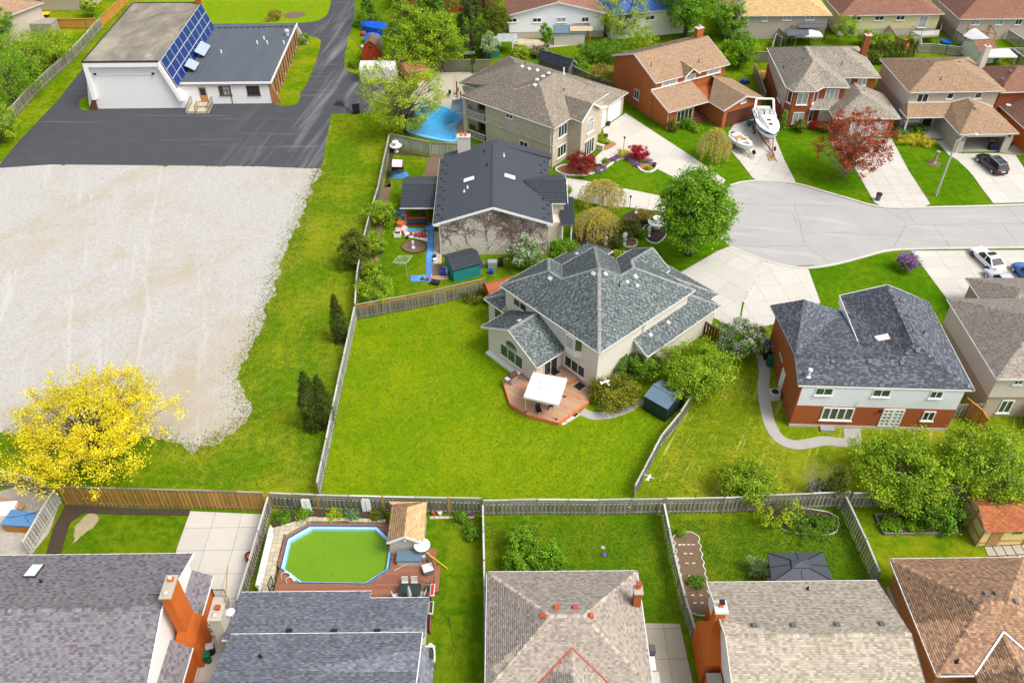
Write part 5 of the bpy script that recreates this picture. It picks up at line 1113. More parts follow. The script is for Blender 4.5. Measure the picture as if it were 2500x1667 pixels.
# nearest row
def house_chimney():
 F=Fr((-35.49,34.27),.8);Z=5.0;zr=6.75
 H=thing('brick_house','mauve shingled house with tall orange brick chimney at bottom left','house',F(4,-5,0))
 f=[[F(-14,0,Z),F(-14,-5.3,zr),F(13.2,-5.3,zr),F(13.35,0,Z)],[F(-14,-5.3,zr),F(-14,-10.6,Z),F(13.2,-10.6,Z),F(13.2,-5.3,zr)]]
 roof(H,f,'mauve',[(F(-14,-5.3,zr),F(13.2,-5.3,zr))],single=300,tab=.32,exp=.15,capsingle=True)
 gutter(H,[F(13.35,0,Z),F(-14,0,Z)],'white');rake(H,[F(13.38,0,Z),F(13.22,-5.3,zr),F(13.22,-10.6,Z)],'white',.06,.2)
 wall(H,rect(F,-14,12.9,-10.2,-.4),0,Z-.05,'brick_sheen');wallpoly(H,[F(12.94,-10.2,2.6),F(12.94,-.4,2.6),F(12.94,-.4,Z-.06),F(12.94,-5.3,zr-.2),F(12.94,-10.2,Z-.06)],'white',.1)
 for a,b in((-.3,-4.0),(-5.6,-10.4)):
  s=[[F(12.95,a,3.45),F(12.95,b,3.45),F(14.25,b,2.7),F(14.25,a,2.7)]];roof(H,up(s),'mauve',tab=.32,exp=.15);gutter(H,[F(14.25,b,2.7),F(14.25,a,2.7)],'white')
 wall(H,rect(F,12.9,13.95,-10.2,-.5),0,2.68,'brick_sheen')
 m=MB();q=rect(F,13.05,14.4,-5.75,-3.5);m.prism(q,0,2.9);q2=rect(F,13.5,14.1,-5.4,-3.85)
 m.hexa([p+Vector((0,0,2.9))for p in q],[p+Vector((0,0,4.0))for p in q2]);m.prism(q2,4.0,8.0);ch=m.build('chimney',MT['brick_sheen'],H)
 m=MB();m.prism(rect(F,13.42,14.18,-5.48,-3.77),8.0,8.14);m.build('cap',MT['concrete_old'],ch)
 m=MB();m.box(F(13.85,-4.15,8.24),(.32,.3,.2),F.yaw);m.build('flue',MT['orange'],ch)
 m=MB();m.lathe(F(13.82,-4.15,8.34),[(.1,0),(.12,.12),(.03,.18)],10);m.build('cowl',MT['white'],ch);m=MB();m.lathe(F(13.75,-5.1,8.14),[(.13,0),(.15,.1),(.06,.18)],10);m.build('cowl',MT['lightgrey'],ch)
 skylight(H,'30',310,545,f[0],.85,1.3,'darktrim');pipe(H,'30',380,640,f[0],'black',.06,.3)
 for x in(190,515,838,1160):vent(H,'30',x,840,f[0],'ventbrown',.36,.2)
 m=MB();m.bar(hit('30',1360,757,f[0])+Vector((0,0,.04)),hit('30',1480,757,f[0])+Vector((0,0,.04)),.06,.05);m.build('roof_cable',MT['wood_brown'],H)
 m=MB();m.prism(rect(F,14.0,15.0,-2.6,-.8),0,.9);m.build('side_porch',MT['concrete'],H)
 for i in range(3):
  m=MB();m.prism(rect(F,14.0+.02,14.95,-2.6-.3*(i+1),-2.6-.3*i),0,.68-.22*i);m.build('step',MT['concrete'],H)
 m=MB()
 for u in(14.05,14.95):m.bar(F(u,-.85,.9),F(u,-.85,1.8),.04,.04)
 m.bar(F(14.05,-.85,1.8),F(14.95,-.85,1.8),.05,.05)
 for i in range(7):m.bar(F(14.15+i*.12,-.85,.9),F(14.15+i*.12,-.85,1.8),.02,.02)
 m.build('railing',MT['iron'],H);m=MB();m.bar(F(14.9,.9,2.2),F(15.0,-1.6,.9),.06,.06);m.build('handrail',MT['wood_orange'],H)
 downspout(H,F(14.3,-4.0,2.6),F(14.3,-2.9,.2),'white')
house_chimney()
def house_poolside():
 F=Fr((-17.71,32.53),.6)
 H=thing('brick_house','blue grey shingled house in two roof steps below the green pool','house',F(5,-5,0))
 lo=[[F(-1.0,0,3.2),F(7.95,0,3.2),F(7.95,-4.3,4.6),F(-1.0,-4.3,4.6)][::-1],[F(7.95,-.68,3.42),F(12.02,-.68,3.42),F(12.02,-4.3,4.6),F(7.95,-4.3,4.6)][::-1]]
 roof(H,up(lo),'bluegrey',tab=.32,exp=.15,single=100)
 gutter(H,[F(7.95,0,3.2),F(-1.0,0,3.2)],'white');gutter(H,[F(12.02,-.68,3.42),F(7.98,-.68,3.42)],'white')
 up_=[[F(-.4,-4.15,4.95),F(11.9,-4.15,4.95),F(11.9,-10.5,7.2),F(-.4,-10.5,7.2)][::-1]]
 roof(H,up(up_),'bluegrey',tab=.32,exp=.15,single=200);gutter(H,[F(11.9,-4.15,4.95),F(-.4,-4.15,4.95)],'white');rake(H,[F(11.93,-4.15,4.95),F(11.93,-10.5,7.2)],'white')
 wall(H,[F(-.6,-.4),F(7.6,-.4),F(7.6,-1.0),F(11.7,-1.0),F(11.5,-11),F(-.6,-11)],0,3.1,'siding_beige');wall(H,rect(F,0,11.4,-11,-4.4),3.1,4.85,'siding_beige')
 for x in(300,712,1110):vent(H,'31',x,1098,up(lo)[0],'black',.45,.12)
 pipe(H,'31',40,1330,up(up_)[0],'black',.07,.35)
 c=F(-1.35,-3.1);chimney(H,c,F.yaw,.75,1.15,0,5.8,'brick_grey','concrete_old',0);
 m=MB();m.box(F(-1.3,-2.85,6.0),(.32,.3,.25),F.yaw);m.build('flue',MT['terra'],H);m=MB();m.lathe(F(-1.4,-3.35,5.9),[(.14,0),(.15,.1),(.04,.2)],10);m.build('cowl',MT['lightgrey'],H)
 p=F(-.75,-2.6,4.6);m=MB();m.lathe(p+Vector((0,0,.35)),[(.02,-.02),(.22,.02),(.3,.1)],14);m.tube([p-Vector((0,0,.2)),p+Vector((0,0,.36))],.025,6);m.build('satellite_dish',MT['white'],H)
 q=[F(11.5,-4.8),F(12.3,-5.1),F(12.3,-6.6),F(11.5,-6.9)];m=MB();m.prism(q[::-1],.6,1.5);m.build('bay_base',MT['white'],H)
 for a,b in((1,0),(2,1),(3,2)):L=(q[b]-q[a]).length;window(H,q[a],q[b],(.02,1.5),(L-.02,2.7),1,'white','glass_green',False,name='bay_window')
 roof(H,up([[F(11.5,-4.5,3.3),F(12.55,-4.9,2.7),F(12.55,-6.8,2.7),F(11.5,-7.2,3.3)]]),'bluegrey');roof(H,up([[F(11.4,-3.9,3.2),F(12.2,-3.9,2.75),F(12.2,-4.7,2.75),F(11.4,-4.7,3.2)]]),'bluegrey')
 m=MB();m.tube([F(11.6,-3.95,2.9),F(12.6,-3.95,2.85)],.05,8);m.build('overflow_pipe',MT['white'],H)
house_poolside()
def house_hip():
 F=Fr((-1.74,34.28),.5);Z=3.0;zr=4.55
 H=thing('brick_house','taupe hipped roof house with small brick chimney at bottom centre','house',F(5,-4,0))
 a,b=F(4.25,-4.35,zr),F(6.4,-4.35,zr);g=(zr-Z)/4.35;D=-10.5;k=lambda u,v,d:F(u,v,zr-g*d)
 f=[[F(0,0,Z),a,b,F(10.6,0,Z)],[F(0,0,Z),F(0,-8.7,Z),a],[F(10.6,0,Z),b,F(10.6,-8.7,Z)],[a,F(0,-8.7,Z),F(2.9,-8.7,Z),F(5.55,-6.3,3.85)],[a,F(5.55,-6.3,3.85),b],[b,F(5.55,-6.3,3.85),F(8.2,-8.7,Z),F(10.6,-8.7,Z)],[F(5.55,-6.3,3.85),F(2.9,-8.7,Z),F(2.9,-11,Z),F(5.55,-11,3.85)],[F(5.55,-6.3,3.85),F(5.55,-11,3.85),F(8.2,-11,Z),F(8.2,-8.7,Z)]]
 f=up(f)
 r=roof(H,f,'rose',[(F(0,0,Z),a),(F(10.6,0,Z),b),(F(0,-8.7,Z),a),(F(10.6,-8.7,Z),b),(a,b),(F(5.55,-11,3.85),F(5.55,-6.3,3.85))],single=300,tab=.3,exp=.14,cappal='sand',capsingle=True)
 for q in((F(5.55,-6.3,3.9),F(2.9,-8.7,3.06)),(F(5.55,-6.3,3.9),F(8.2,-8.7,3.06))):
  m=MB();m.bar(q[0],q[1],.1,.02);m.build('valley_flashing',MT['terra'],r)
 gutter(H,[F(10.6,-9,Z),F(10.6,0,Z),F(0,0,Z),F(0,-9,Z)],'white')
 wall(H,rect(F,.5,10.1,-11,-.5),0,Z-.05,'brick_beige')
 P=hit('32',1130,870,f[2]);chimney(H,P+Vector((.1,.3,0)),F.yaw,.5,.62,3.2,4.75,'brick_orange','concrete_old',0)
 m=MB();m.box(P+Vector((.1,.42,5.1-P.z)),(.26,.26,.35),F.yaw);m.build('flue',MT['orange'],H);m=MB();m.box(P+Vector((.1,.42,5.34-P.z)),(.34,.4,.1),F.yaw);m.build('cowl',MT['terra'],H)
 for q in((410,880,0),(582,878,0),(287,955,1),(722,952,2)):vent(H,'32',q[0],q[1],f[q[2]],'terra',.36,.2)
house_hip()
def house_sand():
 F=Fr((13.28,32.47),.7);Z=4.5;zr=6.2
 H=thing('brick_house','sand shingled house with brick chimney on its gable at bottom right of centre','house',F(6,-5,0))
 f=up([[F(0,0,Z),F(11.65,0,Z),F(11.65,-4.9,zr),F(0,-4.9,zr)],[F(0,-4.9,zr),F(11.65,-4.9,zr),F(11.9,-10,Z),F(0,-10,Z)]])
 roof(H,f,'sand',[(F(0,-4.9,zr),F(11.65,-4.9,zr))],single=300,tab=.32,exp=.15,capsingle=True)
 gutter(H,[F(11.65,0,Z),F(0,0,Z)],'white');rake(H,[F(-.02,0,Z),F(-.02,-4.9,zr),F(-.02,-10,Z)],'cream');rake(H,[F(11.67,0,Z),F(11.67,-4.9,zr),F(11.92,-10,Z)],'darktrim',.06,.14)
 wall(H,rect(F,.3,11.3,-10,-.4),0,2.6,'brick_sheen');wall(H,rect(F,.3,11.3,-10,-.4),2.6,Z-.05,'white');wallpoly(H,[F(.28,-.4,2.6),F(.28,-10,2.6),F(.28,-10,Z-.05),F(.28,-4.9,zr-.2),F(.28,-.4,Z-.05)],'white',.1)
 m=MB();q=rect(F,-.75,.3,-5.0,-1.8);m.prism(q,0,2.7);q2=rect(F,-.32,.32,-3.45,-2.75);m.hexa([p+Vector((0,0,2.7))for p in q],[p+Vector((0,0,4.2))for p in q2]);m.prism(q2,4.2,6.4);c=m.build('chimney',MT['brick_sheen'],H)
 m=MB();m.prism(rect(F,-.42,.42,-3.55,-2.65),6.4,6.6);m.build('cap',MT['cream'],c);m=MB();m.box(F(0.02,-3.05,6.8),(.26,.26,.4),F.yaw);m.build('flue',MT['orange'],c);m=MB();m.box(F(0.02,-3.05,7.06),(.34,.34,.1),F.yaw);m.build('cowl',MT['black'],c)
 wall(H,rect(F,-.7,.25,-9.5,-5.4),0,2.4,'brick_sheen');m=MB();m.prism(rect(F,-.75,.2,-6.6,-5.4),2.4,2.5);m.build('ledge',MT['concrete_old'],H)
 for k,x,y in(('32',2225,1045),('33',230,1042),('33',632,1036),('33',1042,1030)):vent(H,k,x,y,f[0],'grey',.36,.18)
 pipe(H,'33',362,705,f[0],'black',.06,.3)
house_sand()
def house_copper():
 F=Fr((27.05,35.22),.8);Z=3.2;zr=5.05
 H=thing('brick_house','copper brown hipped roof house at bottom right corner','house',F(5,-4,0))
 a,b=F(4.05,-4.65,zr),F(5.6,-4.65,zr)
 f=up([[F(0,0,Z),F(9.65,0,Z),b,a],[F(0,0,Z),a,F(0,-8.7,Z)],[F(9.65,0,Z),F(9.65,-8.7,Z),b],[a,F(0,-8.7,Z),F(2.4,-8.7,Z),F(4.85,-6.4,4.25)],[a,F(4.85,-6.4,4.25),b],[b,F(4.85,-6.4,4.25),F(7.3,-8.7,Z),F(9.65,-8.7,Z)],[F(4.85,-6.4,4.25),F(2.4,-8.7,Z),F(2.4,-12,Z),F(4.85,-12,4.25)],[F(4.85,-6.4,4.25),F(4.85,-12,4.25),F(7.3,-12,Z),F(7.3,-8.7,Z)]])
 r=roof(H,f,'copper',[(F(0,0,Z),a),(F(9.65,0,Z),b),(F(0,-8.7,Z),a),(F(9.65,-8.7,Z),b),(a,b),(F(4.85,-12,4.25),F(4.85,-6.4,4.25))],single=300,tab=.32,exp=.15,capsingle=True)
 for q in((F(4.85,-6.4,4.38),F(2.4,-8.7,3.28)),(F(4.85,-6.4,4.38),F(7.3,-8.7,3.28))):
  m=MB();m.bar(q[0],q[1],.12,.04);m.build('valley_flashing',MT['white'],r)
 gutter(H,[F(9.65,0,Z),F(0,0,Z),F(0,-8.7,Z),F(2.4,-8.7,Z)],'white')
 wall(H,rect(F,.55,9.2,-8.2,-.5),.45,Z-.05,'brick_church');wall(H,rect(F,.5,9.25,-8.25,-.45),0,.45,'concrete','foundation');wall(H,rect(F,2.9,7,-12,-8.2),0,Z-.05,'brick_church')
 for q in((2000,755,0),(2098,753,0),(1900,830,1),(2265,825,2),(2290,1460,7)):vent(H,'33',q[0],q[1],f[q[2]],'ventbrown',.36,.2)
 pipe(H,'33',1728,1375,f[3],'black',.07,.4)
house_copper()
# church with the solar roof
def gritmat():
 m,nt,bs=newmat('gravel_roof');co=obco(nt);n=noise(nt,mapv(nt,co,.2,(1,.45,1)),.35,5,.65,.5);f=noise(nt,co,18,2)
 c=ramp(nt,n,[(.3,(.13,.115,.095)),(.5,(.23,.205,.165)),(.68,(.36,.32,.25))]);c=mixc(nt,math_(nt,'MULTIPLY',f,.4),c,(.10,.09,.08))
 w=noise(nt,co,.22,2);c=mixc(nt,math_(nt,'MULTIPLY',step_(nt,w,.70,.74),.6),c,(.5,.5,.52));setc(nt,bs,c,.95,.15);return m
MT['grit']=gritmat()
def membrane():
 m,nt,bs=newmat('roof_membrane');co=obco(nt);n=noise(nt,mapv(nt,co,0,(1.2,.12,1)),.7,4);uv=nd(nt,'SeparateXYZ',{0:co}).outputs[0]
 fr=math_(nt,'FRACT',math_(nt,'DIVIDE',uv,1.0));c=mixc(nt,n,(.055,.065,.08),(.095,.108,.128));c=mixc(nt,math_(nt,'MULTIPLY',step_(nt,fr,.05,.01),.5),c,(.15,.16,.18));setc(nt,bs,c,.6,.35);return m
MT['membrane']=membrane()
def panelmat(name,c,rough=.12):
 m,nt,bs=newmat(name);co=obco(nt);s=nd(nt,'SeparateXYZ',{0:co})
 g=math_(nt,'MAXIMUM',step_(nt,math_(nt,'FRACT',math_(nt,'MULTIPLY',s.outputs[0],4.0)),.06,.02),step_(nt,math_(nt,'FRACT',math_(nt,'MULTIPLY',s.outputs[1],4.0)),.06,.02))
 setc(nt,bs,mixc(nt,math_(nt,'MULTIPLY',g,.25),c,(.2,.3,.5)),rough,.5);return m
MT['pv']=panelmat('solar_cell',(.008,.03,.17));MT['pv_pale']=panelmat('solar_cell_pale',(.30,.38,.52),.25)
def pv(h,P,e,s,n,nx,ny,dx,dy,cell):
 """a rack of framed panels laid from corner P along e and s"""
 b=MB();b.box((0,0,0),(dx-.03,dy-.03,.05));fm=b.mesh('solar_panel');fm.materials.append(MT['lightgrey'])
 b=MB();b.box((0,0,.028),(dx-.14,dy-.14,.012));cm=b.mesh('cell');cm.materials.append(cell);R_=Matrix((e,s,n)).transposed().to_euler()
 for i in range(nx):
  for j in range(ny):
   p=inst('solar_panel',fm,h,P+e*(dx*(i+.5))+s*(dy*(j+.5))+n*.12,R_);c=link('cell',cm,p);ORG[c.name]=ORG[h.name]
def church():
 F=Fr((-59.25,111.82),1.2)
 H=thing('church','white church hall with sloping blue solar wall and flat annex','church',F(8,10,0));zt=7.1;D=22.0;sl=.34;sr=.22
 x0,x1=.7,10.9;prof=lambda v:[F(x0-zt*sr,v,0),F(x1+zt*sl-.5,v,0),F(x1+(zt-1.2)*sl,v,1.2),F(x1-.1,v,zt-.12),F(x0+.05,v,zt-.12)]
 m=MB();m.hexa(prof(.6),prof(D));m.build('wall',MT['block_white'],H)
 m=MB();m.prism(rect(F,x0-.1,x1+.05,.1,D+.2),zt-.12,zt);m.build('roof',MT['grit'],H)
 for a,b in((F(x0-.15,.05,zt),F(x1+.05,.05,zt)),(F(x0-.1,.05,zt),F(x0-.1,D+.2,zt)),(F(x0-.1,D+.2,zt),F(x1,D+.2,zt))):
  m=MB();m.bar(a,b,.16,.22);m.build('roof_edge',MT['darktrim'],H)
 m=MB();c=lambda u,z:F(u,0,z);w_=.55
 for a,b,cc,d in((c(x0-.1,zt-.15),c(x1,zt-.15),c(x1-.25,zt-.75),c(x0+.45,zt-.75)),(c(x0-.1,zt-.15),c(x0+.45,zt-.75),c(x0+.1,1.6),c(x0-.45,1.6)),(c(x1,zt-.15),c(x1+(zt-1.3)*sl,1.3),c(x1+(zt-1.3)*sl-.55,1.3),c(x1-.3,zt-.75))):
  ps=[a,b,cc,d];k=F.v*.62;ps=ps if nrm(ps).dot(-F.v)>0 else ps[::-1];m.hexa([p+k for p in ps],ps)
 m.build('front_frame',MT['white'],H)
 m=MB();m.hexa([F(x0-1.6,.2,0),F(x0-.3,.2,0),F(x0-.3,.7,0),F(x0-1.6,.7,0)],[F(x0-.5,.2,1.7),F(x0-.3,.2,1.7),F(x0-.3,.7,1.7),F(x0-.5,.7,1.7)]);m.build('buttress',MT['wood_brown'],H)
 for u in(1.6,9.6):
  m=MB();m.box(F(u,.42,5.2),(.3,.25,.2),F.yaw);m.build('flood_lamp',MT['black'],H)
 m=MB();m.bar(F(1.7,.57,4.9),F(9.6,.57,4.9),.03,.03);m.build('conduit',MT['lightgrey'],H)
 e=-F.v;s=(F(x1+3.9*sl,0,zt-3.9)-F(x1,0,zt)).normalized();n=e.cross(s)
 L=4.2;pv(H,F(x1+.06,21.9,zt-.05)+n*.12,e,s,n,10,3,2.16,L/3,MT['pv'])
 m=MB();m.bar(F(11,D-.3,zt),F(11,D-.3,zt+2.2),.7,.7);m.build('chimney',MT['brick_h8'],H)
 u0,u1,v0,v1,z=12.6,25.2,1.65,23.5,3.2
 m=MB();m.prism(rect(F,u0-.4,u1,v0,v1),z-.02,z+.1);m.build('annex_roof',MT['membrane'],H)
 for a,b in((F(u0-.2,v0-.06,z),F(u1,v0-.06,z)),(F(u1+.06,v0-.1,z),F(u1+.06,v1,z))):
  m=MB();m.bar(a,b,.1,.3);m.build('annex_fascia',MT['white'],H)
 m=MB();m.bar(F(u0-.2,v0-.14,z-.2),F(u1,v0-.14,z-.2),.06,.1);m.build('annex_gutter',MT['wood_brown'],H)
 wall(H,rect(F,u0-.5,u1-.4,v0+.15,v1-.2),0,z-.03,'block_white');wall(H,rect(F,u1-.39,u1-.05,v0+.5,v1-.2),0,z-.04,'brick_church')
 m=MB();m.hexa([F(u1-.4,v0+.1,0),F(u1+1.0,v0+.1,0),F(u1+1.0,v0+.45,0),F(u1-.4,v0+.45,0)],[F(u1-.4,v0+.1,z-.05),F(u1-.1,v0+.1,z-.05),F(u1-.1,v0+.45,z-.05),F(u1-.4,v0+.45,z-.05)]);m.build('wing_wall',MT['brick_church'],H)
 m=MB();m.hexa([F(u1-.4,v1-.4,0),F(u1+1.4,v1-.4,0),F(u1+1.4,v1,0),F(u1-.4,v1,0)],[F(u1-.4,v1-.4,z-.05),F(u1-.1,v1-.4,z-.05),F(u1-.1,v1,z-.05),F(u1-.4,v1,z-.05)]);m.build('wing_wall',MT['concrete_grey'],H)
 for i in range(6):
  v=v0+2.2+i*3.3;m=MB();m.box(F(u1-.02,v,1.6),(.1,.5,2.4),F.yaw);m.build('slit_window',MT['glass'],H)
  m=MB();m.box(F(u1+.02,v,.55),(.25,.45,.35),F.yaw);m.build('window_box',MT['curtain'],H);m=MB();m.bar(F(u1+.02,v+1.4,.1),F(u1+.02,v+1.4,z-.1),.08,.08);m.build('downspout',MT['wood_brown'],H)
 A,B=F(u0-.5,v0+.15),F(u1-.4,v0+.15)
 door(H,A,B,('00',1850,935),('00',1885,800),'tanboard','door',0,True,glass='glass')
 window(H,A,B,('00',2020,875),('00',2110,790),3,'wood_brown',['glass_green','curtain','curtain'],True,fw=.07,rows=2);window(H,A,B,('00',2275,875),('01',25,788),3,'wood_brown','glass',True,fw=.07,rows=2)
 m=MB();m.bar(F(u0+6.6,v0+.08,0),F(u0+6.6,v0+.08,z-.3),.08,.08);m.build('downspout',MT['wood_brown'],H)
 m=MB();m.prism(pts('00',1705,1045,1915,1045,1965,940,1760,940),0,.35);m.build('stoop',MT['paver'],H)
 for a,b in((('00',1715,1040),('00',1765,945)),(('00',1795,1040),('00',1820,990)),(('00',1905,1040),('00',1930,990)),(('00',1930,990),('00',1955,945)),(('00',1820,990),('00',1930,990))):
  p,q=at(*a,.35),at(*b,.35);m=MB()
  for z_ in(.15,.95):m.bar(p+Vector((0,0,z_)),q+Vector((0,0,z_)),.05,.05)
  for i in range(6):r=p.lerp(q,i/5);m.bar(r,r+Vector((0,0,.95)),.03 if 0<i<5 else .05,.03 if 0<i<5 else .05)
  m.build('railing',MT['wood_brown'],H)
 for q,nx in((('00',1690,610),2),(('00',1780,480),3)):
  P=at(*q,z+1.1);s2=(F.u*.86-Vector((0,0,.5))).normalized();pv(H,P+F.v*(1.3*nx),-F.v,s2,(-F.v).cross(s2),nx,2,1.3,.75,MT['pv_pale'])
  m=MB();m.box(P+F.u*.8+F.v*(.65*nx)-Vector((0,0,.9)),(.1,1.2*nx,.9),F.yaw);m.build('rack_leg',MT['black'],H)
 for k,x,y in(('00',2033,490),('01',75,365),('01',105,405),('01',12,405),('01',258,405)):
  p=at(k,x,y,z+.1);m=MB();m.tube([p,p+Vector((0,0,.5))],.1,8);m.build('roof_pipe',MT['white'],H)
 p=at('01',288,325,z+.1);m=MB();m.lathe(p,[(.3,0),(.28,.6),(.4,.62),(.36,.8),(.1,.95)],12);m.build('roof_fan',MT['lightgrey'],H)
 m=MB()
 for i in range(14):m.box(F(u0+.7+i*.88,v1-1.9+.03*i,z+.16),(.22,.2,.12),F.yaw)
 m.tube([F(u0+.3,v1-1.95,z+.2),F(u1-.5,v1-1.5,z+.2)],.03,5);m.build('pipe_run',MT['black'],H)
church()
# far row of houses
def far_house(F,label,u0,u1,v0,v1,ze,zr,pal,wallm,gable=None,wins=(),chim=None,band=None,hip=True):
 H=thing('house',label,'house',F((u0+u1)/2,(v0+v1)/2))
 if gable=='u':
  um=(u0+u1)/2;f=[[F(u0,v0,ze),F(um,v0,zr),F(um,v1,zr),F(u0,v1,ze)],[F(um,v0,zr),F(u1,v0,ze),F(u1,v1,ze),F(um,v1,zr)]];ln=[(F(um,v0,zr),F(um,v1,zr))]
  rake(H,[F(u0,v0-.03,ze),F(um,v0-.03,zr),F(u1,v0-.03,ze)],'trim')
 else:f,ln,_=hipfaces(F,u0,u1,v0,v1,ze,zr);gutter(H,[F(u0,v1,ze),F(u0,v0,ze),F(u1,v0,ze),F(u1,v1,ze)],'white')
 roof(H,up(f),pal,ln);q=.45
 wall(H,rect(F,u0+q,u1-q,v0+q,v1-q),1.1 if band else 0,ze-.04,wallm)
 if gable=='u':wallpoly(H,[F(u0+q,v0+q,ze-.05),F(u1-q,v0+q,ze-.05),F((u0+u1)/2,v0+q,zr-.25)],wallm)
 if band:wall(H,rect(F,u0+q+.03,u1-q-.03,v0+q+.03,v1-q),0,1.1,band,'foundation')
 A,B=F(u0+q,v0+q),F(u1-q,v0+q)
 for w in wins:window(H,A,B,w[0],w[1],w[2],'white',w[3]if len(w)>3 else 'curtain',True,name=w[4]if len(w)>4 else 'window')
 if chim:chimney(H,F(*chim[0]),F.yaw,.7,.7,chim[1],chim[2],chim[3],'concrete',1,'steel')
 return H,f
W1=lambda x0,x1,yb,yt,k='02':((k,x0,yb),(k,x1,yt))
far_house(Fr((0.6,137.5),3.5),'white sided house with red brown gable roof at the top',-1.5,15,-.3,12,4.0,6.0,'redbrown','siding_white','u',[W1(190,270,208,165)+(2,'glass'),W1(410,496,208,160)+(2,'curtain'),W1(638,706,205,157)+(2,'glass'),W1(-40,45,208,168)+(2,'glass')],band='brick_grey')
far_house(Fr((20.0,137.6),14),'pale cream house with blue roof behind the tall green tree',-4.2,12,0,10,4.3,6.2,'blue','siding_cream',None,[W1(1225,1310,190,140)+(2,'glass')])
far_house(Fr((34.76,137.1),.8),'grey brick bungalow with straw coloured roof',0,16.9,0,10,4.0,6.2,'straw','brick_grey',None,[W1(2085,2178,197,150)+(2,),W1(2290,2350,195,150)+(2,),(('03',130,188),('03',218,147),2),(('03',338,185),('03',432,143),2)],chim=((1.8,.2),0,5.9,'brick_grey'))
far_house(Fr((53.4,138.3),2.4),'yellow sided house with mauve brown roof and back stairs',0,17.2,0,10,3.6,5.7,'redbrown','siding_yellow',None,[(('03',763,192),('03',858,152),2,'glass'),(('03',975,190),('03',1070,148),2,'glass'),(('03',1170,187),('03',1262,145),2,'glass'),(('03',1365,255),('03',1475,145),2,'curtain','patio_door')],band='concrete_grey')
far_house(Fr((72.1,136.8),1.0),'pinkish sided house with red brown roof at the top right',0,16,0,12,3.6,6.0,'redbrown','siding_taupe',None,[(('03',1855,230),('03',1955,178),2),(('03',2080,230),('03',2170,175),2),(('03',2258,228),('03',2340,173),2,'glass')])
far_house(Fr((-98.0,137.0),62),'pinkish house with brown roof in the top left corner',0,14,-16,-2,4.4,6.4,'tan','siding_taupe',None)
far_house(Fr((-77.5,150.0),0),'tan house beyond the garden at the top left',-6,4,0,8,3.6,5.2,'brown','brick_beige',None)
far_house(Fr((-18.5,148.5),3),'red brick house hidden behind the tall green trees',-1,16,0,10,5.2,7.2,'brown','brick_red',None,[((1.0,2.6),(2.2,4.6),1,'curtain'),((8,2.6),(9.2,4.6),1,'glass')])
# sheds, gazebos
def gable_shed(name,label,A,B,C,zw,zr,wallm,roofm=None,pal=None,over=.2,ends=True,cat='shed',tile=None,th=.06,group=None):
 """A-B is an eave edge, C lies beyond B across the ridge (ground corners)"""
 A,B,C=V3(A,0),V3(B,0),V3(C,0);u=(B-A).normalized();v=Vector((-u.y,u.x,0));
 dv=(C-B).dot(v);v=v if dv>0 else-v;dv=abs(dv);L=(B-A).length;P=lambda a,b,z=0:A+u*a+v*b+Vector((0,0,z))
 H=thing(name,label,cat,P(L/2,dv/2));g=(zr-zw)/(dv/2);o=over
 f=up([[P(-o,-o,zw-g*o),P(L+o,-o,zw-g*o),P(L+o,dv/2,zr),P(-o,dv/2,zr)],[P(-o,dv/2,zr),P(L+o,dv/2,zr),P(L+o,dv+o,zw-g*o),P(-o,dv+o,zw-g*o)]])
 if pal:roof(H,f,pal,[(P(-o,dv/2,zr),P(L+o,dv/2,zr))],tab=.3,exp=.14,th=.07)
 elif tile:roof(H,f,None,tile=tile,th=.07,edge='darktrim')
 else:
  for q in f:m=MB();m.slab(q,th);m.build('roof',roofm,H)
  m=MB();m.bar(P(-o,dv/2,zr+.02),P(L+o,dv/2,zr+.02),.2,.05);m.build('ridge_cap',roofm,H)
 ps=[P(0,0),P(L,0),P(L,dv),P(0,dv)];m=MB();m.prism(ps,0,zw-.03);m.build('wall',MT[wallm],H)
 for a in(0,L):
  q=[P(a,0,zw-.04),P(a,dv,zw-.04),P(a,dv/2,zr-.07)];k=u*(.05 if a==0 else-.05);m=MB();m.hexa([p+k for p in q],q);m.build('gable',MT[wallm],H)
 return H,P,L,dv
gable_shed('garden_shed','dark green steel shed with slate blue roof beside the fence',(11.75,53.15),(13.55,51.55),(15.3,53.6),1.75,2.15,'metal_dark',MT['metal_roof'],over=.06)
H_,P_,L_,d_=gable_shed('garden_shed','teal shed with black tiled roof at the foot of the ivy wall',at('F',1310,1385),at('F',1790,1260),at('F',1640,1010),1.7,2.3,'teal',tile=MT['tile_dark'],over=.15)
def barn(name,label,A,B,C,zw,zk,zr,wallm,roofm,sheetm=None,over=.15):
 """gambrel shed; A-B is the gable end facing us"""
 A,B,C=V3(A,0),V3(B,0),V3(C,0);u=(B-A).normalized();v=(C-B);v=(v-u*v.dot(u));D=v.length;v.normalize();L=(B-A).length;P=lambda a,b,z=0:A+u*a+v*b+Vector((0,0,z))
 H=thing(name,label,'shed',P(L/2,D/2));pr=[(0,0),(L,0),(L,zw),(L*.82,zk),(L/2,zr),(L*.18,zk),(0,zw)]
 m=MB();m.hexa([P(a,D,z)for a,z in pr],[P(a,0,z)for a,z in pr]);m.build('wall',MT[wallm],H)
 rp=[(-.12,zw-.1),(L*.17,zk+.04),(L/2,zr+.05),(L*.83,zk+.04),(L+.12,zw-.1)]
 for(a,z),(b,y)in zip(rp[:-1],rp[1:]):
  q=up([[P(a,-over,z),P(b,-over,y),P(b,D+over,y),P(a,D+over,z)]])[0]
  if isinstance(roofm,str):m=MB();m.slab(q,.05);r=m.build('roof',MT['darktrim'],H);shingles([q],roofm,r,.3,.14)
  else:m=MB();m.slab(q,.05);m.build('roof',roofm,H)
 return H,P,L
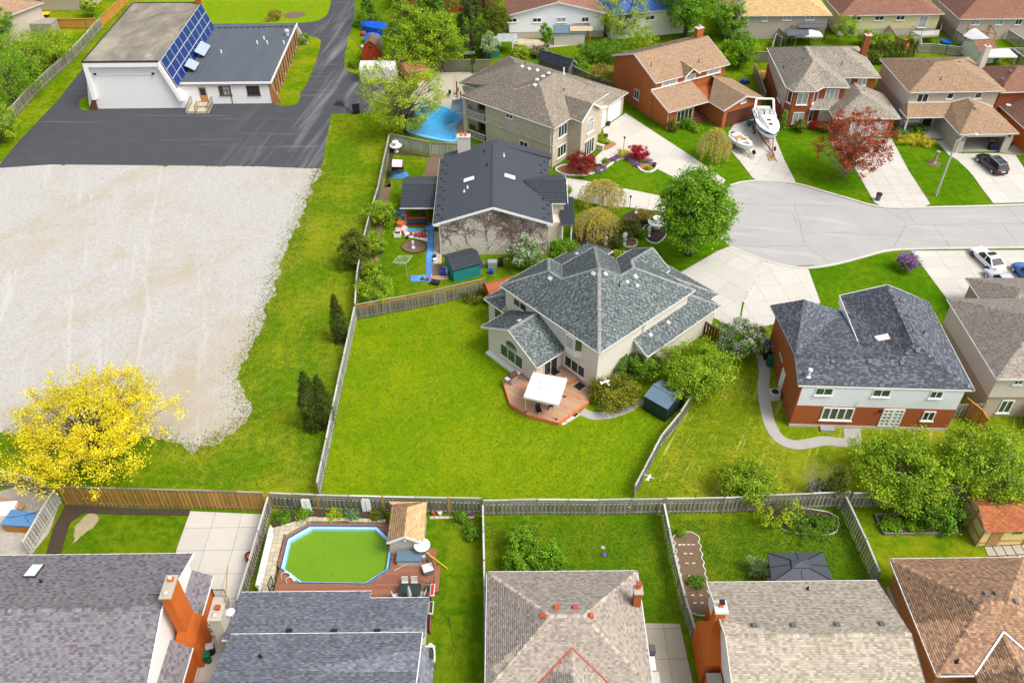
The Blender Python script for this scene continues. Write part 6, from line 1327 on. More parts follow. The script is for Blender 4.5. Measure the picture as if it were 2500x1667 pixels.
barn('garden_shed','rusty red board shed with curved lean roof behind the cream brick house',(-2.95,69.5),(-2.15,67.6),(.4,69.0),1.5,1.95,2.25,'red_board',MT['wood_red']if False else plain('rust_sheet',(.33,.095,.035),.6,.25,3))
hb,Pb,Lb=barn('garden_shed','red gambrel barn shed with brown roof beside the lane',at('P',88,520),at('P',235,520),at('P',290,455),1.7,2.9,3.6,'red_board',plain('old_brown_steel',(.17,.11,.075),.6,.3,2))
m=MB();m.box(Pb(Lb/2,-.05,2.6),(.5,.06,.3),0);m.build('gable_vent',MT['wood_brown'],hb)
def tunnel():
 A=at('P',72,685);B=A+Vector((5.3,.1,0));H=thing('metal_shed','white corrugated steel shed with rounded roof below the red barn','shed',A+Vector((2.6,1.2,0)))
 m=MB();D=2.6;pr=[(0,0),(0,2.1),(.25,2.5),(.8,2.75),(1.3,2.82),(1.8,2.75),(2.35,2.5),(2.6,2.1),(2.6,0)];n=44
 for i in range(n):
  r0=.03*(i%2);r1=.03*((i+1)%2);x0,x1=5.3*i/n,5.3*(i+1)/n
  for(a,z),(b,y)in zip(pr[:-1],pr[1:]):m.poly([A+Vector((x0,a,z+r0)),A+Vector((x0,b,y+r0)),A+Vector((x1,b,y+r1)),A+Vector((x1,a,z+r1))][::-1])
 m.build('shell',MT['metal_white'],H)
 for x in(0.01,5.29):m=MB();m.poly([A+Vector((x,a,z))for a,z in(pr if x>1 else pr[::-1])]);m.build('end_wall',MT['metal_white'],H)
tunnel()
def poolshed():
 H=thing('pool_shed','grey sided pool shed with cedar coloured shingles beside the green pool','shed',(-7.7,39.6,0))
 x0,x1,y0,y1=-9.15,-6.75,37.6,41.0;z,r=2.1,2.85;xm=-7.95
 f=[[(x0-.15,y0-.2,z),(xm,y0-.2,r),(xm,y1-.9,r),(x0-.15,y1-.1,z)],[(xm,y0-.2,r),(x1+.15,y0-.2,z),(x1+.15,y1+.2,z),(xm,y1-.9,r)],[(x0-.15,y1-.1,z),(xm,y1-.9,r),(x1+.15,y1+.2,z),(-9.6,y1+.2,z)]]
 f=up([[Vector(p)for p in q]for q in f]);roof(H,f,'cedar',[],tab=.35,exp=.2,th=.08)
 m=MB();m.prism([Vector((x0,y0,0)),Vector((x1,y0,0)),Vector((x1,y1,0)),Vector((x0,y1,0))],0,z-.05);m.build('wall',MT['siding_grey'],H)
 q=[Vector((x0,y0,z-.06)),Vector((x1,y0,z-.06)),Vector((xm,y0,r-.12))];m=MB();m.hexa([p+Vector((0,.08,0))for p in q],q);m.build('gable',MT['siding_grey'],H);rake(H,[(x0-.15,y0-.22,z),(xm,y0-.22,r),(x1+.15,y0-.22,z)],'white')
 m=MB();m.box((xm,y0-.12,2.35),(.14,.2,.2));m.build('lamp',MT['white'],H);m=MB();m.box((x0-.1,y0-.05,1.75),(.2,.25,.2));m.build('speaker',MT['black'],H)
poolshed()
def yshed():
 F=Fr((35.64,38.5),2);H=thing('garden_shed','pale yellow shed with orange shingle roof and tan timber trim','shed',F(1.8,1.6));L,D,z,r=3.7,3.2,2.1,2.95
 f=up([[F(-.1,-.2,z),F(L+.2,-.2,z),F(L+.2,D/2,r),F(-.1,D/2,r)],[F(-.1,D/2,r),F(L+.2,D/2,r),F(L+.2,D+.2,z),F(-.1,D+.2,z)]]);roof(H,f,'rust',[],tab=.3,exp=.16,th=.07)
 wall(H,rect(F,.1,L,.1,D-.1),0,z-.02,'yellow_board');wallpoly(H,[F(.1,D-.1,z-.03),F(.1,.1,z-.03),F(.1,D/2,r-.1)],'yellow_board')
 for a,b in((F(.08,.08,0),F(.08,.08,z)),(F(.06,D/2,0),F(.06,D/2,r-.1)),(F(.06,.1,.95),F(.06,D-.1,.95)),(F(.06,.1,z-.1),F(.06,D-.1,z-.1)),(F(.1,.07,.5),F(.75,.07,.5)),(F(1.75,.07,.65),F(L,.07,.65)),(F(L,.07,0),F(L,.07,z))):
  m=MB();m.bar(a,b,.11,.1);m.build('timber',MT['tanboard'],H)
 door(H,F(0,.1),F(L,.1),(.8,.05),(1.7,1.85),'tanboard');window(H,F(0,.1),F(L,.1),(2.4,1.45),(3.1,1.8),1,'tanboard','wood_brown',False)
yshed()
def canopy(name,label,c,zb,ze,zr,mat,postm,legs,z0=0.0,cap=True,skirt=.22,sag=False):
 c=[V3(p,ze)for p in c];ctr=sum(c,Vector())/4;H=thing(name,label,'gazebo',(ctr.x,ctr.y,z0));ap=Vector((ctr.x,ctr.y,zr));k=.27
 t=[ap+(p-Vector((ctr.x,ctr.y,ze)))*k-Vector((0,0,(zr-ze)*k))for p in c];m=MB()
 for i in range(4):m.slab([c[i],c[(i+1)%4],t[(i+1)%4],t[i]],.02)
 for i in range(4):a,b=c[i],c[(i+1)%4];d=Vector((0,0,skirt));m.poly([a-d,b-d,b,a])
 m.slab(t,.02);m.build('canopy',mat,H)
 if cap:
  q=[p+(p-ap)*.12+Vector((0,0,.14))for p in t];m=MB();tp=ap+Vector((0,0,.22));
  for i in range(4):m.poly([q[i],q[(i+1)%4],tp])
  m.poly(q[::-1]);m.build('vent_cap',mat,H)
 for p in legs:
  m=MB();p=V3(p,0);m.bar(Vector((p.x,p.y,z0)),Vector((p.x,p.y,ze+.02)),.08,.08);m.build('post',postm,H)
  m=MB();m.box((p.x,p.y,z0+.04),(.2,.2,.08));m.build('foot',MT['black'],H)
 return H,c,ap
hg,cg,ag=canopy('gazebo','white fabric gazebo standing on the wooden deck',[(1.01,51.98),(4.0,50.97),(4.9,54.18),(1.89,55.01)],0,2.85,3.15,MT['white'],plain('cream_drape',(.62,.5,.2),.8,.25,6),[(1.2,52.45),(3.9,51.55),(4.8,54.35),(2.0,55.15)],.42)
hg2,cg2,ag2=canopy('gazebo','dark grey metal gazebo with stepped roof behind the sand shingled house',[(18.42,33.78),(22.75,33.83),(22.69,36.28),(18.66,36.19)],0,2.55,3.0,plain('gazebo_steel',(.055,.062,.075),.5,.1),MT['iron'],[(18.8,34.1),(22.4,34.1),(22.4,36.0),(18.9,35.95)])
for i in range(4):
 m=MB();m.bar(cg2[i]+Vector((0,0,.03)),ag2.lerp(cg2[i],.3)+Vector((0,0,.03)),.06,.03);m.build('rib',MT['black'],hg2)
 q=cg2[i].lerp(cg2[(i+1)%4],.5);m=MB();m.bar(q+Vector((0,0,.02)),ag2.lerp(q,.4)+Vector((0,0,.02)),.04,.03);m.build('rib',MT['black'],hg2)
sheet('gazebo_pad',[(19.0,33.2),(23.4,33.2),(23.1,35.7),(19.0,35.7)],.04,'concrete','concrete pad under the dark grey gazebo','patio')
def flatgaz(label,c4,z,zr,roofm,postm,legs,cat='gazebo',pal=None):
 c4=[V3(p,z)for p in c4];ctr=sum(c4,Vector())/4;H=thing('gazebo',label,cat,(ctr.x,ctr.y,0));a=(c4[0]+c4[3])/2;b=(c4[1]+c4[2])/2;a.z=b.z=zr
 f=up([[c4[0],c4[1],b,a],[a,b,c4[2],c4[3]]])
 if pal:roof(H,f,pal,[])
 else:m=MB();[m.slab(q,.05)for q in f];m.build('roof',roofm,H)
 for p in legs:m=MB();m.bar(V3(p,0),V3(p,z),.12,.12);m.build('post',postm,H)
 for p,q in zip(legs,legs[1:]+legs[:1]):m=MB();m.bar(V3(p,z-.1),V3(q,z-.1),.1,.16);m.build('beam',postm,H)
q=pts('02',535,290,740,285,740,240,520,238,z=2.4);flatgaz('orange timber gazebo with tan roof beside the white sided house',q,2.4,2.75,plain('tan_sheet',(.42,.33,.22),.7,.15),MT['wood_orange'],[at('02',550,405),at('02',715,395),at('02',700,345),at('02',560,350)])
q=pts('03',180,330,378,325,365,265,155,265,z=2.3);flatgaz('small gazebo with slate grey roof behind the straw roofed bungalow',q,2.3,2.6,MT['membrane'],MT['wood_brown'],[at('03',190,400),at('03',365,395),at('03',350,340),at('03',200,345)])
q=pts('03',285,258,540,255,530,215,278,215,z=2.7);flatgaz('lean-to porch with dark shingle roof and white door beside the bungalow',q,2.7,2.9,MT['membrane'],MT['wood_brown'],[at('03',300,380),at('03',515,370),at('03',500,300),at('03',300,305)])
q=pts('03',1790,330,1905,258,2070,380,1955,400,z=2.5);flatgaz('pale timber carport frame with grey metal roof behind the pinkish house',[q[0],q[3],q[2],q[1]],2.5,2.8,MT['lightgrey'],MT['wood_orange'],[at('03',1790,400),at('03',2045,450),at('03',2000,370),at('03',1850,335)])
gable_shed('garden_shed','cream shed with red brown roof behind the beige brick house',at('03',1900,590),at('03',2060,580),at('03',1985,470),2.1,2.9,'siding_cream',pal='redbrown')
q=pts('G',1490,190,2030,360,2100,255,1800,60,z=2.3);gable_shed('garden_shed','low shed with dark blue shingle roof behind the beige stone house',at('G',1500,300),at('G',2030,460),at('G',2110,380),2.0,2.8,'wood_dark',pal='night',over=.3)
gable_shed('garden_shed','low brown shingled shelter behind the bright lime tree',at('P',470,690),at('P',615,660),at('P',610,545),1.9,2.3,'wood_orange',pal='oldred',over=.2)
sh=thing('garden_shed','small pale blue shed with metal roof beside the white sided house','shed',at('P',1130,430));m=MB();p=at('P',1070,470);m.box(p+Vector((1.3,1,1.0)),(2.6,2.2,2.0));m.build('wall',MT['teal'],sh);m=MB();m.slab([p+Vector((-.2,-.3,2.0)),p+Vector((2.9,-.3,2.0)),p+Vector((2.9,2.4,2.4)),p+Vector((-.2,2.4,2.4))],.06);m.build('roof',MT['curtain'],sh)
sh=thing('carport','grey lean-to with pale metal roof at the wall of the white sided house','carport',at('P',1230,440));m=MB();p=at('P',1185,455);m.slab([p+Vector((0,0,2.2)),p+Vector((3.2,0,2.2)),p+Vector((3.2,2.6,2.5)),p+Vector((0,2.6,2.5))],.06);m.build('roof',MT['curtain'],sh);m=MB();[m.bar(p+Vector((x,.1,0)),p+Vector((x,.1,2.2)),.1,.1)for x in(.1,3.1)];m.build('post',MT['grey'],sh)
m=MB();p=at('02',375,430);m.slab([p+Vector((0,0,2.2)),p+Vector((5.3,.2,2.2)),p+Vector((5.3,2.4,2.7)),p+Vector((0,2.2,2.7))],.08);sh=thing('garden_shed','flat grey blue shed roof below the orange timber gazebo','shed',p);m.build('roof',MT['metal_roof'],sh);m=MB();m.prism([p+Vector((.2,.3,0)),p+Vector((5.1,.4,0)),p+Vector((5.1,2.2,0)),p+Vector((.2,2.0,0))],0,2.15);m.build('wall',MT['siding_grey'],sh)
# fences
PK={}
def fence(label,path,h=1.75,mat='wood_grey',post='wood_grey',rail='wood_grey',lattice=0.0,pitch=.165,pw=.14,single=True,bay=2.4,side=1,postmat2=None,cap=True,gap=.08,board=True,altern=True,latmat='wood_pale'):
 path=[V3(p,0)for p in path];t=thing('fence',label,'fence',path[0]);k=(mat,h,pw)
 hp=h-lattice-(.06 if lattice else 0)
 if k not in PK:PK[k]=unitbox('picket',MT[mat],(pw,.02,1.0),True)
 pm=unitbox('post',MT[post],(.1,.1,1.0),True);jn=MB();lm=MB();mats=PK[k]
 for a,b in zip(path[:-1],path[1:]):
  d=(b-a);L=d.length;d.normalize();n=Vector((-d.y,d.x,0))*side;rz=math.atan2(d.y,d.x);nb=max(1,round(L/bay));mb=L/nb
  for i in range(nb+(1 if b is path[-1]or True else 0)):
   inst('post',pm if not postmat2 or i%2 else unitbox('post',MT[postmat2],(.1,.1,1.0),True),t,a+d*(mb*min(i,nb)),(0,0,rz),(1,1,h+RNG.uniform(.02,.14)))
  for i in range(nb):
   p,q=a+d*(mb*i),a+d*(mb*(i+1));dz=RNG.uniform(-.03,.03)
   for z in(.3,hp-.25):
    m=MB();m.bar(p+Vector((0,0,z)),q+Vector((0,0,z)),.04,.09);m.build('rail',MT[rail],t)
   if cap:m=MB();m.bar(p+Vector((0,0,h+dz*.5)),q+Vector((0,0,h+dz)),.14,.04);m.build('cap_rail',MT[rail],t)
   if lattice:
    for z in(hp+.03,):m=MB();m.bar(p+Vector((0,0,z)),q+Vector((0,0,z)),.05,.05);m.build('rail',MT[latmat],t)
    nx=int(mb/.13)
    for j in range(-3,nx+1):
     for sg in(1,-1):
      x0,x1=j*.13,j*.13+lattice*.9
      z0,z1=hp+.05,h-.03
      if x0<0:z0+=(z1-z0)*(-x0)/(x1-x0);x0=0
      if x1>mb:z1-=(z1-z0)*(x1-mb)/(x1-x0);x1=mb
      if x1-x0<.02:continue
      if sg>0:lm.bar(p+d*x0+Vector((0,0,z0)),p+d*x1+Vector((0,0,z1)),.012,.03)
      else:lm.bar(p+d*(mb-x0)+Vector((0,0,z0)),p+d*(mb-x1)+Vector((0,0,z1)),.012,.03)
  for i in range(int(L/pitch)):
   o=n*(.032 if(i%2 or not altern)else-.032);P=a+d*(pitch*(i+.5))+o;hz=(hp-gap)*RNG.uniform(.985,1.01)
   if single:inst('picket',mats,t,P+Vector((0,0,gap)),(0,RNG.normal(0,.006),rz),(1,1,hz))
   else:jn.box(P+Vector((0,0,gap+hz/2)),(pw,.02,hz),rz)
 if not single and jn.v:o=jn.build('pickets',MT[mat],t,uv=False);o['kind']='stuff'
 if lm.v:o=lm.build('lattice',MT[latmat],t,uv=False);o['kind']='stuff'
 return t
fence('grey picket fence on the left side of the large lawn',S(781,1212,803,1105,830,970,845,900,871,781),1.75,'wood_pale','wood_grey','wood_pale')
fence('weathered fence with lattice top between the large lawn and the ivy house',S(872,781,1062,745,1185,716),1.95,'wood_dark','wood_grey','wood_grey',.35,latmat='wood_orange')
fence('grey fence on the right side of the large lawn by the green shed',S(1690,985,1655,1040,1610,1095,1546,1218),1.7,'wood_grey','wood_grey','wood_pale')
fence('dark grey fence with lattice top behind the pool shed',S(668,1241,780,1246,940,1250,1177,1254),2.0,'wood_dark','wood_grey','wood_pale',.3,postmat2='wood_orange',latmat='wood_grey')
fence('grey fence with lattice top below the middle of the large lawn',S(1182,1258,1310,1256,1460,1257,1615,1254),1.95,'wood_grey','wood_grey','wood_pale',.3,latmat='wood_grey')
fence('greenish grey fence with lattice top below the straw streaked lawn',S(1620,1254,1760,1252,1880,1245,2060,1238),1.95,'wood_grey','wood_grey','wood_pale',.3,latmat='wood_grey')
fence('grey fence behind the bushy trees at the right',S(2068,1240,2230,1236,2420,1215,2520,1210),1.9,'wood_grey','wood_grey','wood_pale',.25,latmat='wood_grey')
fence('new amber wood fence behind the dark garden bed',S(165,1232,300,1236,470,1240,655,1246),2.3,'wood_new','wood_orange','wood_grey',0,gap=.02)
fence('grey board fence at the far left beside the hot tub yard',S(-70,1185,40,1190,128,1212),2.0,'wood_grey','wood_grey','wood_pale')
fence('narrow pale fence between the hot tub and the garden bed',S(150,1228,112,1290,75,1355),1.7,'wood_pale','wood_pale','wood_pale')
fence('grey fence between the concrete patio and the pool pavers',S(664,1246,640,1330,620,1400,590,1500),1.75,'wood_grey','wood_grey','wood_pale')
fence('long thin fence between the hose lawn and the taupe hipped house',S(1180,1265,1183,1400,1185,1540,1186,1690),1.7,'wood_grey','wood_grey','wood_pale',single=True,altern=False)
fence('striped fence between the taupe hipped house and the scalloped bed',S(1615,1262,1640,1385,1665,1490,1700,1600,1720,1700),1.75,'wood_grey','wood_grey','wood_pale')
fence('mossy fence between the dark gazebo yard and the yellow shed yard',S(2052,1245,2100,1350,2132,1430),1.75,'wood_grey','wood_grey','wood_pale')
fence('greenish white fence with lattice between the blue pool and the black roofed house',pts('M',520,195,1135,325)+pts('E',1480,470),1.9,'wood_pale','wood_grey','wood_grey',.35,latmat='wood_grey')
fence('dark weathered fence along the verge beside the black roofed house',pts('E',170,290,60,800,-20,1200)+S(905,560,890,620,876,700,872,775),1.8,'wood_dark','wood_grey','wood_pale')
fence('dark fence behind the pool terrace of the stone house',pts('P',625,590,1000,590,1140,588),1.9,'wood_dark','wood_dark','wood_grey',single=False)
fence('old grey fence along the left edge of the church lane',pts('00',-300,1560,30,1215,280,930,450,760,640,590,760,470,905,300,945,262),1.7,'wood_grey','wood_grey','wood_pale',single=True)
fence('bright amber fence at the top left beyond the church roof',pts('00',945,258,1060,150,1200,5,1400,-220),1.8,'wood_orange','wood_new','wood_orange',single=False,altern=False)
fence('amber garden fence across the top left yard',pts('00',250,240,540,265,810,268,905,262),1.7,'wood_orange','wood_new','wood_orange',single=False,altern=False)
fence('grey fence between the beige stone house and the orange brick house',pts('02',350,560,560,700,760,800,900,850),1.6,'wood_dark','wood_dark','wood_grey',single=False)
fence('grey fence between the orange brick and the brown brick houses',pts('02',2210,690,2270,830,2310,950),1.7,'wood_grey','wood_grey','wood_grey',single=False)
fence('grey fence behind the small tree right of the orange brick house',pts('02',2215,570,2350,575)+pts('03',60,400,110,440),1.7,'wood_grey','wood_grey','wood_grey',single=False)
fence('tilted amber fence beside the back stairs of the yellow house',pts('03',1090,330,1160,430,1250,470),1.7,'wood_new','wood_new','wood_grey',single=False)
fence('grey fence between the yellow and the pinkish houses',pts('03',1545,230,1640,330,1790,440),1.7,'wood_grey','wood_grey','wood_grey',single=False)
fence('grey fence behind the beige brick house',pts('03',1330,490,1480,490,1620,505,1760,520),1.5,'wood_grey','wood_grey','wood_pale',single=False)
fence('grey fence behind the cream shed at the right',pts('03',2040,545,2210,540,2350,545),1.7,'wood_grey','wood_grey','wood_pale',single=False)
fence('grey fence running down to the right edge below the pinkish house',pts('03',2180,370,2290,440,2400,520),1.7,'wood_grey','wood_grey','wood_pale',single=False)
fence('grey fence running along the cream shed to the right edge',pts('03',2210,545,2350,650),1.7,'wood_grey','wood_grey','wood_pale',single=False)
fence('grey fence beside the straw roofed bungalow porch',pts('03',60,330,150,430),1.8,'wood_grey','wood_grey','wood_grey',single=False)
fence('amber gate fence between the rust brick house and the beige sided house',pts('23',1760,660,1900,780,1950,860),2.0,'wood_orange','wood_new','wood_orange',altern=False)
fence('dark grey gate fence behind the amber gate',pts('23',1690,700,1940,690),1.7,'wood_grey','wood_grey','wood_grey')
fence('short brown fence beside the lilac at the cream brick garage',pts('D',2110,190,2250,280,2345,330),1.6,'wood_brown','wood_brown','wood_brown')
# trees and shrubs
LP={'green':[(.075,.17,.012),(.11,.23,.016),(.055,.13,.010)],'lime':[(.20,.30,.012),(.26,.36,.018),(.15,.24,.012)],'bright':[(.10,.225,.010),(.145,.29,.014),(.07,.17,.010)],'dark':[(.035,.085,.010),(.055,.115,.012),(.025,.06,.010)],'olive':[(.085,.115,.012),(.12,.145,.016),(.06,.085,.010)],'gold':[(.34,.33,.02),(.26,.28,.02),(.42,.39,.03)],'yellow':[(.60,.50,.010),(.54,.45,.010),(.64,.56,.03)],'red':[(.22,.022,.018),(.30,.03,.025),(.13,.018,.014)],'crimson':[(.36,.012,.025),(.27,.010,.02),(.42,.03,.04)],'copper':[(.27,.055,.022),(.20,.04,.02),(.34,.09,.03)],'willow':[(.30,.29,.02),(.38,.35,.04),(.24,.25,.018),(.38,.30,.14)],'tawny':[(.26,.20,.05),(.18,.16,.03),(.12,.13,.02)],'cedar':[(.06,.095,.008),(.085,.125,.010),(.045,.07,.007)],'blue':[(.10,.19,.09),(.13,.22,.11),(.08,.15,.07)],'pale':[(.20,.30,.13),(.26,.36,.18),(.16,.25,.10)],'euon':[(.12,.16,.010),(.22,.24,.02),(.06,.10,.008),(.15,.14,.02)],'spring':[(.155,.26,.012),(.21,.32,.016),(.11,.19,.012)],'twig':[(.30,.29,.26),(.24,.22,.20)]}
FL={'white':(.80,.76,.80),'pink':(.72,.60,.72),'purple':(.40,.16,.52),'rose':(.60,.25,.35)}
LEAFN=[0]
def leaves(name,C,N,cols,ln,wd,rg,mat,parent):
 n=len(C);a=rg.normal(size=(n,3));t=a-N*(a*N).sum(1,keepdims=True);t/=np.linalg.norm(t,axis=1,keepdims=True)+1e-9;b=np.cross(N,t)
 L=(ln*rg.uniform(.7,1.35,(n,1)))/2;W=(wd*rg.uniform(.7,1.3,(n,1)))/2;up_=N*L*.25
 v=np.stack([C-t*L,C+b*W+up_,C+t*L,C-b*W+up_],1).reshape(-1,3)-np.array(ORG[parent.name]);LEAFN[0]+=n
 return rawmesh(name,v,np.arange(4*n).reshape(-1,4),cols,mat,parent)
def plant(label,base,h,r,style='round',pal='green',n=6000,ls=.2,z0=None,K=None,rc=None,name='tree',cat=None,fl=None,bark='bark',limbs=14,sq=(1,1),group=None,seed=None,tr=None):
 B=V3(base,0);sd=seed or int(abs(B.x*31+B.y*17))%9973;rg=np.random.default_rng(sd);rn=random.Random(sd)
 T=thing(name,label,cat or('tree' if name.endswith('tree')else 'shrub'),B,group);z0=(.22*h if name.endswith('tree')else 0.0)if z0 is None else z0
 K=K or int(40+9*r*r);H=h-z0;rc=(rc or max(.16,.30*r/max(1,K**.22)))*.82;b=np.array(B);pc=np.array(LP[pal])*((1.7,1.55,1.3)if pal not in('yellow','red','crimson','copper','twig','cedar')else(1.3,1.3,1.3));bark=MT[bark]
 if style=='weep':
  S_=int(90*r);P=[];tw=MB()
  for i in range(S_):
   a=rn.uniform(0,6.283);rr=r*math.sqrt(rn.uniform(.02,1));top=h*(1-.42*(rr/r)**2)+rn.uniform(-.15,.15);end=max(.15,h*rn.uniform(.08,.4))if rr>.45*r else top-h*rn.uniform(.15,.4);path=[];k=0
   for j in range(9):
    f=j/8;x=rr*min(1,.25+f*1.6);z=top+.12*h*math.sin(min(1,f*1.6)*3.1416)if f<.45 else top-(top-end)*((f-.45)/.55)**1.1;path.append(B+Vector((math.cos(a)*x*sq[0],math.sin(a)*x*sq[1],z)))
   if i%3==0:tw.tube(path,.016,3,False)
   m_=n//S_;f=rg.random(m_)**.8*8;i0=np.minimum(f.astype(int),7);A_=np.array([list(p)for p in path]);P.append(A_[i0]+(A_[i0+1]-A_[i0])*(f-i0)[:,None]+rg.normal(0,.07,(m_,3)))
  C=np.concatenate(P);N=rg.normal(size=C.shape)+[0,0,.4];col=pc[rg.integers(len(pc),size=len(C))];clumps=None
  o=tw.build('twigs',MT['bark_pale'],T,uv=False);m=MB();m.tube([B,B+Vector((.1,0,h*.5)),B+Vector((0,.1,h*.95))],[.16,.12,.06],8);m.build('trunk',bark,T)
 else:
  u=rg.normal(size=(K,3));u/=np.linalg.norm(u,axis=1,keepdims=True);q=rg.random(K)**(1/3.)*.35+.65*rg.random(K)**.35;t=None
  if style in('round','spread','egg'):
   cl=u*(q*.92)[:,None];
   if style=='spread':cl[:,2]=np.abs(cl[:,2])*.9-.25*(cl[:,0]**2+cl[:,1]**2)
   zz=(cl[:,2]+1)/2;w=np.ones(K)
   if style=='egg':w=np.clip(1.15-.75*zz**1.6,.2,1.1)*np.clip(.55+zz*2,0,1)
   lb=np.array([1+.42*mnoise.noise(Vector((c_[0]*1.5+sd,c_[1]*1.5,c_[2]*1.5)))+.2*mnoise.noise(Vector((c_[0]*4+sd,c_[1]*4,c_[2]*4)))for c_ in u]);w=w*lb
   clumps=np.stack([cl[:,0]*r*w*sq[0],cl[:,1]*r*w*sq[1],z0+np.clip(.5+(zz-.5)*lb,0,1.15)*H],1)
  else:
   t=rg.random(K)**(1.35 if style=='cone' else 1.0);a=rg.random(K)*6.283;q=np.sqrt(rg.random(K))*.45+.55
   R={'cone':(1-t)**.85,'column':np.minimum(1,(1-t)*1.9)**.8*(.8+.2*np.sin(t*3)),'vase':.25+.75*np.sin(np.minimum(1,t*1.15)*2.2)}[style]*r*q
   clumps=np.stack([np.cos(a)*R*sq[0],np.sin(a)*R*sq[1],z0+t*H],1)
  ct=clumps.mean(0);per=rg.integers(K,size=n);sz=rc*rg.uniform(.6,1.3,K)[per][:,None];C=clumps[per]+rg.normal(size=(n,3))*sz*[1,1,.7];C[:,2]=np.maximum(C[:,2],.06);C+=b
  out=(C-b-ct)/(np.linalg.norm(C-b-ct,axis=1,keepdims=True)+1e-6);N=rg.normal(size=(n,3))*.8+out*.6+[0,0,.55 if style!='column' else .2]
  kc=rg.uniform(.82,1.2,K)[per][:,None];kp=rg.integers(len(pc),size=K)[per];mixk=rg.random(n)<.45;idx=np.where(mixk,rg.integers(len(pc),size=n),kp);col=pc[idx]*kc
  m=MB();tb=tr or max(.05,.028*h+.012*r)
  if name.endswith('tree')or style in('vase','spread'):
   th=z0+H*(.72 if style in('cone','column','egg')else .38);sway=rn.uniform(-.2,.2);top=B+Vector((sway,rn.uniform(-.2,.2),th));m.tube([B,B.lerp(top,.45)+Vector((rn.uniform(-.1,.1),rn.uniform(-.1,.1),0)),top],[tb*1.25,tb*.85,tb*.35],8)
   o=m.build('trunk',bark,T,smooth=True,uv=False);m=MB()
   for i,j in enumerate(rg.permutation(K)[:limbs*3]):
    e=B+Vector(clumps[j]);f=min(.95,max(.12,(clumps[j][2]-H*.3)/max(.1,th)))if style not in('vase','spread')else rn.uniform(.25,.95);s=B.lerp(top,f);md=s.lerp(e,.5)+Vector((0,0,.08*(e-s).length*(1 if style!='spread' else .5)));k=tb*(.42 if i<limbs else .2)
    m.tube([s,md,e],[k,k*.6,k*.18],5 if i<limbs else 3,False)
   m.build('limbs',bark,T,uv=False)
 N=N/(np.linalg.norm(N,axis=1,keepdims=True)+1e-9);col=np.clip(col*rg.uniform(.8,1.2,(len(C),1)),0,1)
 cr=leaves('crown',C,N,col,ls,ls*(.62 if style!='column' else .35),rg,MT['leaf'],T)
 if fl:
  k=int(n*fl[1]);z=C[:,2];top_=np.argsort(-(z+rg.random(len(z))*h*.7))[:len(z)//2];j=rg.choice(top_,k//6);FC=np.repeat(C[j],6,0)+rg.normal(0,fl[2],(len(j)*6,3))+N[j].repeat(6,0)*.12
  leaves('flowers',FC,np.repeat(N[j],6,0)+rg.normal(0,.5,(len(FC),3)),np.array(FL[fl[0]])*rg.uniform(.8,1.12,(len(FC),1)),.11,.1,rg,MT['leaf'],T)
 return T
def P0(x,y):return at('S',x,y)
plant('large yellow flowering tree at the edge of the gravel lot',P0(258,1142),8.2,7.6,'spread','yellow',34000,.15,2.2,620,.34,limbs=90,tr=.2)
plant('tall light green maple on the lawn beside the cul-de-sac',P0(1681,622),11.5,4.9,'egg','bright',26000,.26,1.6,330,.42)
plant('copper red leaved tree in front of the brown brick house',P0(2058,436),9.3,5.5,'round','copper',10000,.22,1.5,300,.30,limbs=70,bark='bark_pale',tr=.17)
plant('dark red japanese maple at the corner of the stone house',P0(1421,424),2.9,2.2,'round','red',9000,.14,.35,110,name='shrub',limbs=20)
plant('round crimson maple shrub beside the stone house driveway',P0(1558,388),1.9,1.45,'round','crimson',6000,.14,0,name='shrub')
plant('round lime green bush next to the crimson shrub',P0(1518,383),1.0,.85,'round','gold',2200,.12,0,name='shrub')
plant('lime hosta clump at the stone house entry',P0(1473,350),.8,.85,'round','lime',1500,.16,0,name='shrub')
plant('weeping tree with tan twigs beside the front walk',P0(1468,508),3.2,2.9,'weep','willow',9000,.13)
plant('weeping tree nearer the cream brick house, lower of the pair',P0(1455,578),3.1,2.8,'weep','willow',9000,.13)
plant('small weeping willow beside the boats',P0(1738,392),3.9,2.3,'weep','willow',7000,.13)
plant('dark green rounded bush between the weeping trees and the fountain',P0(1532,575),2.2,1.6,'round','olive',4500,.14,0,name='shrub');plant('tawny spreading bush behind the fountain',P0(1582,540),1.5,1.5,'round','tawny',3000,.15,0,name='shrub')
plant('low leafy green plant in front of the fountain',P0(1568,577),.9,.7,'round','bright',1200,.15,0,name='shrub');plant('dark upright shrub beside the white statue',P0(1506,608),1.9,.85,'round','cedar',2600,.12,0,name='shrub')
plant('bright green bush at the corner of the ivy wall',P0(1375,622),1.9,1.7,'round','bright',4500,.15,0,name='shrub');plant('flat topped green juniper beside the porch columns',P0(1355,573),2.7,1.0,'spread','bright',2400,.13,1.3,30,name='shrub')
plant('low dark ground plants behind the cream brick house',P0(1445,618),.9,1.9,'round','cedar',3500,.13,0,name='shrub',sq=(1.5,.7));plant('small yellow green bush by the cream brick gable',P0(1505,625),.8,.6,'round','lime',900,.12,0,name='shrub')
plant('green ball topiary beside the black tiled porch',P0(1383,480),1.7,.75,'round','bright',2200,.1,.3,name='shrub')
plant('white lilac against the ivy wall',P0(1283,652),3.4,2.2,'round','green',8500,.15,.2,name='shrub',fl=('white',.3,.08))
plant('pale pink lilac beside the cream brick garage',P0(1805,866),3.9,2.5,'round','green',11000,.15,.2,name='shrub',fl=('pink',.32,.08))
plant('purple lilac on the small front lawn',P0(2208,660),1.9,1.25,'round','green',3000,.13,.25,name='shrub',fl=('purple',.9,.08))
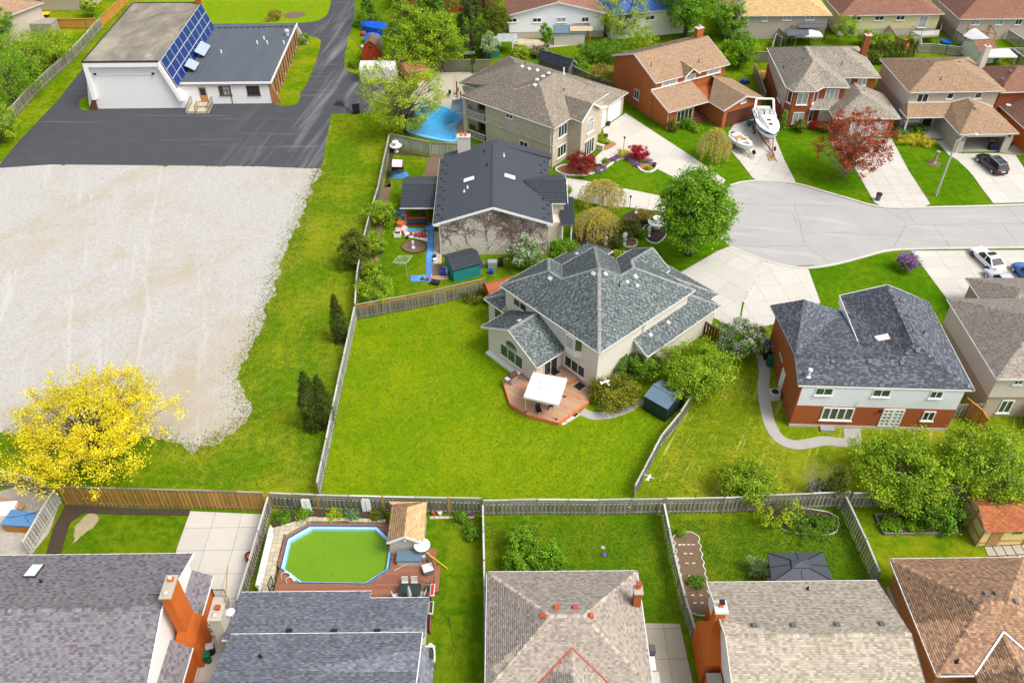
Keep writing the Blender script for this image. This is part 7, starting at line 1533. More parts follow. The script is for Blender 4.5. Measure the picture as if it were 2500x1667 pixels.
plant('wide green shrub overhanging the dark green shed',P0(1690,948),4.6,3.9,'round','spring',19000,.19,.5,240,name='shrub');plant('bright green shrub left of the dark green shed',P0(1572,915),2.6,1.5,'round','bright',4500,.16,0,name='shrub')
plant('dense variegated hedge bush beside the deck',P0(1500,980),2.3,2.5,'round','euon',13000,.15,0,220,.25,name='shrub',sq=(1.1,.9));plant('brownish green climber against the cream brick corner',P0(1530,922),3.1,1.7,'round','green',5500,.15,0,name='shrub')
plant('single dark columnar cedar on the verge',P0(833,832),5.7,.8,'column','cedar',13000,.13,0,420,.12,name='cedar_tree');plant('tall columnar cedar beside the lawn fence, left of the pair',P0(768,1045),6.8,.95,'column','cedar',16000,.13,0,520,.12,name='cedar_tree');plant('shorter columnar cedar beside the lawn fence, right of the pair',P0(797,1038),6.0,.85,'column','cedar',13000,.13,0,420,.12,name='cedar_tree')
plant('broad olive green evergreen on the verge fence',P0(872,652),5.4,2.0,'egg','olive',11000,.17,.1,150,name='evergreen_tree')
plant('light green shrub at the fence above the olive evergreen',P0(936,545),2.8,2.2,'round','spring',6000,.16,.3,name='shrub');plant('lime shrub tucked behind the olive evergreen',P0(918,620),2.6,1.5,'round','spring',3500,.16,.2,name='shrub');plant('light green shrub in the corner of the ivy house yard',P0(918,735),2.7,2.3,'round','spring',7500,.16,.2,name='shrub');plant('small light green shrub between the corner shrub and the olive evergreen',P0(915,680),2.2,1.4,'round','spring',3500,.16,.2,name='shrub')
plant('airy lime green tree in front of the blue pool',P0(990,326),9.6,5.6,'vase','lime',11500,.22,.9,260,.42,limbs=60,bark='bark',tr=.2)
plant('tall leafy birch above the red barn shed, left of the two',P0(1005,165),10.5,4.8,'egg','spring',15000,.26,1,220);plant('tall leafy birch above the pool fence, right of the two',P0(1075,175),10.0,4.6,'egg','spring',15000,.26,1,220);plant('tall green tree at the top behind the birches',P0(1060,70),9.5,4.5,'egg','green',9000,.28,1,150)
plant('bushy green fir beside the lane at the top',P0(900,62),4.6,2.6,'cone','green',7000,.22,0,120,name='fir_tree');plant('dark spruce left of the white sided house',P0(1150,128),11,3.2,'cone','dark',11000,.24,.3,200,name='spruce_tree');plant('olive green rounded tree beside the spruce',P0(1208,108),7.5,2.9,'egg','olive',8000,.22,.3,130);plant('narrow dark cedar at the top edge beside the spruce',P0(1183,30),7.5,1.4,'column','dark',4500,.24,0,80,name='cedar_tree');plant('pale grey green young tree behind the pool fence',P0(1196,145),4.8,1.7,'egg','pale',3000,.18,.6,70)
for i,q in enumerate(((35,250,8.2,5.6,'bright','large light green tree at the left edge beyond the church fence'),(85,185,7.4,4.8,'spring','yellow green tree above the church fence, second from the left edge'),(140,155,5.6,3.6,'lime','lime green tree nearest the greenhouse tunnel'),(2,350,5.4,3.2,'spring','yellow green tree overhanging the fence at the left edge'),(5,120,7.5,3.4,'bright','green tree at the left edge below the pinkish house'),(225,42,3.6,1.5,'lime','small lime tree at the amber garden fence'),(100,18,5.0,3.0,'dark','dark green tree in the top left garden'))):plant(q[5],P0(q[0],q[1]),q[2],q[3],'round',q[4],7000 if i<5 else 2500,.22,.6)
plant('yellow green willow between the white and the cream houses',P0(1512,92),7.5,4.3,'vase','lime',6500,.22,.8,160,limbs=40);plant('tall bright green tree above the orange brick house',P0(1672,92),10.5,5.2,'round','bright',15000,.27,1.5,230);plant('green tree right of the orange brick roof',P0(1775,100),6.5,3.0,'round','bright',6500,.24,.6);plant('light green tree between the orange and the brown brick houses',P0(1802,165),5.6,3.0,'round','bright',7500,.22,.5)
for q in((1440,150,3.4,2.2,'green','green bush left in the hedge behind the stone house'),(1495,150,4.0,3.0,'green','broad green bush in the middle of the hedge behind the stone house'),(1560,128,4.4,3.0,'spring','yellow green bush at the right end of the hedge behind the stone house'),(1415,172,2.4,1.6,'bright','bright bush beside the dark blue shed roof'),(1470,205,3.0,2.4,'tawny','tawny bush beside the wall of the orange brick house'),(1333,128,5.0,1.1,'bright','tall column of climbers behind the white sided house'),(1318,140,1.8,1.4,'green','pink flowering shrub below the climber column'),(1270,145,2.4,1.5,'lime','yellow green shrub behind the stone house roof'),(2056,108,5.2,2.1,'spring','light green tree at the corner of the yellow house'),(2115,115,2.6,2.2,'spring','light green bush left of the tilted amber fence'),(2155,118,2.4,1.7,'spring','light green bush close to the tilted amber fence')):
 plant(q[5],P0(q[0],q[1]),q[2],q[3],'round',q[4],3800,.2,0 if q[2]<5 else .4,name='shrub',fl=('rose',.5,.08)if 'pink' in q[5]else None)
for i in range(10):
 p=at('03',905+i*46,598-i*4);plant('clipped narrow cedar in the hedge row behind the brown brick house',p,3.4,.55,'column','cedar',1500,.14,0,30,.16,name='cedar_tree',group='cedar hedge row',seed=50+i)
plant('round clipped bush in front of the brown brick bay',at('03',285,1205),1.7,1.25,'round','olive',3500,.12,0,name='shrub');plant('small cone cedar beside the large boat',at('03',128,1180),2.6,.6,'cone','bright',1800,.12,0,name='cedar_tree');plant('dark red shrub under the brown brick porch',at('03',405,1190),1.3,.6,'round','crimson',1200,.12,0,name='shrub');plant('dark evergreen bush behind the copper tree',at('03',500,1200),1.3,.9,'round','olive',1500,.13,0,name='shrub')
plant('blue green juniper at the corner of the beige brick house',at('03',1215,1240),1.2,1.5,'round','blue',3500,.14,0,name='shrub');plant('golden juniper spreading in front of the beige brick porch',at('03',1300,1310),1.2,1.7,'round','gold',4200,.14,0,name='shrub',sq=(1.3,.8));plant('low golden juniper trailing to the walk',at('03',1450,1335),.8,1.3,'round','gold',2600,.14,0,name='shrub',sq=(1.2,.8));plant('green juniper behind the golden junipers',at('03',1370,1230),1.3,1.3,'round','green',2600,.14,0,name='shrub')
plant('dark green bush under the orange brick window',at('02',1600,1165),1.5,1.4,'round','green',3000,.14,0,name='shrub');plant('mixed green bush at the orange brick downspout',at('02',1470,1200),1.6,1.0,'round','olive',2200,.14,0,name='shrub');plant('light green bush beside the orange brick porch',at('02',1680,1200),.9,1.0,'round','spring',1800,.13,0,name='shrub')
plant('broad light green tree in front of the white french doors',P0(2178,1200),4.9,4.3,'round','spring',17000,.21,.4,260);plant('spreading light green tree at the right edge below the beige siding',P0(2385,1195),5.6,4.3,'round','spring',17000,.21,.5,250,limbs=30,bark='bark_pale');plant('green bush between the two broad trees and the fence',P0(2275,1270),3.0,2.3,'round','green',6500,.19,.1,name='shrub');plant('loose green shrub on the straw streaked lawn',P0(1812,1205),3.3,2.6,'round','spring',8000,.18,.2,name='shrub')
plant('leafless pale shrub left of the slim cedar',P0(1993,1205),2.8,1.6,'vase','twig',900,.09,.2,120,limbs=40,name='shrub',bark='bark_pale',tr=.05);plant('slim olive cedar on a bare trunk at the fence',P0(2030,1225),4.2,.75,'column','olive',3500,.16,1.2,60,.18,name='cedar_tree');plant('small green bush under the slim cedar',P0(2002,1205),1.3,1.2,'round','bright',1800,.14,0,name='shrub')
for q in((1275,1340,2.7,1.35,'rear'),(1335,1385,2.6,1.45,'right hand'),(1262,1400,2.0,1.2,'left hand')):plant('light green bush behind the taupe hipped house, %s of the three'%q[4],P0(q[0],q[1]),q[2],q[3],'round','bright',4200,.16,.1,name='shrub')
plant('yellow green shrub in the flower bed by the dark gazebo',P0(1885,1262),2.2,1.9,'vase','lime',1800,.17,.2,70,limbs=26,name='shrub');plant('mixed green perennials in the white edged flower bed',P0(1975,1290),.7,2.0,'round','green',4500,.13,0,name='shrub',sq=(1.35,.75));plant('pale shrub at the left side of the dark gazebo',P0(1850,1400),1.5,1.0,'round','pale',2000,.13,0,name='shrub');[plant('leafy vegetable greens in the timber raised bed, %s third'%q,P0(x,1284),.6,1.15,'round','bright',2600,.16,0,name='shrub',sq=(1.0,.75))for x,q in((2175,'left'),(2232,'middle'),(2290,'right'))]
plant('dark potato greens in the scalloped bed',P0(1697,1425),.5,.75,'round','green',900,.13,0,name='shrub');plant('small bright ball shrub at the end of the scalloped bed',P0(1661,1305),.6,.35,'round','bright',700,.09,0,name='shrub')
for q in((692,1268,.7,.8,'green','mixed flowers at the left end of the pool bed'),(740,1262,.8,.7,'bright','leafy perennials left in the pool bed'),(815,1260,.6,.7,'lime','bright lime perennials in the middle of the pool bed'),(862,1262,.7,.6,'blue','grey green plants in the pool bed'),(920,1262,.6,.6,'olive','low plants beside the pool shed'),(1125,1268,.7,.6,'green','low green plant in the far corner of the hose lawn'),(1150,1310,1.2,.7,'green','arching lily clump at the fence of the hose lawn'),(1040,1640,1.3,.8,'green','green bush at the bay window')):plant(q[5],P0(q[0],q[1]),q[2],q[3],'round',q[4],1500,.14,0,name='shrub')
plant('green ivy mound at the far corner of the large lawn',P0(1160,735),1.0,1.5,'round','olive',2200,.15,0,name='shrub',sq=(1.3,.7));plant('russet flowering bush behind the cream brick house',P0(1478,618),.9,.7,'round','copper',1000,.12,0,name='shrub');plant('brown clipped bush on the lawn behind the church',at('01',170,180),1.6,1.5,'round','tawny',2500,.14,0,name='shrub');plant('green bush at the corner of the church annex',at('01',440,400),1.8,1.2,'round','bright',2500,.15,0,name='shrub');plant('weedy plants beside the red barn shed',at('01',900,620),1.0,1.2,'round','green',1800,.15,0,name='shrub')
# grass tufts along the gravel edge and dandelions, too many to count
def scatter(name,label,cat,n,reg,col,sz,seed,up_=.4,zz=.03):
 rg=np.random.default_rng(seed);P=[]
 while len(P)<n:
  p=reg(rg)
  if p is not None:P.append((p[0],p[1],zz))
 C=np.array(P);C[:,2]+=rg.random(n)*zz;N=rg.normal(size=C.shape)*.6+[0,0,up_];N/=np.linalg.norm(N,axis=1,keepdims=True);pc=np.array(col)
 t=rg.normal(size=C.shape);t-=N*(t*N).sum(1,keepdims=True);t/=np.linalg.norm(t,axis=1,keepdims=True);b=np.cross(N,t);L=sz*rg.uniform(.6,1.4,(n,1))/2;v=np.stack([C-t*L,C+b*L*.7,C+t*L,C-b*L*.7],1).reshape(-1,3)
 return tag(rawmesh(name,v,np.arange(4*n).reshape(-1,4),pc[rg.integers(len(pc),size=n)]*rg.uniform(.8,1.2,(n,1)),MT['leaf']),label,cat,None,'stuff')
edge=[Vector(p)for p in gv[3:-2]]
def along(rg):
 i=rg.integers(len(edge)-1);a,b=edge[i],edge[i+1]
 if rg.random()>(b-a).length/8:return None
 p=a.lerp(b,rg.random());d=(b-a).normalized();return p+Vector((-d.y,d.x,0))*rg.normal(.15,.8)
scatter('weeds','scattered weeds creeping into the edge of the gravel','weeds',10000,along,[(.14,.22,.008),(.2,.26,.01),(.3,.3,.04)],.13,3)
def inpoly(p,ps):
 c=False;j=len(ps)-1
 for i in range(len(ps)):
  if(ps[i][1]>p[1])!=(ps[j][1]>p[1])and p[0]<(ps[j][0]-ps[i][0])*(p[1]-ps[i][1])/(ps[j][1]-ps[i][1])+ps[i][0]:c=not c
  j=i
 return c
vp=S(792,415,816,288,900,288,925,350,880,640,860,800,770,1190,380,1180,470,1090,615,1000,650,800,705,620,760,490)
def verge_pt(rg):
 p=(rg.uniform(-30,-9),rg.uniform(31,88));return p if inpoly(p,vp)and mnoise.noise(Vector((p[0]*.18,p[1]*.18,2)))>rg.uniform(-.5,.4)else None
scatter('dandelions','pale dandelion heads dotted over the verge','dandelions',3600,verge_pt,[(.5,.46,.2),(.5,.48,.34),(.55,.44,.04)],.062,5,1.5,.07)
def turf(label,n,poly,cols,seed,skip=None):
 xs=[p[0]for p in poly];ys=[p[1]for p in poly]
 def f(rg):
  p=(rg.uniform(min(xs),max(xs)),rg.uniform(min(ys),max(ys)));return p if inpoly(p,poly)else None
 scatter('grass',label,'grass',n,f,cols,.085,seed,1.3,.03)
turf('loose grass tufts over the large bright lawn',22000,S(785,1205,873,785,1050,748,1180,720,1200,880,1240,960,1400,1040,1560,1010,1680,975,1552,1218),[(.10,.19,.003),(.14,.23,.004),(.08,.16,.003),(.20,.25,.01)],11)
turf('loose grass tufts over the dandelion verge',24000,vp,[(.07,.15,.004),(.12,.20,.005),(.05,.11,.004),(.22,.24,.015)],12)
turf('loose grass tufts over the straw streaked lawn',9000,S(1560,1218,1700,985,1780,895,1832,870,1838,960,1860,1060,1920,1110,1950,1215),[(.12,.20,.005),(.18,.25,.007),(.3,.3,.03),(.1,.17,.004)],13)
turf('loose grass tufts in the small near back yards',9000,S(1180,1275,1610,1275,1650,1520,1180,1520),[(.07,.15,.004),(.10,.19,.005),(.055,.12,.004),(.18,.22,.01)],14)
turf('loose grass tufts around the dark gazebo and the vegetable bed',11000,S(1640,1270,2050,1262,2130,1400,2160,1420,1700,1420),[(.07,.15,.004),(.10,.19,.005),(.055,.12,.004),(.18,.22,.01)],15)
# deck of the cream brick house
def boards(T,ps,yaw,w,z,mat,th=.04,holes=None,gap=.008,name='board'):
 ps=[(p[0],p[1])for p in ccw(ps)];a=math.radians(yaw);v=(-math.sin(a),math.cos(a));ds=[p[0]*v[0]+p[1]*v[1]for p in ps]
 d=min(ds)
 while d<max(ds):
  q=clip(ps,v,d+w-gap);q=q and clip(q,(-v[0],-v[1]),-(d+gap));d+=w
  if not q or len(q)<3 or abs(area2(q))<.01:continue
  m=MB();m.prism([Vector((x,y,0))for x,y in q],z-th,z+RNG.uniform(-.002,.002));m.build(name,MT[mat],T)
def rim(T,ps,z0,z1,mat,th=.08,name='fascia'):
 ps=ccw(ps)
 for a,b in zip(ps,ps[1:]+ps[:1]):
  a,b=V3(a,0),V3(b,0);n=(b-a).cross(Vector((0,0,1))).normalized()*th*.5
  m=MB();m.bar(a+n+Vector((0,0,(z0+z1)/2)),b+n+Vector((0,0,(z0+z1)/2)),th,z1-z0);m.build(name,MT[mat],T)
def B_(c,d,rz=0):return MB().box(c,d,rz)
dk=[at('C',435,1025,.4),at('C',560,1425,.4),at('22',140,660,.4),at('22',425,738,.4),at('22',702,545,.4),F_MAIN(.3,.6),F_MAIN(.3,4.7),F_MAIN(-3.1,4.7),F_MAIN(-3.1,7.2)]
T=thing('deck','reddish wooden deck with angled corners behind the cream brick house','deck',(2.5,53.5,0))
boards(T,dk,-30,.145,.4,'deck');rim(T,dk[:5],.05,.42,'deck_edge',.1);m=MB();m.prism([p+(Vector((2.6,54,0))-V3(p,0))*.03 for p in[V3(q,0)for q in dk]],.02,.34);m.build('substructure',MT['wood_brown'],T)
up1=[F_MAIN(-2.0,4.7),F_MAIN(.3,4.7),F_MAIN(.3,2.6),F_MAIN(-.5,2.6),F_MAIN(-2.0,3.5)];boards(T,up1,42,.145,.62,'deck');rim(T,up1,.42,.63,'deck_edge',.06,'riser')
for lab,k,x,y,sx,sy,z in(('black mat at the patio door','C',1360,870,.75,.5,.64),('black square mat on the lower deck beside the window','C',1795,1115,.85,.75,.42)):
 p=at(k,x,y,z);tag(B_(p,(sx,sy,.03),math.radians(42)).build('door_mat',MT['black'],None),lab,'mat')
def grill():
 p=at('C',600,1060,.42);T=thing('barbecue','stainless barbecue with side shelves at the deck corner','barbecue',p);a=math.radians(40);u=Vector((math.cos(a),math.sin(a),0))
 B_(p+Vector((0,.1,.4)),(.75,.5,.8),a).build('cabinet',MT['steel'],T);m=MB();v=Vector((-u.y,u.x,0));c=p+Vector((0,.1,.82));pr=[(-.28,0),(.28,0),(.26,.2),(.1,.34),(-.12,.34),(-.27,.2)]
 m.hexa([c-u*.4+v*x+Vector((0,0,z))for x,z in pr],[c+u*.4+v*x+Vector((0,0,z))for x,z in pr]);m.build('lid',MT['wood_brown'],T)
 for s in(-.62,.62):B_(p+u*s+Vector((0,.1,.84)),(.4,.45,.04),a).build('side_shelf',MT['lightgrey'],T)
grill()
def chair(label,p,rz,mat='iron',seat='black',z=0.0,group=None):
 T=thing('chair',label,'chair',(p[0],p[1],z),group);u=Vector((math.cos(rz),math.sin(rz),0));v=Vector((-u.y,u.x,0));c=Vector((p[0],p[1],z))
 B_(c+Vector((0,0,.43)),(.48,.46,.04),rz).build('seat',MT[seat],T);m=MB();m.hexa([c-v*.22+u*s+Vector((0,0,.45))for s in(-.23,.23)]+[c-v*.26+u*s+Vector((0,0,.45))for s in(.23,-.23)],[c-v*.3+u*s+Vector((0,0,.95))for s in(-.23,.23)]+[c-v*.34+u*s+Vector((0,0,.95))for s in(.23,-.23)]);m.build('backrest',MT[seat],T)
 for a in(-.21,.21):
  for b in(-.2,.2):m=MB();m.tube([c+u*a+v*b,c+u*a+v*b+Vector((0,0,.42))],.018,5);m.build('leg',MT[mat],T)
 return T
chair('folding dark chair alone on the front of the deck',at('22',245,660,.42),math.radians(200),z=.42);chair('dark chair right of the table under the white gazebo',at('22',355,610,.42),math.radians(80),z=.42)
def table(label,p,sx,sy,z,rz,top,h=.74):
 T=thing('table',label,'table',(p[0],p[1],z));c=Vector((p[0],p[1],z));B_(c+Vector((0,0,h)),(sx,sy,.05),rz).build('tabletop',MT[top],T)
 for a in(-.44,.44):
  for b in(-.42,.42):q=c+Vector((a*sx*math.cos(rz)-b*sy*math.sin(rz),a*sx*math.sin(rz)+b*sy*math.cos(rz),0));m=MB();m.tube([q,q+Vector((0,0,h))],.025,6);m.build('leg',MT['iron'],T)
 return T
table('patio table with pale top under the white gazebo',at('22',290,590,.42),1.3,.9,.42,math.radians(-18),'lightgrey')
for i,q in enumerate(((475,745),(510,722),(555,695),(590,672),(575,668))):p=at('22',q[0],q[1]);tag(B_(p+Vector((0,0,.03)),(.55,.45,.06),.6).build('stepping_stone',MT['stone'],None),'pale square stepping stone between the deck corner and the curved path','paving stone','stepping stones by the deck')
def plane(label,p,rz,pole,k=.8):
 T=thing('wind_spinner',label,'ornament',(p[0],p[1],0));c=Vector(p);u=Vector((math.cos(rz),math.sin(rz),0))*k;v=Vector((-u.y,u.x,0))
 m=MB();m.tube([c-u*.55,c-u*.2,c+u*.3,c+u*.55],[.04,.09,.11,.05],8);m.build('fuselage',MT['white'],T);m=MB();m.slab([c+v*.75+u*.1,c-v*.75+u*.1,c-v*.7+u*.32,c+v*.7+u*.32],.03);m.build('wing',MT['curtain'],T);m=MB();m.slab([c+v*.25-u*.55,c-v*.25-u*.55,c-v*.22-u*.4,c+v*.22-u*.4],.02);m.build('tail',MT['white'],T)
 m=MB();m.tube([Vector((c.x,c.y,pole)),c],.02,5);m.build('pole',MT['steel'],T)
plane('white toy airplane on a pole in the hedge beside the deck',at('D',345,1040,2.3),math.radians(20),0);plane('white toy airplane on the fence of the straw streaked lawn',at('22',1255,1245,2.0),math.radians(60),0,.6)
# green pool yard
pl=pts('31',220,515,285,245,490,125,1120,130,1262,268,1225,525,1020,660,390,650,z=.55);ct=sum(pl,Vector())/8
T=thing('swimming_pool','octagonal above ground pool full of green water','pool',(ct.x,ct.y,0));wm,nt,bs=newmat('green_water');co=obco(nt);c_=mixc(nt,noise(nt,co,.35,3),(.10,.215,.004),(.145,.27,.006));setc(nt,bs,c_,.12,.4);MT['gwater']=wm
MT['liner']=plain('pool_liner',(.30,.55,.75),.4,.12,3);MT['navy']=plain('pool_tile',(.03,.07,.22),.4,.2,5)
m=MB();inn=[p+(ct-p).normalized()*.28 for p in pl];z=lambda p,k:Vector((p.x,p.y,k));m.prism([z(p,0)for p in inn],.02,.12);m.build('water',MT['gwater'],T)
for a,b,c,d in zip(pl,pl[1:]+pl[:1],inn,inn[1:]+inn[:1]):
 m=MB();m.hexa([z(a,0),z(b,0),z(d,0),z(c,0)],[z(a,.56),z(b,.56),z(d,.44),z(c,.44)]);m.build('wall_panel',MT['liner'],T);m=MB();m.hexa([z(a,.561),z(b,.561),z(b.lerp(d,.3),.561),z(a.lerp(c,.3),.561)],[z(a,.60),z(b,.60),z(b.lerp(d,.3),.60),z(a.lerp(c,.3),.60)]);m.build('top_rail',MT['navy'],T)
m=MB();rn=random.Random(4)
for _ in range(40):p=ct+Vector((rn.uniform(-3.4,3.4),rn.uniform(-1.9,1.6),0));m.box((p.x,p.y,.125),(rn.uniform(.03,.09),rn.uniform(.03,.07),.01),rn.random()*3)
o=m.build('floating_leaves',MT['soil'],T,uv=False);o['kind']='stuff'
T=thing('pool_deck','brown composite deck around the green pool','deck',(-10,35,0));O8=[p+(p-ct).normalized()*.02 for p in pl];PX=lambda k,x,y:at(k,x,y,.55)
for q in([PX('31',165,720),O8[0],O8[7],O8[6],PX('31',390,722),PX('31',200,740)],[PX('31',390,722),O8[6],O8[5],PX('31',1055,720)],[PX('31',1055,835),PX('31',1055,720),O8[5],PX('31',1600,660),PX('31',1600,835)],[O8[5],O8[4],PX('31',1650,525),PX('31',1620,660)],[O8[4],O8[3],PX('31',1300,270),PX('31',1660,345),PX('31',1645,525)],[O8[3],O8[2],PX('31',1215,108),PX('31',1310,200),PX('31',1300,270)],[O8[2],O8[1],PX('31',500,100),PX('31',1215,108)],[O8[1],O8[0],PX('31',195,480),PX('31',262,235),PX('31',500,100)]):boards(T,q,.5,.15,.55,'deck_pool')
for q in((PX('31',1645,525),PX('31',1640,690)),(PX('31',1600,690),PX('31',1600,1090))):m=MB();m.bar(q[0]-Vector((0,0,.28)),q[1]-Vector((0,0,.28)),.08,.5);m.build('fascia',MT['deck_pool'],T)
B_(at('31',1660,615,.25),(.4,2.2,.2),0).build('step',MT['deck_pool'],T)
def rail(T,a,b,h=.95,n=9,mat='iron'):
 m=MB();a,b=Vector(a),Vector(b);[m.bar(a+Vector((0,0,k)),b+Vector((0,0,k)),.05,.05)for k in(.12,h)]
 for i in range(n+1):q=a.lerp(b,i/n);m.bar(q,q+Vector((0,0,h)),.025 if 0<i<n else .06,.025 if 0<i<n else .06)
 m.build('railing',MT[mat],T)
rail(T,PX('31',1540,400),PX('31',1632,535));rail(T,PX('31',1610,690),PX('31',1610,850));rail(T,PX('31',1600,870),PX('31',1590,1080));rail(T,PX('31',130,735),PX('31',160,650),n=5)
for i,(x,y,lab,f)in enumerate(((1620,715,'white window box with red flowers on the pool deck railing','red'),(1608,878,'white window box with dark soil on the pool deck railing','soil'))):p=at('31',x,y,1.5);T=thing('planter_box',lab,'planter',p-Vector((0,0,.1)));B_(p,(.32,.95,.18)).build('box',MT['trim'],T);B_(p+Vector((0,0,.1)),(.22,.85,.05)).build('soil',MT[f],T)
slabs('pool_paving',pts('31',160,165,500,60,1195,85,1190,112,500,100,262,235,200,480,165,700,100,760,40,730,110,470),'paver','square beige pavers beside the green pool','paving',1,.4,.4,.3,gap=.01,piece='paver')
slabs('paving',pts('31',1590,40,2010,40,2010,62,1590,66),'paver','narrow paver row under the flower pots','paving',1,.4,.4,.06,piece='paver')
p,q=at('31',145,170,1.0),at('31',20,700,1.0);T=thing('pool_cover','white rolled pool cover hanging along the grey fence','pool cover',(p.x,p.y,0));m=MB();m.bar(p-Vector((0,0,.1)),q-Vector((0,0,.1)),.1,.8);m.tube([p+Vector((0,0,.35)),q+Vector((0,0,.35))],.16,10);m.build('cover',MT['white'],T);m=MB();m.tube([p,p+Vector((0,.05,.6))],.07,8);m.build('bracket',MT['lightgrey'],T)
T=thing('pool_ladder','white pool ladder at the near left corner of the green pool','ladder',at('31',300,620,.55))
for a in((235,605),(280,650)):
 p=at('31',*a,.55);e=p+Vector((.75,.15,-.3));m=MB();m.tube([p,p+Vector((.05,.02,.5)),p+Vector((.3,.06,.72)),p+Vector((.6,.12,.5)),e],.03,6);m.build('handrail',MT['white'],T)
m=MB();m.bar(at('31',310,570,.7),at('31',355,635,.5),.12,.3);m.build('step',MT['white'],T)
p=at('31',1412,450,.55);T=thing('storage_box','grey deck storage box with dark lid beside the pool shed','box',p);B_(p+Vector((0,0,.28)),(1.75,.8,.56)).build('box',MT['lightgrey'],T);B_(p+Vector((0,.02,.63)),(1.85,.95,.14)).build('lid',MT['metal_roof'],T)
p=at('31',1580,545,.55);T=thing('storage_bin','grey square bin with pale lid tilted beside the storage box','bin',p);B_(p+Vector((0,0,.25)),(.7,.65,.5),.35).build('body',MT['grey'],T);B_(p+Vector((0,0,.53)),(.76,.7,.06),.35).build('lid',MT['stone'],T)
p=at('31',1540,430,.55);tag(MB().lathe(p,[(.2,0),(.22,.3),(.16,.5),(.05,.56)],12).build('pool_filter',MT['galv'],None),'small round blue grey pool filter behind the storage bin','filter')
p=at('31',1522,292,1.9);T=thing('patio_umbrella','round white parasol dish above the storage box','parasol',(p.x,p.y,.55));m=MB();m.lathe(p-Vector((0,0,.12)),[(.62,0),(.6,.05),(.3,.14),(.04,.2)],20);m.build('canopy',MT['white'],T);m=MB();m.tube([Vector((p.x,p.y,.55)),p],.03,6);m.build('pole',MT['white'],T)
for lab,a,b,mt in(('long grey pool pole lying across the storage box',('31',1265,535,.6),('31',1590,368,1.2),'lightgrey'),('long yellow and grey pole leaning over the hose lawn',('31',1535,348,1.3),('31',1762,518,.1),'yellow')):m=MB();m.tube([at(*a),at(*b)],.03,6);tag(m.build('pole',MT[mt],None),lab,'pole')
table('dark glass patio table with a closed parasol on the pool deck',at('31',1420,760,.55),1.6,1.0,.55,0,'glass');p=at('31',1410,765,1.35);T=thing('patio_umbrella','closed grey parasol standing in the patio table','parasol',(p.x,p.y,.55));m=MB();m.lathe(Vector((p.x,p.y,1.2)),[(.05,0),(.16,.2),(.12,.9),(.05,1.35),(.02,1.4)],10);m.build('canopy',MT['stone'],T);m=MB();m.tube([Vector((p.x,p.y,.55)),Vector((p.x,p.y,2.65))],.025,6);m.build('pole',MT['iron'],T)
for x,y,rz,lab in((1370,690,math.pi,'cushioned chair behind the patio table, left of two'),(1455,690,math.pi,'cushioned chair behind the patio table, right of two'),(1300,800,-1.2,'cushioned chair at the left end of the patio table'),(1525,785,1.3,'cushioned chair at the right end of the patio table')):chair(lab,at('31',x,y,.55),rz,'iron','stone',.55)
tag(B_(at('31',1575,700,.7),(.4,.25,.3),.6).build('watering_can',MT['green'],None),'green plastic watering can on the pool deck','watering can')
hp=pts('31',1590,920,1640,985,1700,980,1700,900,1740,960,1770,1060,1765,940,1790,1080,1800,1180,1840,1270,1830,1300,1790,1310,1770,1270,1800,1255,1825,1290,1800,1400,z=.03);m=MB();m.tube(smooth(hp,2,False),.013,5);tag(m.build('garden_hose',MT['black'],None),'dark hose lying in loops on the narrow lawn','hose')
for lab,x,y,mt,r in(('red pot at the fence',1627,20,'terra',.14),('cream pot at the fence',1690,22,'cream',.17),('grey pot at the fence beside the purple pot',1840,28,'lightgrey',.15),('purple pot at the fence',1970,22,'purple',.16),('pink pot beside the purple pot at the fence',1908,28,'deck_edge',.12)):p=at('31',x,y);tag(MB().lathe(p,[(r*.7,0),(r,.3),(r*1.1,.32),(r*.9,.33),(r*.8,.26)],12).build('flower_pot',MT[mt],None),lab,'pot')
for lab,x,y in(('white arched trellis at the left of the pool fence',1070-625+10,1560),('white arched trellis in the middle of the pool fence',1015,1560)):
 p=at('21',x+(25 if x<600 else 10),y+18);T=thing('trellis',lab,'trellis',p);m=MB();q=[p+Vector((s,0,z))for s,z in((-.36,.05),(.36,.05),(.36,1.7),(.2,1.9),(0,1.8),(-.2,1.9),(-.36,1.7))];m.hexa([k+Vector((0,.04,0))for k in q],q);m.build('panel',MT['white'],T);m=MB();m.bar(p+Vector((0,-.02,.3)),p+Vector((0,-.02,1.6)),.03,.02);m.build('rib',MT['galv'],T)
bed('garden_bed',pts('31',150,150,200,60,220,0,600,5,1190,20,1195,75,500,55,165,150),.32,'soil','flower bed along the fence behind the green pool')
bed('garden_bed',smooth(pts('31',1590,1200,1640,1240,1640,1400,1600,1450,1560,1430,1580,1300),1),.05,'soil','small dark bed with white stone edge at the bay window',edge='marble',esz=(.14,.1,.12))
bed('garden_bed',S(160,1233,330,1241,465,1243,462,1258,300,1256,205,1252,172,1275,148,1350,112,1356,130,1290),.06,'soil','dark bare soil bed along the amber fence')
sheet('bare_patch',wob(smooth(S(200,1265,240,1256,232,1280,205,1300,190,1325,165,1335,175,1300),2),.5,.15,8),.012,'sand','bare sandy patch in the small back lawn','bare soil')
p=at('S',55,1275);T=thing('hot_tub','wood sided hot tub with blue cover','hot tub',p);m=MB();q=[at('S',15,1298),at('S',82,1302),at('S',110,1272),at('S',40,1262)];m.prism(q,0,.85);m.build('cabinet',MT['wood_orange'],T);c=sum(q,Vector())/4;m=MB();m.prism([c+(k-c)*1.05 for k in q],.86,.98);m.build('cover',plain('tub_cover',(.09,.22,.42),.5,.15),T)
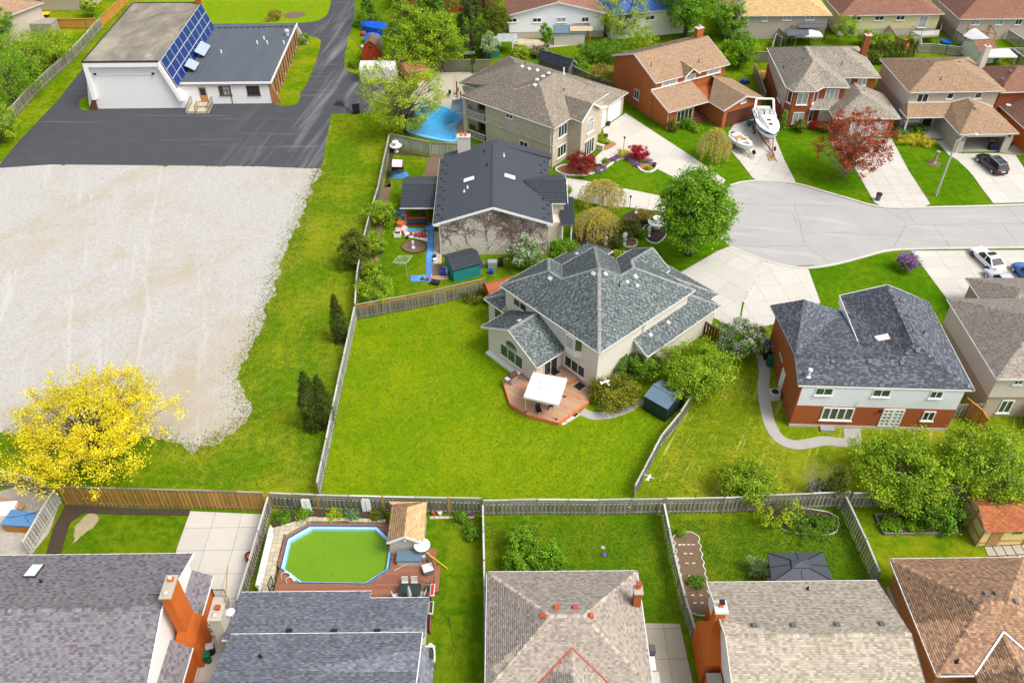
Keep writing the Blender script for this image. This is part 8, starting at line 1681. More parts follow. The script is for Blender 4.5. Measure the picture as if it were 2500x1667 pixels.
m=MB();m.bar(q[0]+Vector((.1,.6,.99)),q[2]+Vector((-.1,.1,.99)),.03,.03);m.tube([q[1]+Vector((0,.2,.9)),q[1]+Vector((-.5,.7,1.3)),q[2]+Vector((0,.2,1.2))],.02,5);m.build('cover_lifter',MT['iron'],T)
T=thing('plank_pile','tan timber pieces beside the far left fence','timber',at('S',10,1222));[B_(at('S',8+12*i,1224+3*i,.5+.08*i),(2.0,.5,.1),-.35).build('plank',MT['tanboard'],T)for i in range(3)];tag(B_(at('S',78,1306,.06),(.9,.25,.05),.4).build('plank',MT['wood_orange'],None),'short orange plank on the gravel beside the hot tub','plank');tag(B_(at('S',5,1250,.5),(2.2,1.4,.9),.1).build('covered_box',MT['white'],None),'white covered box behind the hot tub','box')
p=at('30',2308,455);T=thing('barrel','rusty fire drum on the patio at the grey fence','barrel',p);MB().lathe(p,[(.3,0),(.33,.3),(.31,.6),(.34,.9),(.3,.9),(.25,.8)],14).build('drum',MT['soil'],T);MB().lathe(p+Vector((0,0,.8)),[(.22,0),(.12,.06),(.05,.08)],12).build('burner',MT['orange'],T)
for lab,x,y,mt,r,h in(('black compost bin at the foot of the orange chimney',1950,1290,'black',.3,.85),('dark green bin below the orange chimney',1920,1370,'green',.27,.9)):p=at('30',x,y);T=thing('bin',lab,'bin',p);MB().lathe(p,[(r*.8,0),(r,h),(r*1.1,h)],12).build('body',MT[mt],T);B_(p+Vector((0,0,h+.05)),(r*1.8,r*1.6,.1),.3).build('lid',MT['lightgrey']if mt=='black' else MT[mt],T)
sb=[];n_=9
L0,L1,R0,R1=at('32',1490,215),at('32',1625,900),at('32',1690,210),at('32',1815,890)
for i in range(n_*4):t=i/(n_*4-1);sb.append(L0.lerp(L1,t)-Vector((.22*abs(math.sin(t*n_*math.pi)),0,0)))
sb+=pts('32',1650,930,1720,955,1790,950)
for i in range(n_*4):t=1-i/(n_*4-1);sb.append(R0.lerp(R1,t)+Vector((.22*abs(math.sin(t*n_*math.pi)),0,0)))
sb+=pts('32',1640,185,1600,185,1545,190);bed('garden_bed',sb,.06,'soil_dry','long soil bed with scalloped white stone edging',edge='paledge',esz=(.14,.07,.09))
bm_=unitbox('brick',MT['palebrick'],(.26,.11,.07))
bp=thing('bricks','pale bricks laid in short rows across the scalloped bed','bricks',at('32',1600,400))
for y,xs in((298,(1540,1577,1622,1662)),(380,(1588,1643)),(468,(1606,1666)),(582,(1628,1688)),(678,(1645,1714)),(762,(1658,1734)),(832,(1678,1744))):[inst('brick',bm_,bp,at('32',x,y,.09))for x in xs]
bed('garden_bed',smooth(pts('33',95,120,130,165,250,200,400,210,560,215,650,170,640,20,300,-40,110,-30),1)[1:-1],.08,'soil','flower bed with curved white stone edging near the dark gazebo',edge='paledge',esz=(.14,.08,.1),closed=False)
rb=pts('33',980,40,1060,205,1750,200,1740,40);t_=bed('raised_bed',rb,.2,'soil','timber edged vegetable bed beside the yellow shed');rim(t_,rb,0,.28,'wood_dark',.1,'timber')
slabs('paving',pts('33',1975,290,2350,280,2350,410,2020,410),'concrete_old','cracked slabs in front of the yellow shed','paving',4,.75,.9,.05,gap=.04)
p=at('32',845,395);T=thing('garden_spinner','blue and lilac pinwheel spinner on the lawn','ornament',p);m=MB();m.tube([p,p+Vector((0,0,.9)),p+Vector((-.1,0,1.2))],.015,5);m.build('stake',MT['steel'],T);MB().lathe(p+Vector((-.15,0,1.0)),[(.02,0),(.16,.03),(.02,.06)],8).build('wheel',MT['curtain'],T);MB().lathe(p+Vector((0,0,.1)),[(.02,0),(.17,.03),(.02,.06)],8).build('wheel',MT['purple'],T)
tag(B_(at('32',1282,1275,.5),(.42,.5,1.0)).build('utility_box',MT['grey'],None),'dark grey utility box on the weathered slab','box');tag(B_(at('32',1290,1400,.25),(.35,1.0,.5)).build('cooler',MT['white'],None),'white cooler box on the weathered slab','cooler');tag(B_(at('32',1320,1540,.2),(.5,1.0,.4)).build('window_well',MT['trim'],None),'framed window well at the taupe hipped house','window well')
# blue pool
bp_=smooth(pts('01',1330,1160,1400,1050,1520,960,1680,960,1790,1000,1885,1050,1905,1095,1850,1160,1830,1210,1850,1270,1840,1315,1700,1300,1400,1235),2);c=sum(bp_,Vector())/len(bp_)
T=thing('swimming_pool','curved blue swimming pool behind the lime green tree','pool',(c.x,c.y,0));wm,nt,bs=newmat('blue_water');co=obco(nt);setc(nt,bs,mixc(nt,noise(nt,co,.5,3),(.02,.24,.55),(.06,.40,.70)),.06,.5);MT['bwater']=wm;MT['coping']=plain('blue_coping',(.18,.45,.70),.6,.12,3)
inn=[p+(c-p).normalized()*.5 for p in bp_];m=MB();m.poly([z(p,.06)for p in ccw(inn)]);m.build('water',MT['bwater'],T);m=MB()
for a,b,d,e in zip(bp_,bp_[1:]+bp_[:1],inn[1:]+inn[:1],inn):q=[a,b,d,e];m.hexa([z(k,0)for k in q],[z(k,.14)for k in q])
m.build('coping',MT['coping'],T)
for x in(1775,1795):p=at('01',x,1195,.1);m=MB();m.tube([p,p+Vector((0,0,.7)),p+Vector((.5,.1,.8)),p+Vector((.9,.2,.2))],.03,6);m.build('ladder_rail',MT['steel'],T)
for lab,k,x,y,mt in(('dark patio chair beside the blue pool','P',790,795,'iron'),('copper wire chair beside the awning','P',855,775,'deck_edge')):chair(lab,at(k,x,y),2.5,mt,mt)
ribbon('pool_edge',pts('P',810,780,835,820,880,860),.15,'trim','white curved pool edge strip beside the awning',.1)
p=at('P',985,610);T=thing('basketball_hoop','black backboard on a post beside the terrace fence','hoop',p);m=MB();m.tube([p,p+Vector((0,0,2.2))],.05,6);m.build('post',MT['iron'],T);B_(p+Vector((.1,0,2.0)),(1.1,.05,.8),.9).build('backboard',MT['glass'],T)
# yard of the black tiled house
def hwin(ps,mat,lab,cat,yaw=0,s=.62,z=.05):return slabs('paving',ps,mat,lab,cat,yaw,s,s,z,gap=.012,piece='paver')
hwin(pts('F',100,160,460,155,460,115,110,115),'bluepaver','blue painted pavers left of the red veranda','paving');hwin(pts('F',470,480,940,470,950,330,830,330,800,435,480,430),'bluepaver','blue painted floor around the red veranda','paving',s=1.2);hwin(pts('F',840,480,945,480,910,1390,800,1390,815,900),'bluepaver','blue painted paver path along the ivy wall','paving',.5,.7);hwin(pts('F',525,1270,800,1265,800,1370,525,1375),'bluepaver','blue painted pavers at the fence end of the path','paving');hwin(pts('F',430,580,440,495,835,490,835,660,760,640,600,600),'marble','white pavers under the rows of red pots','paving');hwin(pts('F',330,170,470,165,480,490,250,575,260,440),'stone','grey slabs left of the red veranda','paving');hwin(pts('F',960,490,1060,490,1090,1060,930,1060),'paver','pale paver strip at the foot of the ivy wall','paving');hwin(pts('F',915,1275,1205,1270,1205,1345,910,1345),'deck','tan square pavers beside the teal shed','paving',s=.5)
sheet('bare_soil',pts('F',915,1065,1170,1080,1205,1265,910,1270),.02,'soil_dry','bare soil beside the blue path','soil');sheet('bare_soil',pts('E',850,460,1130,440,1020,780,1000,825,750,825),.02,'soil_dry','brown vegetable plot behind the red veranda','soil');sheet('bare_soil',pts('E',170,300,900,460,850,475,230,420,150,800,180,1000,60,1010),.02,'soil','dark soil border along the two fences','soil');sheet('bare_soil',pts('11',1150,180,1250,100,1240,160,1160,520,1130,830,1060,830),.02,'soil_dry','brown soil strip beside the verge fence','soil')
bed('garden_bed',[at('F',595+222*math.cos(a),762+112*math.sin(a))for a in np.linspace(0,6.283,25)[:-1]],.1,'soil_dry','round brown bed with a little lamp statue',edge='wood_brown',esz=(.3,.08,.14))
def statue(label,p,h,pose=0,name='statue',mat='marble'):
 """standing garden figure grown from one skeleton"""
 T=thing(name,label,'statue',p);P=Vector(p);MB().lathe(P,[(.22,0),(.2,.12),(.16,.16)],12).build('plinth',MT[mat],T);k=(h-.16)/1.75;s=lambda x,y,z:(x*k,y*k,z*k+.16)
 vs=[s(0,0,.95),s(0,0,1.2),s(0,.02,1.42),s(0,.02,1.55),s(0,0,1.68),s(.1,0,.85),s(.1,.02,.45),s(.1,0,.05),s(-.1,0,.85),s(-.09,-.03,.45),s(-.1,0,.05),s(.2,.02,1.4),s(.27,.02,1.12),s(.16,-.15,1.1)if not pose else s(.32,0,1.6),s(-.2,.02,1.4),s(-.27,.04,1.12),s(-.2,-.1,.92)]
 if pose:vs[12]=s(.3,0,1.35);
 ed=[(0,1),(1,2),(2,3),(3,4),(0,5),(5,6),(6,7),(0,8),(8,9),(9,10),(2,11),(11,12),(12,13),(2,14),(14,15),(15,16)];R=[.15,.13,.16,.06,.105,.1,.07,.055,.1,.07,.055,.065,.05,.045,.065,.05,.045]
 me=bpy.data.meshes.new('figure');me.from_pydata(vs,ed,[]);o=link('figure',me,T,MT[mat]);sk=o.modifiers.new('skin','SKIN');d=me.skin_vertices[0].data
 for i,r in enumerate(R):d[i].radius=(r*k,r*k);d[i].use_root=i==0
 o.modifiers.new('sub','SUBSURF').levels=1;return T,o
statue('small lamp statue standing in the round brown bed',at('F',578,770,.1),1.1);statue('white statue facing the front lawn',at('O',518,490),1.75,0);statue('white statue beside the dark upright shrub behind the cream house',at('O',330,488),1.2);statue('white statue raising an arm next to the fountain',at('O',770,408),1.65,1);statue('white statue kneeling height behind the tawny bush',at('O',640,170),1.2,1)
def fountain(label,p,s=1.0):
 T=thing('fountain',label,'fountain',p);MB().lathe(p,[(.45*s,0),(.4*s,.12),(.2*s,.2),(.17*s,.5),(.3*s,.62),(1.0*s,.8),(1.08*s,.95),(1.0*s,1.0),(.9*s,.88),(.1*s,.85)],20).build('basin',MT['marble'],T);MB().lathe(Vector(p)+Vector((0,0,.85)),[(.14*s,0),(.1*s,.35),(.5*s,.5),(.55*s,.6),(.45*s,.55),(.1*s,.52),(.08*s,.8),(.02,.95)],16).build('upper_bowl',MT['marble'],T)
fountain('white two tier fountain in the round front bed',at('O',848,325),1.0);fountain('small pale bird bath in the fence corner',at('E',275,370),.75)
bed('garden_bed',smooth(pts('O',500,510,520,440,640,430,660,490,600,525),2),.08,'soil_dry','small round bed with white edge in front of the statue',edge='marble',esz=(.16,.1,.1));bed('garden_bed',smooth(pts('O',735,445,700,320,800,270,930,270,960,380,900,460,830,490),2),.08,'soil','brown bed with white edge around the fountain',edge='marble',esz=(.16,.1,.1));sheet('bare_soil',smooth(pts('O',0,330,400,330,560,130,860,150,900,300,700,420,520,440,400,560,0,540),1),.03,'soil','dark planted soil in front of the black tiled house','soil')
for i,(x,y,r,mt)in enumerate([(545,545,.2,'terra'),(625,570,.2,'terra'),(690,580,.2,'terra'),(750,580,.2,'terra'),(800,580,.2,'terra'),(620,545,.18,'terra'),(678,545,.18,'terra'),(735,535,.18,'terra'),(790,530,.18,'terra'),(785,495,.2,'wood_brown'),(385,515,.19,'red'),(350,390,.38,'orange'),(340,205,.17,'terra'),(395,250,.15,'green'),(840,1350,.22,'terra'),(745,1340,.18,'green'),(1130,1150,.2,'orange'),(965,1010,.2,'marble'),(965,940,.2,'soil'),(475,600,.2,'soil')]):
 p=at('F',x,y,.05);rr=r;T=thing('flower_pot','red clay pot in the rows on the white pavers' if i<9 else '%s pot %s'%({'wood_brown':'brown','red':'bright red','orange':'orange','terra':'clay red','green':'green','marble':'white','soil':'black'}[mt],('at the corner of the red veranda','beside the white planter box','wide and shallow left of the veranda','on the slabs left of the veranda','small on the slabs left of the veranda','at the fence end of the blue path','on the blue pavers near the fence','on the bare soil by the teal shed','at the foot of the ivy wall','above the white one at the ivy wall','at the edge of the round bed')[i-9]),'pot',p,'rows of red clay pots' if i<9 else None)
 MB().lathe(p,[(rr*.65,0),(rr,rr*1.5),(rr*1.08,rr*1.55),(rr*.85,rr*1.5)],12).build('pot',MT[mt],T);MB().lathe(p,[(rr*.8,rr*1.3),(rr*.8,rr*1.45)],12).build('soil',MT['soil'],T)
p=at('F',300,560);T=thing('planter_box','white rectangular planter with soil left of the red pots','planter',p);B_(p+Vector((0,0,.22)),(.8,.55,.44)).build('box',MT['white'],T);B_(p+Vector((0,0,.46)),(.66,.42,.04)).build('soil',MT['soil'],T)
p=at('F',470,1285);T=thing('clothes_dryer','white rotary clothes line on the small lawn','clothes line',p);m=MB();tp=p+Vector((0,0,1.75));m.tube([p,tp],.025,6);m.build('pole',MT['lightgrey'],T);q=[tp+Vector((x,y,.25))for x,y in((-1.3,-.2),(.15,-.1),(.6,1.0),(-.9,.95))]
for k in q:m=MB();m.tube([tp-Vector((0,0,.1)),k],.014,5);m.build('arm',MT['lightgrey'],T)
m=MB()
for f in(.5,.7,.85,1.0):[m.tube([tp.lerp(a,f),tp.lerp(b,f)],.012 if f==1 else .006,4,False)for a,b in zip(q,q[1:]+q[:1])]
m.build('lines',MT['white'],T)
p=at('M',600,640);T=thing('garden_swing','garden swing seat with pale pink canopy in the corner yard','swing',p);q=pts('M',510,515,680,520,685,405,520,395,z=1.9);m=MB();m.slab(q,.05);m.build('canopy',plain('pink_cloth',(.62,.48,.55),.8,.06),T)
for a,b in((q[0],(-.8,-.5)),(q[1],(.8,-.5)),(q[2],(.8,.5)),(q[3],(-.8,.5))):m=MB();m.tube([a,p+Vector((b[0],b[1],.02))],.035,6);m.build('leg',MT['iron'],T)
B_(p+Vector((0,.1,.5)),(1.5,.5,.1)).build('seat',MT['soil'],T);B_(p+Vector((0,.35,.85)),(1.5,.08,.6)).build('backrest',MT['black'],T);hwin(pts('M',515,720,780,700,780,610,540,610),'bluepaver','blue mat under the pink swing','paving',s=2.0)
p=at('11',1150,750);T=thing('bin','green wheeled bin beside the verge fence','bin',p);B_(p+Vector((0,0,.5)),(.5,.55,1.0)).build('body',MT['green'],T);B_(p+Vector((0,0,1.04)),(.55,.6,.08)).build('lid',MT['teal'],T)
p=at('F',960,1420);T=thing('barrel','blue grey barrel lying at the lattice fence','barrel',p);m=MB();m.tube([p+Vector((-.3,.1,.3)),p+Vector((.5,-.1,.3))],.3,12);m.build('drum',MT['glass_blue'],T)
for lab,x,y,mt,s in(('stack of blue crates beside the teal shed',1115,1240,'blue',(.5,.8,.6)),('small white table with red bowls beside the teal shed',1170,1200,'trim',(.35,.9,.4)),('pale grey air conditioner below the lilac',1995,1110,'galv',(1.0,.7,.8)),('black bin beside the air conditioner',2145,1090,'black',(.5,.6,.9)),('dark grey box between the teal shed and the air conditioner',1800,1110,'grey',(.9,.6,.6)),('blue crate at the lattice fence below the lilac',1970,1230,'blue',(.5,.4,.5))):p=at('F',x,y);tag(B_(p+Vector((0,0,s[2]/2)),s).build('crate' if 'crate' in lab else 'box',MT[mt],None,bevel=.03),lab,'box')
# front garden of the stone house
bed('garden_bed',smooth(pts('N',90,480,200,540,400,545,480,525,590,490,660,440,740,380,840,370,720,330,600,400,540,440,300,440,200,430),1),.1,'mulch','curved mulch bed with white edging under the red maple',edge='marble',esz=(.3,.18,.16));bed('garden_bed',smooth(pts('N',840,370,920,385,945,450,1000,505,1090,510,1155,465,1080,400,1000,380,860,350),1),.1,'mulch','mulch bed with white edging at the crimson shrub',edge='marble',esz=(.3,.18,.16));bed('garden_bed',smooth(pts('N',540,240,590,300,730,235,720,205,640,190,560,180),1),.1,'mulch','small mulch bed beside the stone house entry steps')
for lab,pal,q in(('purple blue flowers along the white edging','purple',((545,505),(590,470),(700,392),(750,368),(840,368),(910,400),(940,440),(1060,405))),):
 for x,y in q:plant('low blue flower cushion along the mulch edging',at('N',x,y),.3,.45,'round','blue',700,.1,0,name='flower_cushion',cat='flowers',fl=('purple',.45,.08),group='blue flower cushions')
for x,y,lab in((620,395,'small green bush left in the mulch bed'),(1055,470,'lime variegated bush at the end of the mulch bed'),(1000,395,'low green tuft behind the crimson shrub'),(555,150,'round green bush at the stone house wall'),(515,465,'yellow green tuft under the red maple')):plant(lab,at('N',x,y+15),.6,.5,'round','lime' if 'lime' in lab or 'yellow' in lab else 'green',700,.11,0,name='shrub')
for x,y,lab in((805,270,'black lamp post at the stone house driveway'),(866,880,'black lamp post at the front walk')):p=at('N',x,y);T=thing('lamp_post',lab,'lamp',p);m=MB();m.tube([p,p+Vector((0,0,1.5))],.035,6);m.build('post',MT['iron'],T);MB().lathe(p+Vector((0,0,1.5)),[(.06,0),(.14,.2),(.18,.22),(.03,.36)],8).build('lantern',MT['iron'],T)
for k,x,y,lab in(('N',550,245,'dark urn on the entry wall'),('N',622,160,'dark round pot at the mulch bed'),('N',650,30,'black pot between the garage doors'),('N',1115,455,'brown pot at the end of the mulch bed'),('N',552,468,'dark barrel pot under the red maple')):p=at(k,x,y);tag(MB().lathe(p,[(.22,0),(.3,.5),(.33,.55),(.26,.55),(.24,.45)],12).build('flower_pot',MT['darktrim'],None),lab,'pot')
p=at('N',545,280);T=thing('entry_wall','low grey wall with slab beside the stone house door','wall',p);B_(p+Vector((0,.3,.35)),(1.6,.4,.7),-.6).build('wall',MT['stone_h3'],T);B_(p+Vector((0,.3,.73)),(1.75,.55,.08),-.6).build('coping',MT['concrete_grey'],T)
# cars
def car(label,p,rz,L,W,Ht,paint,suv=False,sunroof=False):
 T=thing('car',label,'car',p);T.rotation_euler=(0,0,rz);ORG[T.name]=Vector((0,0,0));w=W/2;belt=Ht*.62
 st=[(-.5,.42,belt-.12,.78),(-.47,.3,belt+.02,.92),(-.3,.25,belt+.05,1.0),(0,.25,belt,1.0),(.22,.25,belt-.03,1.0),(.36,.25,belt-.1,.97),(.46,.28,belt-.22,.88),(.5,.38,belt-.32,.7)]
 m=MB();ri=[]
 for x,zl,zh,k in st:
  q=[(w*k*a,zl+(zh-zl)*b)for a,b in((.8,0),(.98,.2),(1,.62),(.95,.86),(.72,.98),(0,1.0))];ri.append([Vector((x*L,y,zz))for y,zz in q]+[Vector((x*L,-y,zz))for y,zz in q[::-1][1:]])
 for a,b in zip(ri[:-1],ri[1:]):
  for i in range(len(a)):j=(i+1)%len(a);m.poly([a[i],a[j],b[j],b[i]])
 m.poly(ri[0]);m.poly(ri[-1][::-1]);o=m.build('body',paint,T,smooth=True);o.data.validate()
 bm=bmesh.new();bm.from_mesh(o.data);bmesh.ops.remove_doubles(bm,verts=bm.verts,dist=.002);bmesh.ops.recalc_face_normals(bm,faces=bm.faces);bm.to_mesh(o.data);bm.free()
 x4,x3,x2,x1=(-.49*L,-.40*L,.04*L,.2*L)if suv else(-.40*L,-.22*L,.04*L,.21*L);wb,wt=w*.9,w*.7;zt=Ht;zb=belt-.04
 bt=[Vector((x4,-wb,zb)),Vector((x1,-wb,zb)),Vector((x1,wb,zb)),Vector((x4,wb,zb))];tp=[Vector((x3,-wt,zt-.06)),Vector((x2,-wt,zt)),Vector((x2,wt,zt)),Vector((x3,wt,zt-.06))];m=MB();m.hexa(bt,tp);o=m.build('cabin',paint,T,bevel=.07)
 def pane(name,q,inset=.1,off=.012):
  c=sum(q,Vector())/4;n=nrm(q);q=[k.lerp(c,inset)+n*off for k in q];m=MB();m.hexa([k-n*.02 for k in q],q);m.build(name,MT['glass_blue'],T)
 pane('windscreen',[bt[1],bt[2],tp[2],tp[1]]);pane('rear_window',[bt[3],bt[0],tp[0],tp[3]],.14)
 for s in(0,1):
  b0,b1,t0,t1=(bt[0],bt[1],tp[0],tp[1])if s==0 else(bt[3],bt[2],tp[3],tp[2])
  for f0,f1 in((.04,.48),(.52,.96)):q=[b0.lerp(b1,f0),b0.lerp(b1,f1),t0.lerp(t1,f1),t0.lerp(t1,f0)];pane('side_window',q if s==0 else q[::-1],.08)
 if sunroof:m=MB();m.box((x2-.45,0,zt-.015+.012),(.6,wt*1.5,.02));m.build('sunroof',MT['glass_blue'],T)
 if suv:
  for s in(-1,1):m=MB();m.bar((x3+.1,s*wt*.93,zt+.02),(x2-.1,s*wt*.93,zt+.05),.05,.05);m.build('roof_rail',MT['steel'],T)
  for f in(.25,.7):m=MB();m.bar((x3+(x2-x3)*f,-wt*.93,zt+.04),(x3+(x2-x3)*f,wt*.93,zt+.04),.07,.03);m.build('cross_bar',MT['black'],T)
 for sx in(-.31,.31):
  for s in(-1,1):
   m=MB();m.tube([(sx*L,s*(w-.2),.33),(sx*L,s*(w+.01),.33)],.33,18);wv=m.build('wheel',MT['black'],T);m=MB();m.tube([(sx*L,s*(w+.005),.33),(sx*L,s*(w+.03),.33)],.22,14);m.build('rim',MT['grey' if sunroof else 'steel'],wv)
 for s in(-1,1):B_((-.478*L,s*w*.72,belt-.08),(.12,w*.42,.13)).build('tail_light',MT['red'],T);B_((.462*L,s*w*.66,belt-.3),(.16,w*.36,.12)).build('headlight',MT['glass_sky'],T);B_((x1-.35,s*(w+.06),belt+.06),(.14,.16,.12)).build('mirror',paint,T)
 B_((-.502*L,0,belt-.32),(.03,.5,.14)).build('number_plate',MT['white'],T);B_((-.49*L,0,.42),(.1,W*.8,.2)).build('bumper',MT['black']if suv else paint,T);return T
def paint(n,c,r=.25):return plain(n,c,r,.03,1,0,.5,coat=.8)
k1=at('K',580,640);car('black wagon car parked in front of the open garage',at('K',725,590),math.radians(101),4.75,1.85,1.6,paint('black_car',(.012,.013,.014)),True)
car('white coupe with sunroof parked on the driveway at the right',at('L',560,430),math.radians(101),4.6,1.82,1.42,paint('white_car',(.8,.8,.8)),False,True);car('silver car mostly hidden behind the taupe garage roof',at('L',860,900),math.radians(99),4.6,1.8,1.45,paint('silver_car',(.45,.47,.5)));car('blue car cut off by the right edge of the picture',at('L',1400,760),math.radians(99),4.3,1.8,1.6,paint('blue_car',(.01,.09,.34)),True)
# boats on trailers
def boat(label,bow,stern,W,D,zk,big):
 bow,stern=Vector(bow),Vector(stern);L=(bow-stern).length;rz=math.atan2(bow.y-stern.y,bow.x-stern.x);T=thing('boat',label,'boat',(stern.x,stern.y,0));T.rotation_euler=(0,0,rz);ORG[T.name]=Vector()
 st=[(0,.88,0,0),(.25,.97,0,.02),(.5,1.0,.02,.06),(.7,.86,.1,.14),(.85,.56,.3,.22),(.95,.24,.62,.28),(1.0,.03,.95,.32)];m=MB();m2=MB();R_=[];w=W/2
 for x,k,kz,sh in st:zt=zk+D+sh;zb=zk+kz*D;R_.append([Vector((x*L,s*a,q))for s,a,q in((1,w*k,zt),(1,w*k*.97,zb+(zt-zb)*.62),(1,w*k*.8,zb+(zt-zb)*.3),(1,0,zb),(-1,w*k*.8,zb+(zt-zb)*.3),(-1,w*k*.97,zb+(zt-zb)*.62),(-1,w*k,zt))])
 for a,b in zip(R_[:-1],R_[1:]):
  for i in range(6):m.cm=1 if i in(0,5)and big else 0;m.poly([a[i],b[i],b[i+1],a[i+1]])
  m2.slab([a[0],b[0],b[6],a[6]],.05)
 m.cm=0;m.poly(R_[0]);h=m.build('hull',[MT['white'],paint('boat_blue',(.02,.09,.32))if big else MT['white']],T,smooth=False);dk_=m2.build('deck',MT['white'],T)
 zt=zk+D+.05
 if big:
  m=MB();m.hexa([Vector((L*.36,s,zt))for s in(-w*.75,)]+[Vector((L*.86,-w*.25,zt+.2)),Vector((L*.86,w*.25,zt+.2)),Vector((L*.36,w*.75,zt))],[Vector((L*.38,-w*.55,zt+.55)),Vector((L*.78,-w*.2,zt+.42)),Vector((L*.78,w*.2,zt+.42)),Vector((L*.38,w*.55,zt+.55))]);m.build('foredeck',MT['white'],T,bevel=.08)
  for x in(.56,.70):B_((x*L,0,zt+.53-(x-.5)*.25),(.45,.5,.05)).build('hatch',MT['glass'],T)
  for s in(-.5,0,.5):m=MB();y=s*w;m.hexa([Vector((L*.40,y-.3,zt+.5)),Vector((L*.40,y+.3,zt+.5)),Vector((L*.395,y+.3,zt+.5)),Vector((L*.395,y-.3,zt+.5))],[Vector((L*.34,y-.28,zt+1.0)),Vector((L*.34,y+.28,zt+1.0)),Vector((L*.335,y+.28,zt+1.0)),Vector((L*.335,y-.28,zt+1.0))]);m.build('windscreen',MT['curtain'],T)
  m=MB()
  for s in(-1,1):m.bar((L*.2,s*w*.9,zt),(L*.08,s*w*.75,zt+1.7),.3,.08);m.bar((L*.4,s*w*.8,zt+.4),(L*.1,s*w*.85,zt+.45),.15,.25)
  m.bar((L*.08,-w*.75,zt+1.7),(L*.08,w*.75,zt+1.7),.35,.1);m.build('radar_arch',MT['white'],T);B_((L*.17,0,zt+.06),(L*.26,W*.72,.06)).build('cockpit_floor',MT['tanboard'],T);B_((L*.1,0,zt+.35),(.6,W*.6,.5)).build('cockpit_seat',MT['white'],T);B_((L*.28,-w*.3,zt+.4),(.7,.6,.6)).build('helm',MT['blue'],T)
  m=MB();m.tube([(L*.8,-w*.45,zt+.2),(L*.9,-w*.3,zt+.75),(L*.99,0,zt+.8),(L*.9,w*.3,zt+.75),(L*.8,w*.45,zt+.2)],.02,5);m.build('bow_rail',MT['steel'],T)
 else:
  B_((L*.28,0,zt-.12+.15),(L*.36,W*.6,.12)).build('cockpit',MT['tanboard'],T);B_((L*.12,0,zt+.12),(.5,W*.65,.3)).build('rear_seat',MT['white'],T);m=MB();m.hexa([Vector((L*.62,-w*.5,zt+.02)),Vector((L*.9,-w*.12,zt+.2)),Vector((L*.9,w*.12,zt+.2)),Vector((L*.62,w*.5,zt+.02))],[Vector((L*.62,-w*.48,zt+.1)),Vector((L*.88,-w*.1,zt+.25)),Vector((L*.88,w*.1,zt+.25)),Vector((L*.62,w*.48,zt+.1))]);m.build('bow_cover',plain('faded_cover',(.36,.24,.22),.9,.1),T)
  for s in(-.42,.42):m=MB();m.bar((L*.56,s*w*1.5,zt),(L*.48,s*w*1.4,zt+.4),.5,.03);m.build('windscreen',MT['curtain'],T)
  B_((-.2,0,zk+D*.8),(.4,.4,.8)).build('outboard_motor',MT['grey'],T)
 tm='wood_red' if big else 'galv';m=MB()
 for s in(-1,1):m.bar((L*.05,s*w*.55,zk-.12),(L*.7,s*w*.5,zk-.12),.1,.12);m.bar((L*.7,s*w*.5,zk-.12),(L*1.12,0,.5),.1,.12)
 for x in(.1,.4,.7):m.bar((L*x,-w*.55,zk-.15),(L*x,w*.55,zk-.15),.1,.1)
 m.bar((L*1.1,0,.5),(L*1.25,0,.5),.1,.1);m.bar((L*1.2,0,.05),(L*1.2,0,.55),.07,.07);m.build('trailer_frame',MT[tm],T)
 for x in(.28,.38)if big else(.3,):
  for s in(-1,1):m=MB();m.tube([(L*x,s*w*.85-.1,.33),(L*x,s*w*.85+.1,.33)],.33,16);wv=m.build('wheel',MT['black'],T);m=MB();m.tube([(L*x,s*w*.85+s*.09,.33),(L*x,s*w*.85+s*.12,.33)],.18,12);m.build('rim',MT['white'],wv)
 m=MB();m.tube([(L*1.08,.25,.75),(L*1.08,.4,.75)],.3,14);m.build('spare_wheel',MT['black'],T);return T
boat('large white cabin cruiser with blue stripe on a red trailer',at('I',925,700,2.1),at('I',730,250,2.1),3.0,1.45,.75,True);boat('small open white motor boat on a trailer',at('J',560,420,1.2),at('J',275,200,1.2),2.0,.8,.5,False)
p=at('J',915,625);T=thing('step_ladder','small yellow wooden ladder lying on the boat driveway','ladder',p);[B_(p+Vector((s,.8,.1)),(.09,1.9,.08)).build('rail',MT['wood_orange'],T)for s in(-.45,.45)];[B_(p+Vector((0,.1+.3*i,.1)),(.85,.1,.04)).build('rung',MT['tanboard'],T)for i in range(6)]
p=at('J',525,60);T=thing('wheelbarrow','green tub cart beside the cruiser','cart',p);m=MB();m.hexa([p+Vector((x,y,.4))for x,y in((-.35,-.2),(.35,-.2),(.35,.2),(-.35,.2))],[p+Vector((x,y,.75))for x,y in((-.5,-.33),(.5,-.33),(.5,.33),(-.5,.33))]);m.build('tub',MT['teal'],T);B_(p+Vector((0,0,.2)),(.4,.3,.4)).build('base',MT['grey'],T)
# street furniture and small things
p=at('13',1540,228);T=thing('street_lamp','tall grey concrete street lamp on the front lawn','street lamp',p);m=MB();m.tube([p,p+Vector((0,0,7.4))],[.15,.09],10);m.build('pole',MT['concrete_grey'],T);m=MB();tp=p+Vector((0,0,7.3));e=tp+Vector((1.7,0,.95));m.tube([tp,tp+Vector((.5,0,.5)),tp+Vector((1.1,0,.85)),e],.05,6);m.build('arm',MT['lightgrey'],T);MB().lathe(e+Vector((.3,0,-.2)),[(.05,0),(.2,.05),(.2,.18),(.05,.25)],10).build('lamp_head',MT['white'],T)
p=at('13',1005,272);T=thing('trash_can','dark round trash can at the kerb','trash can',p);MB().lathe(p,[(.26,0),(.33,.85),(.36,.88)],16).build('body',MT['grey'],T);MB().lathe(p+Vector((0,0,.88)),[(.37,0),(.34,.08),(.1,.14)],16).build('lid',MT['black'],T)
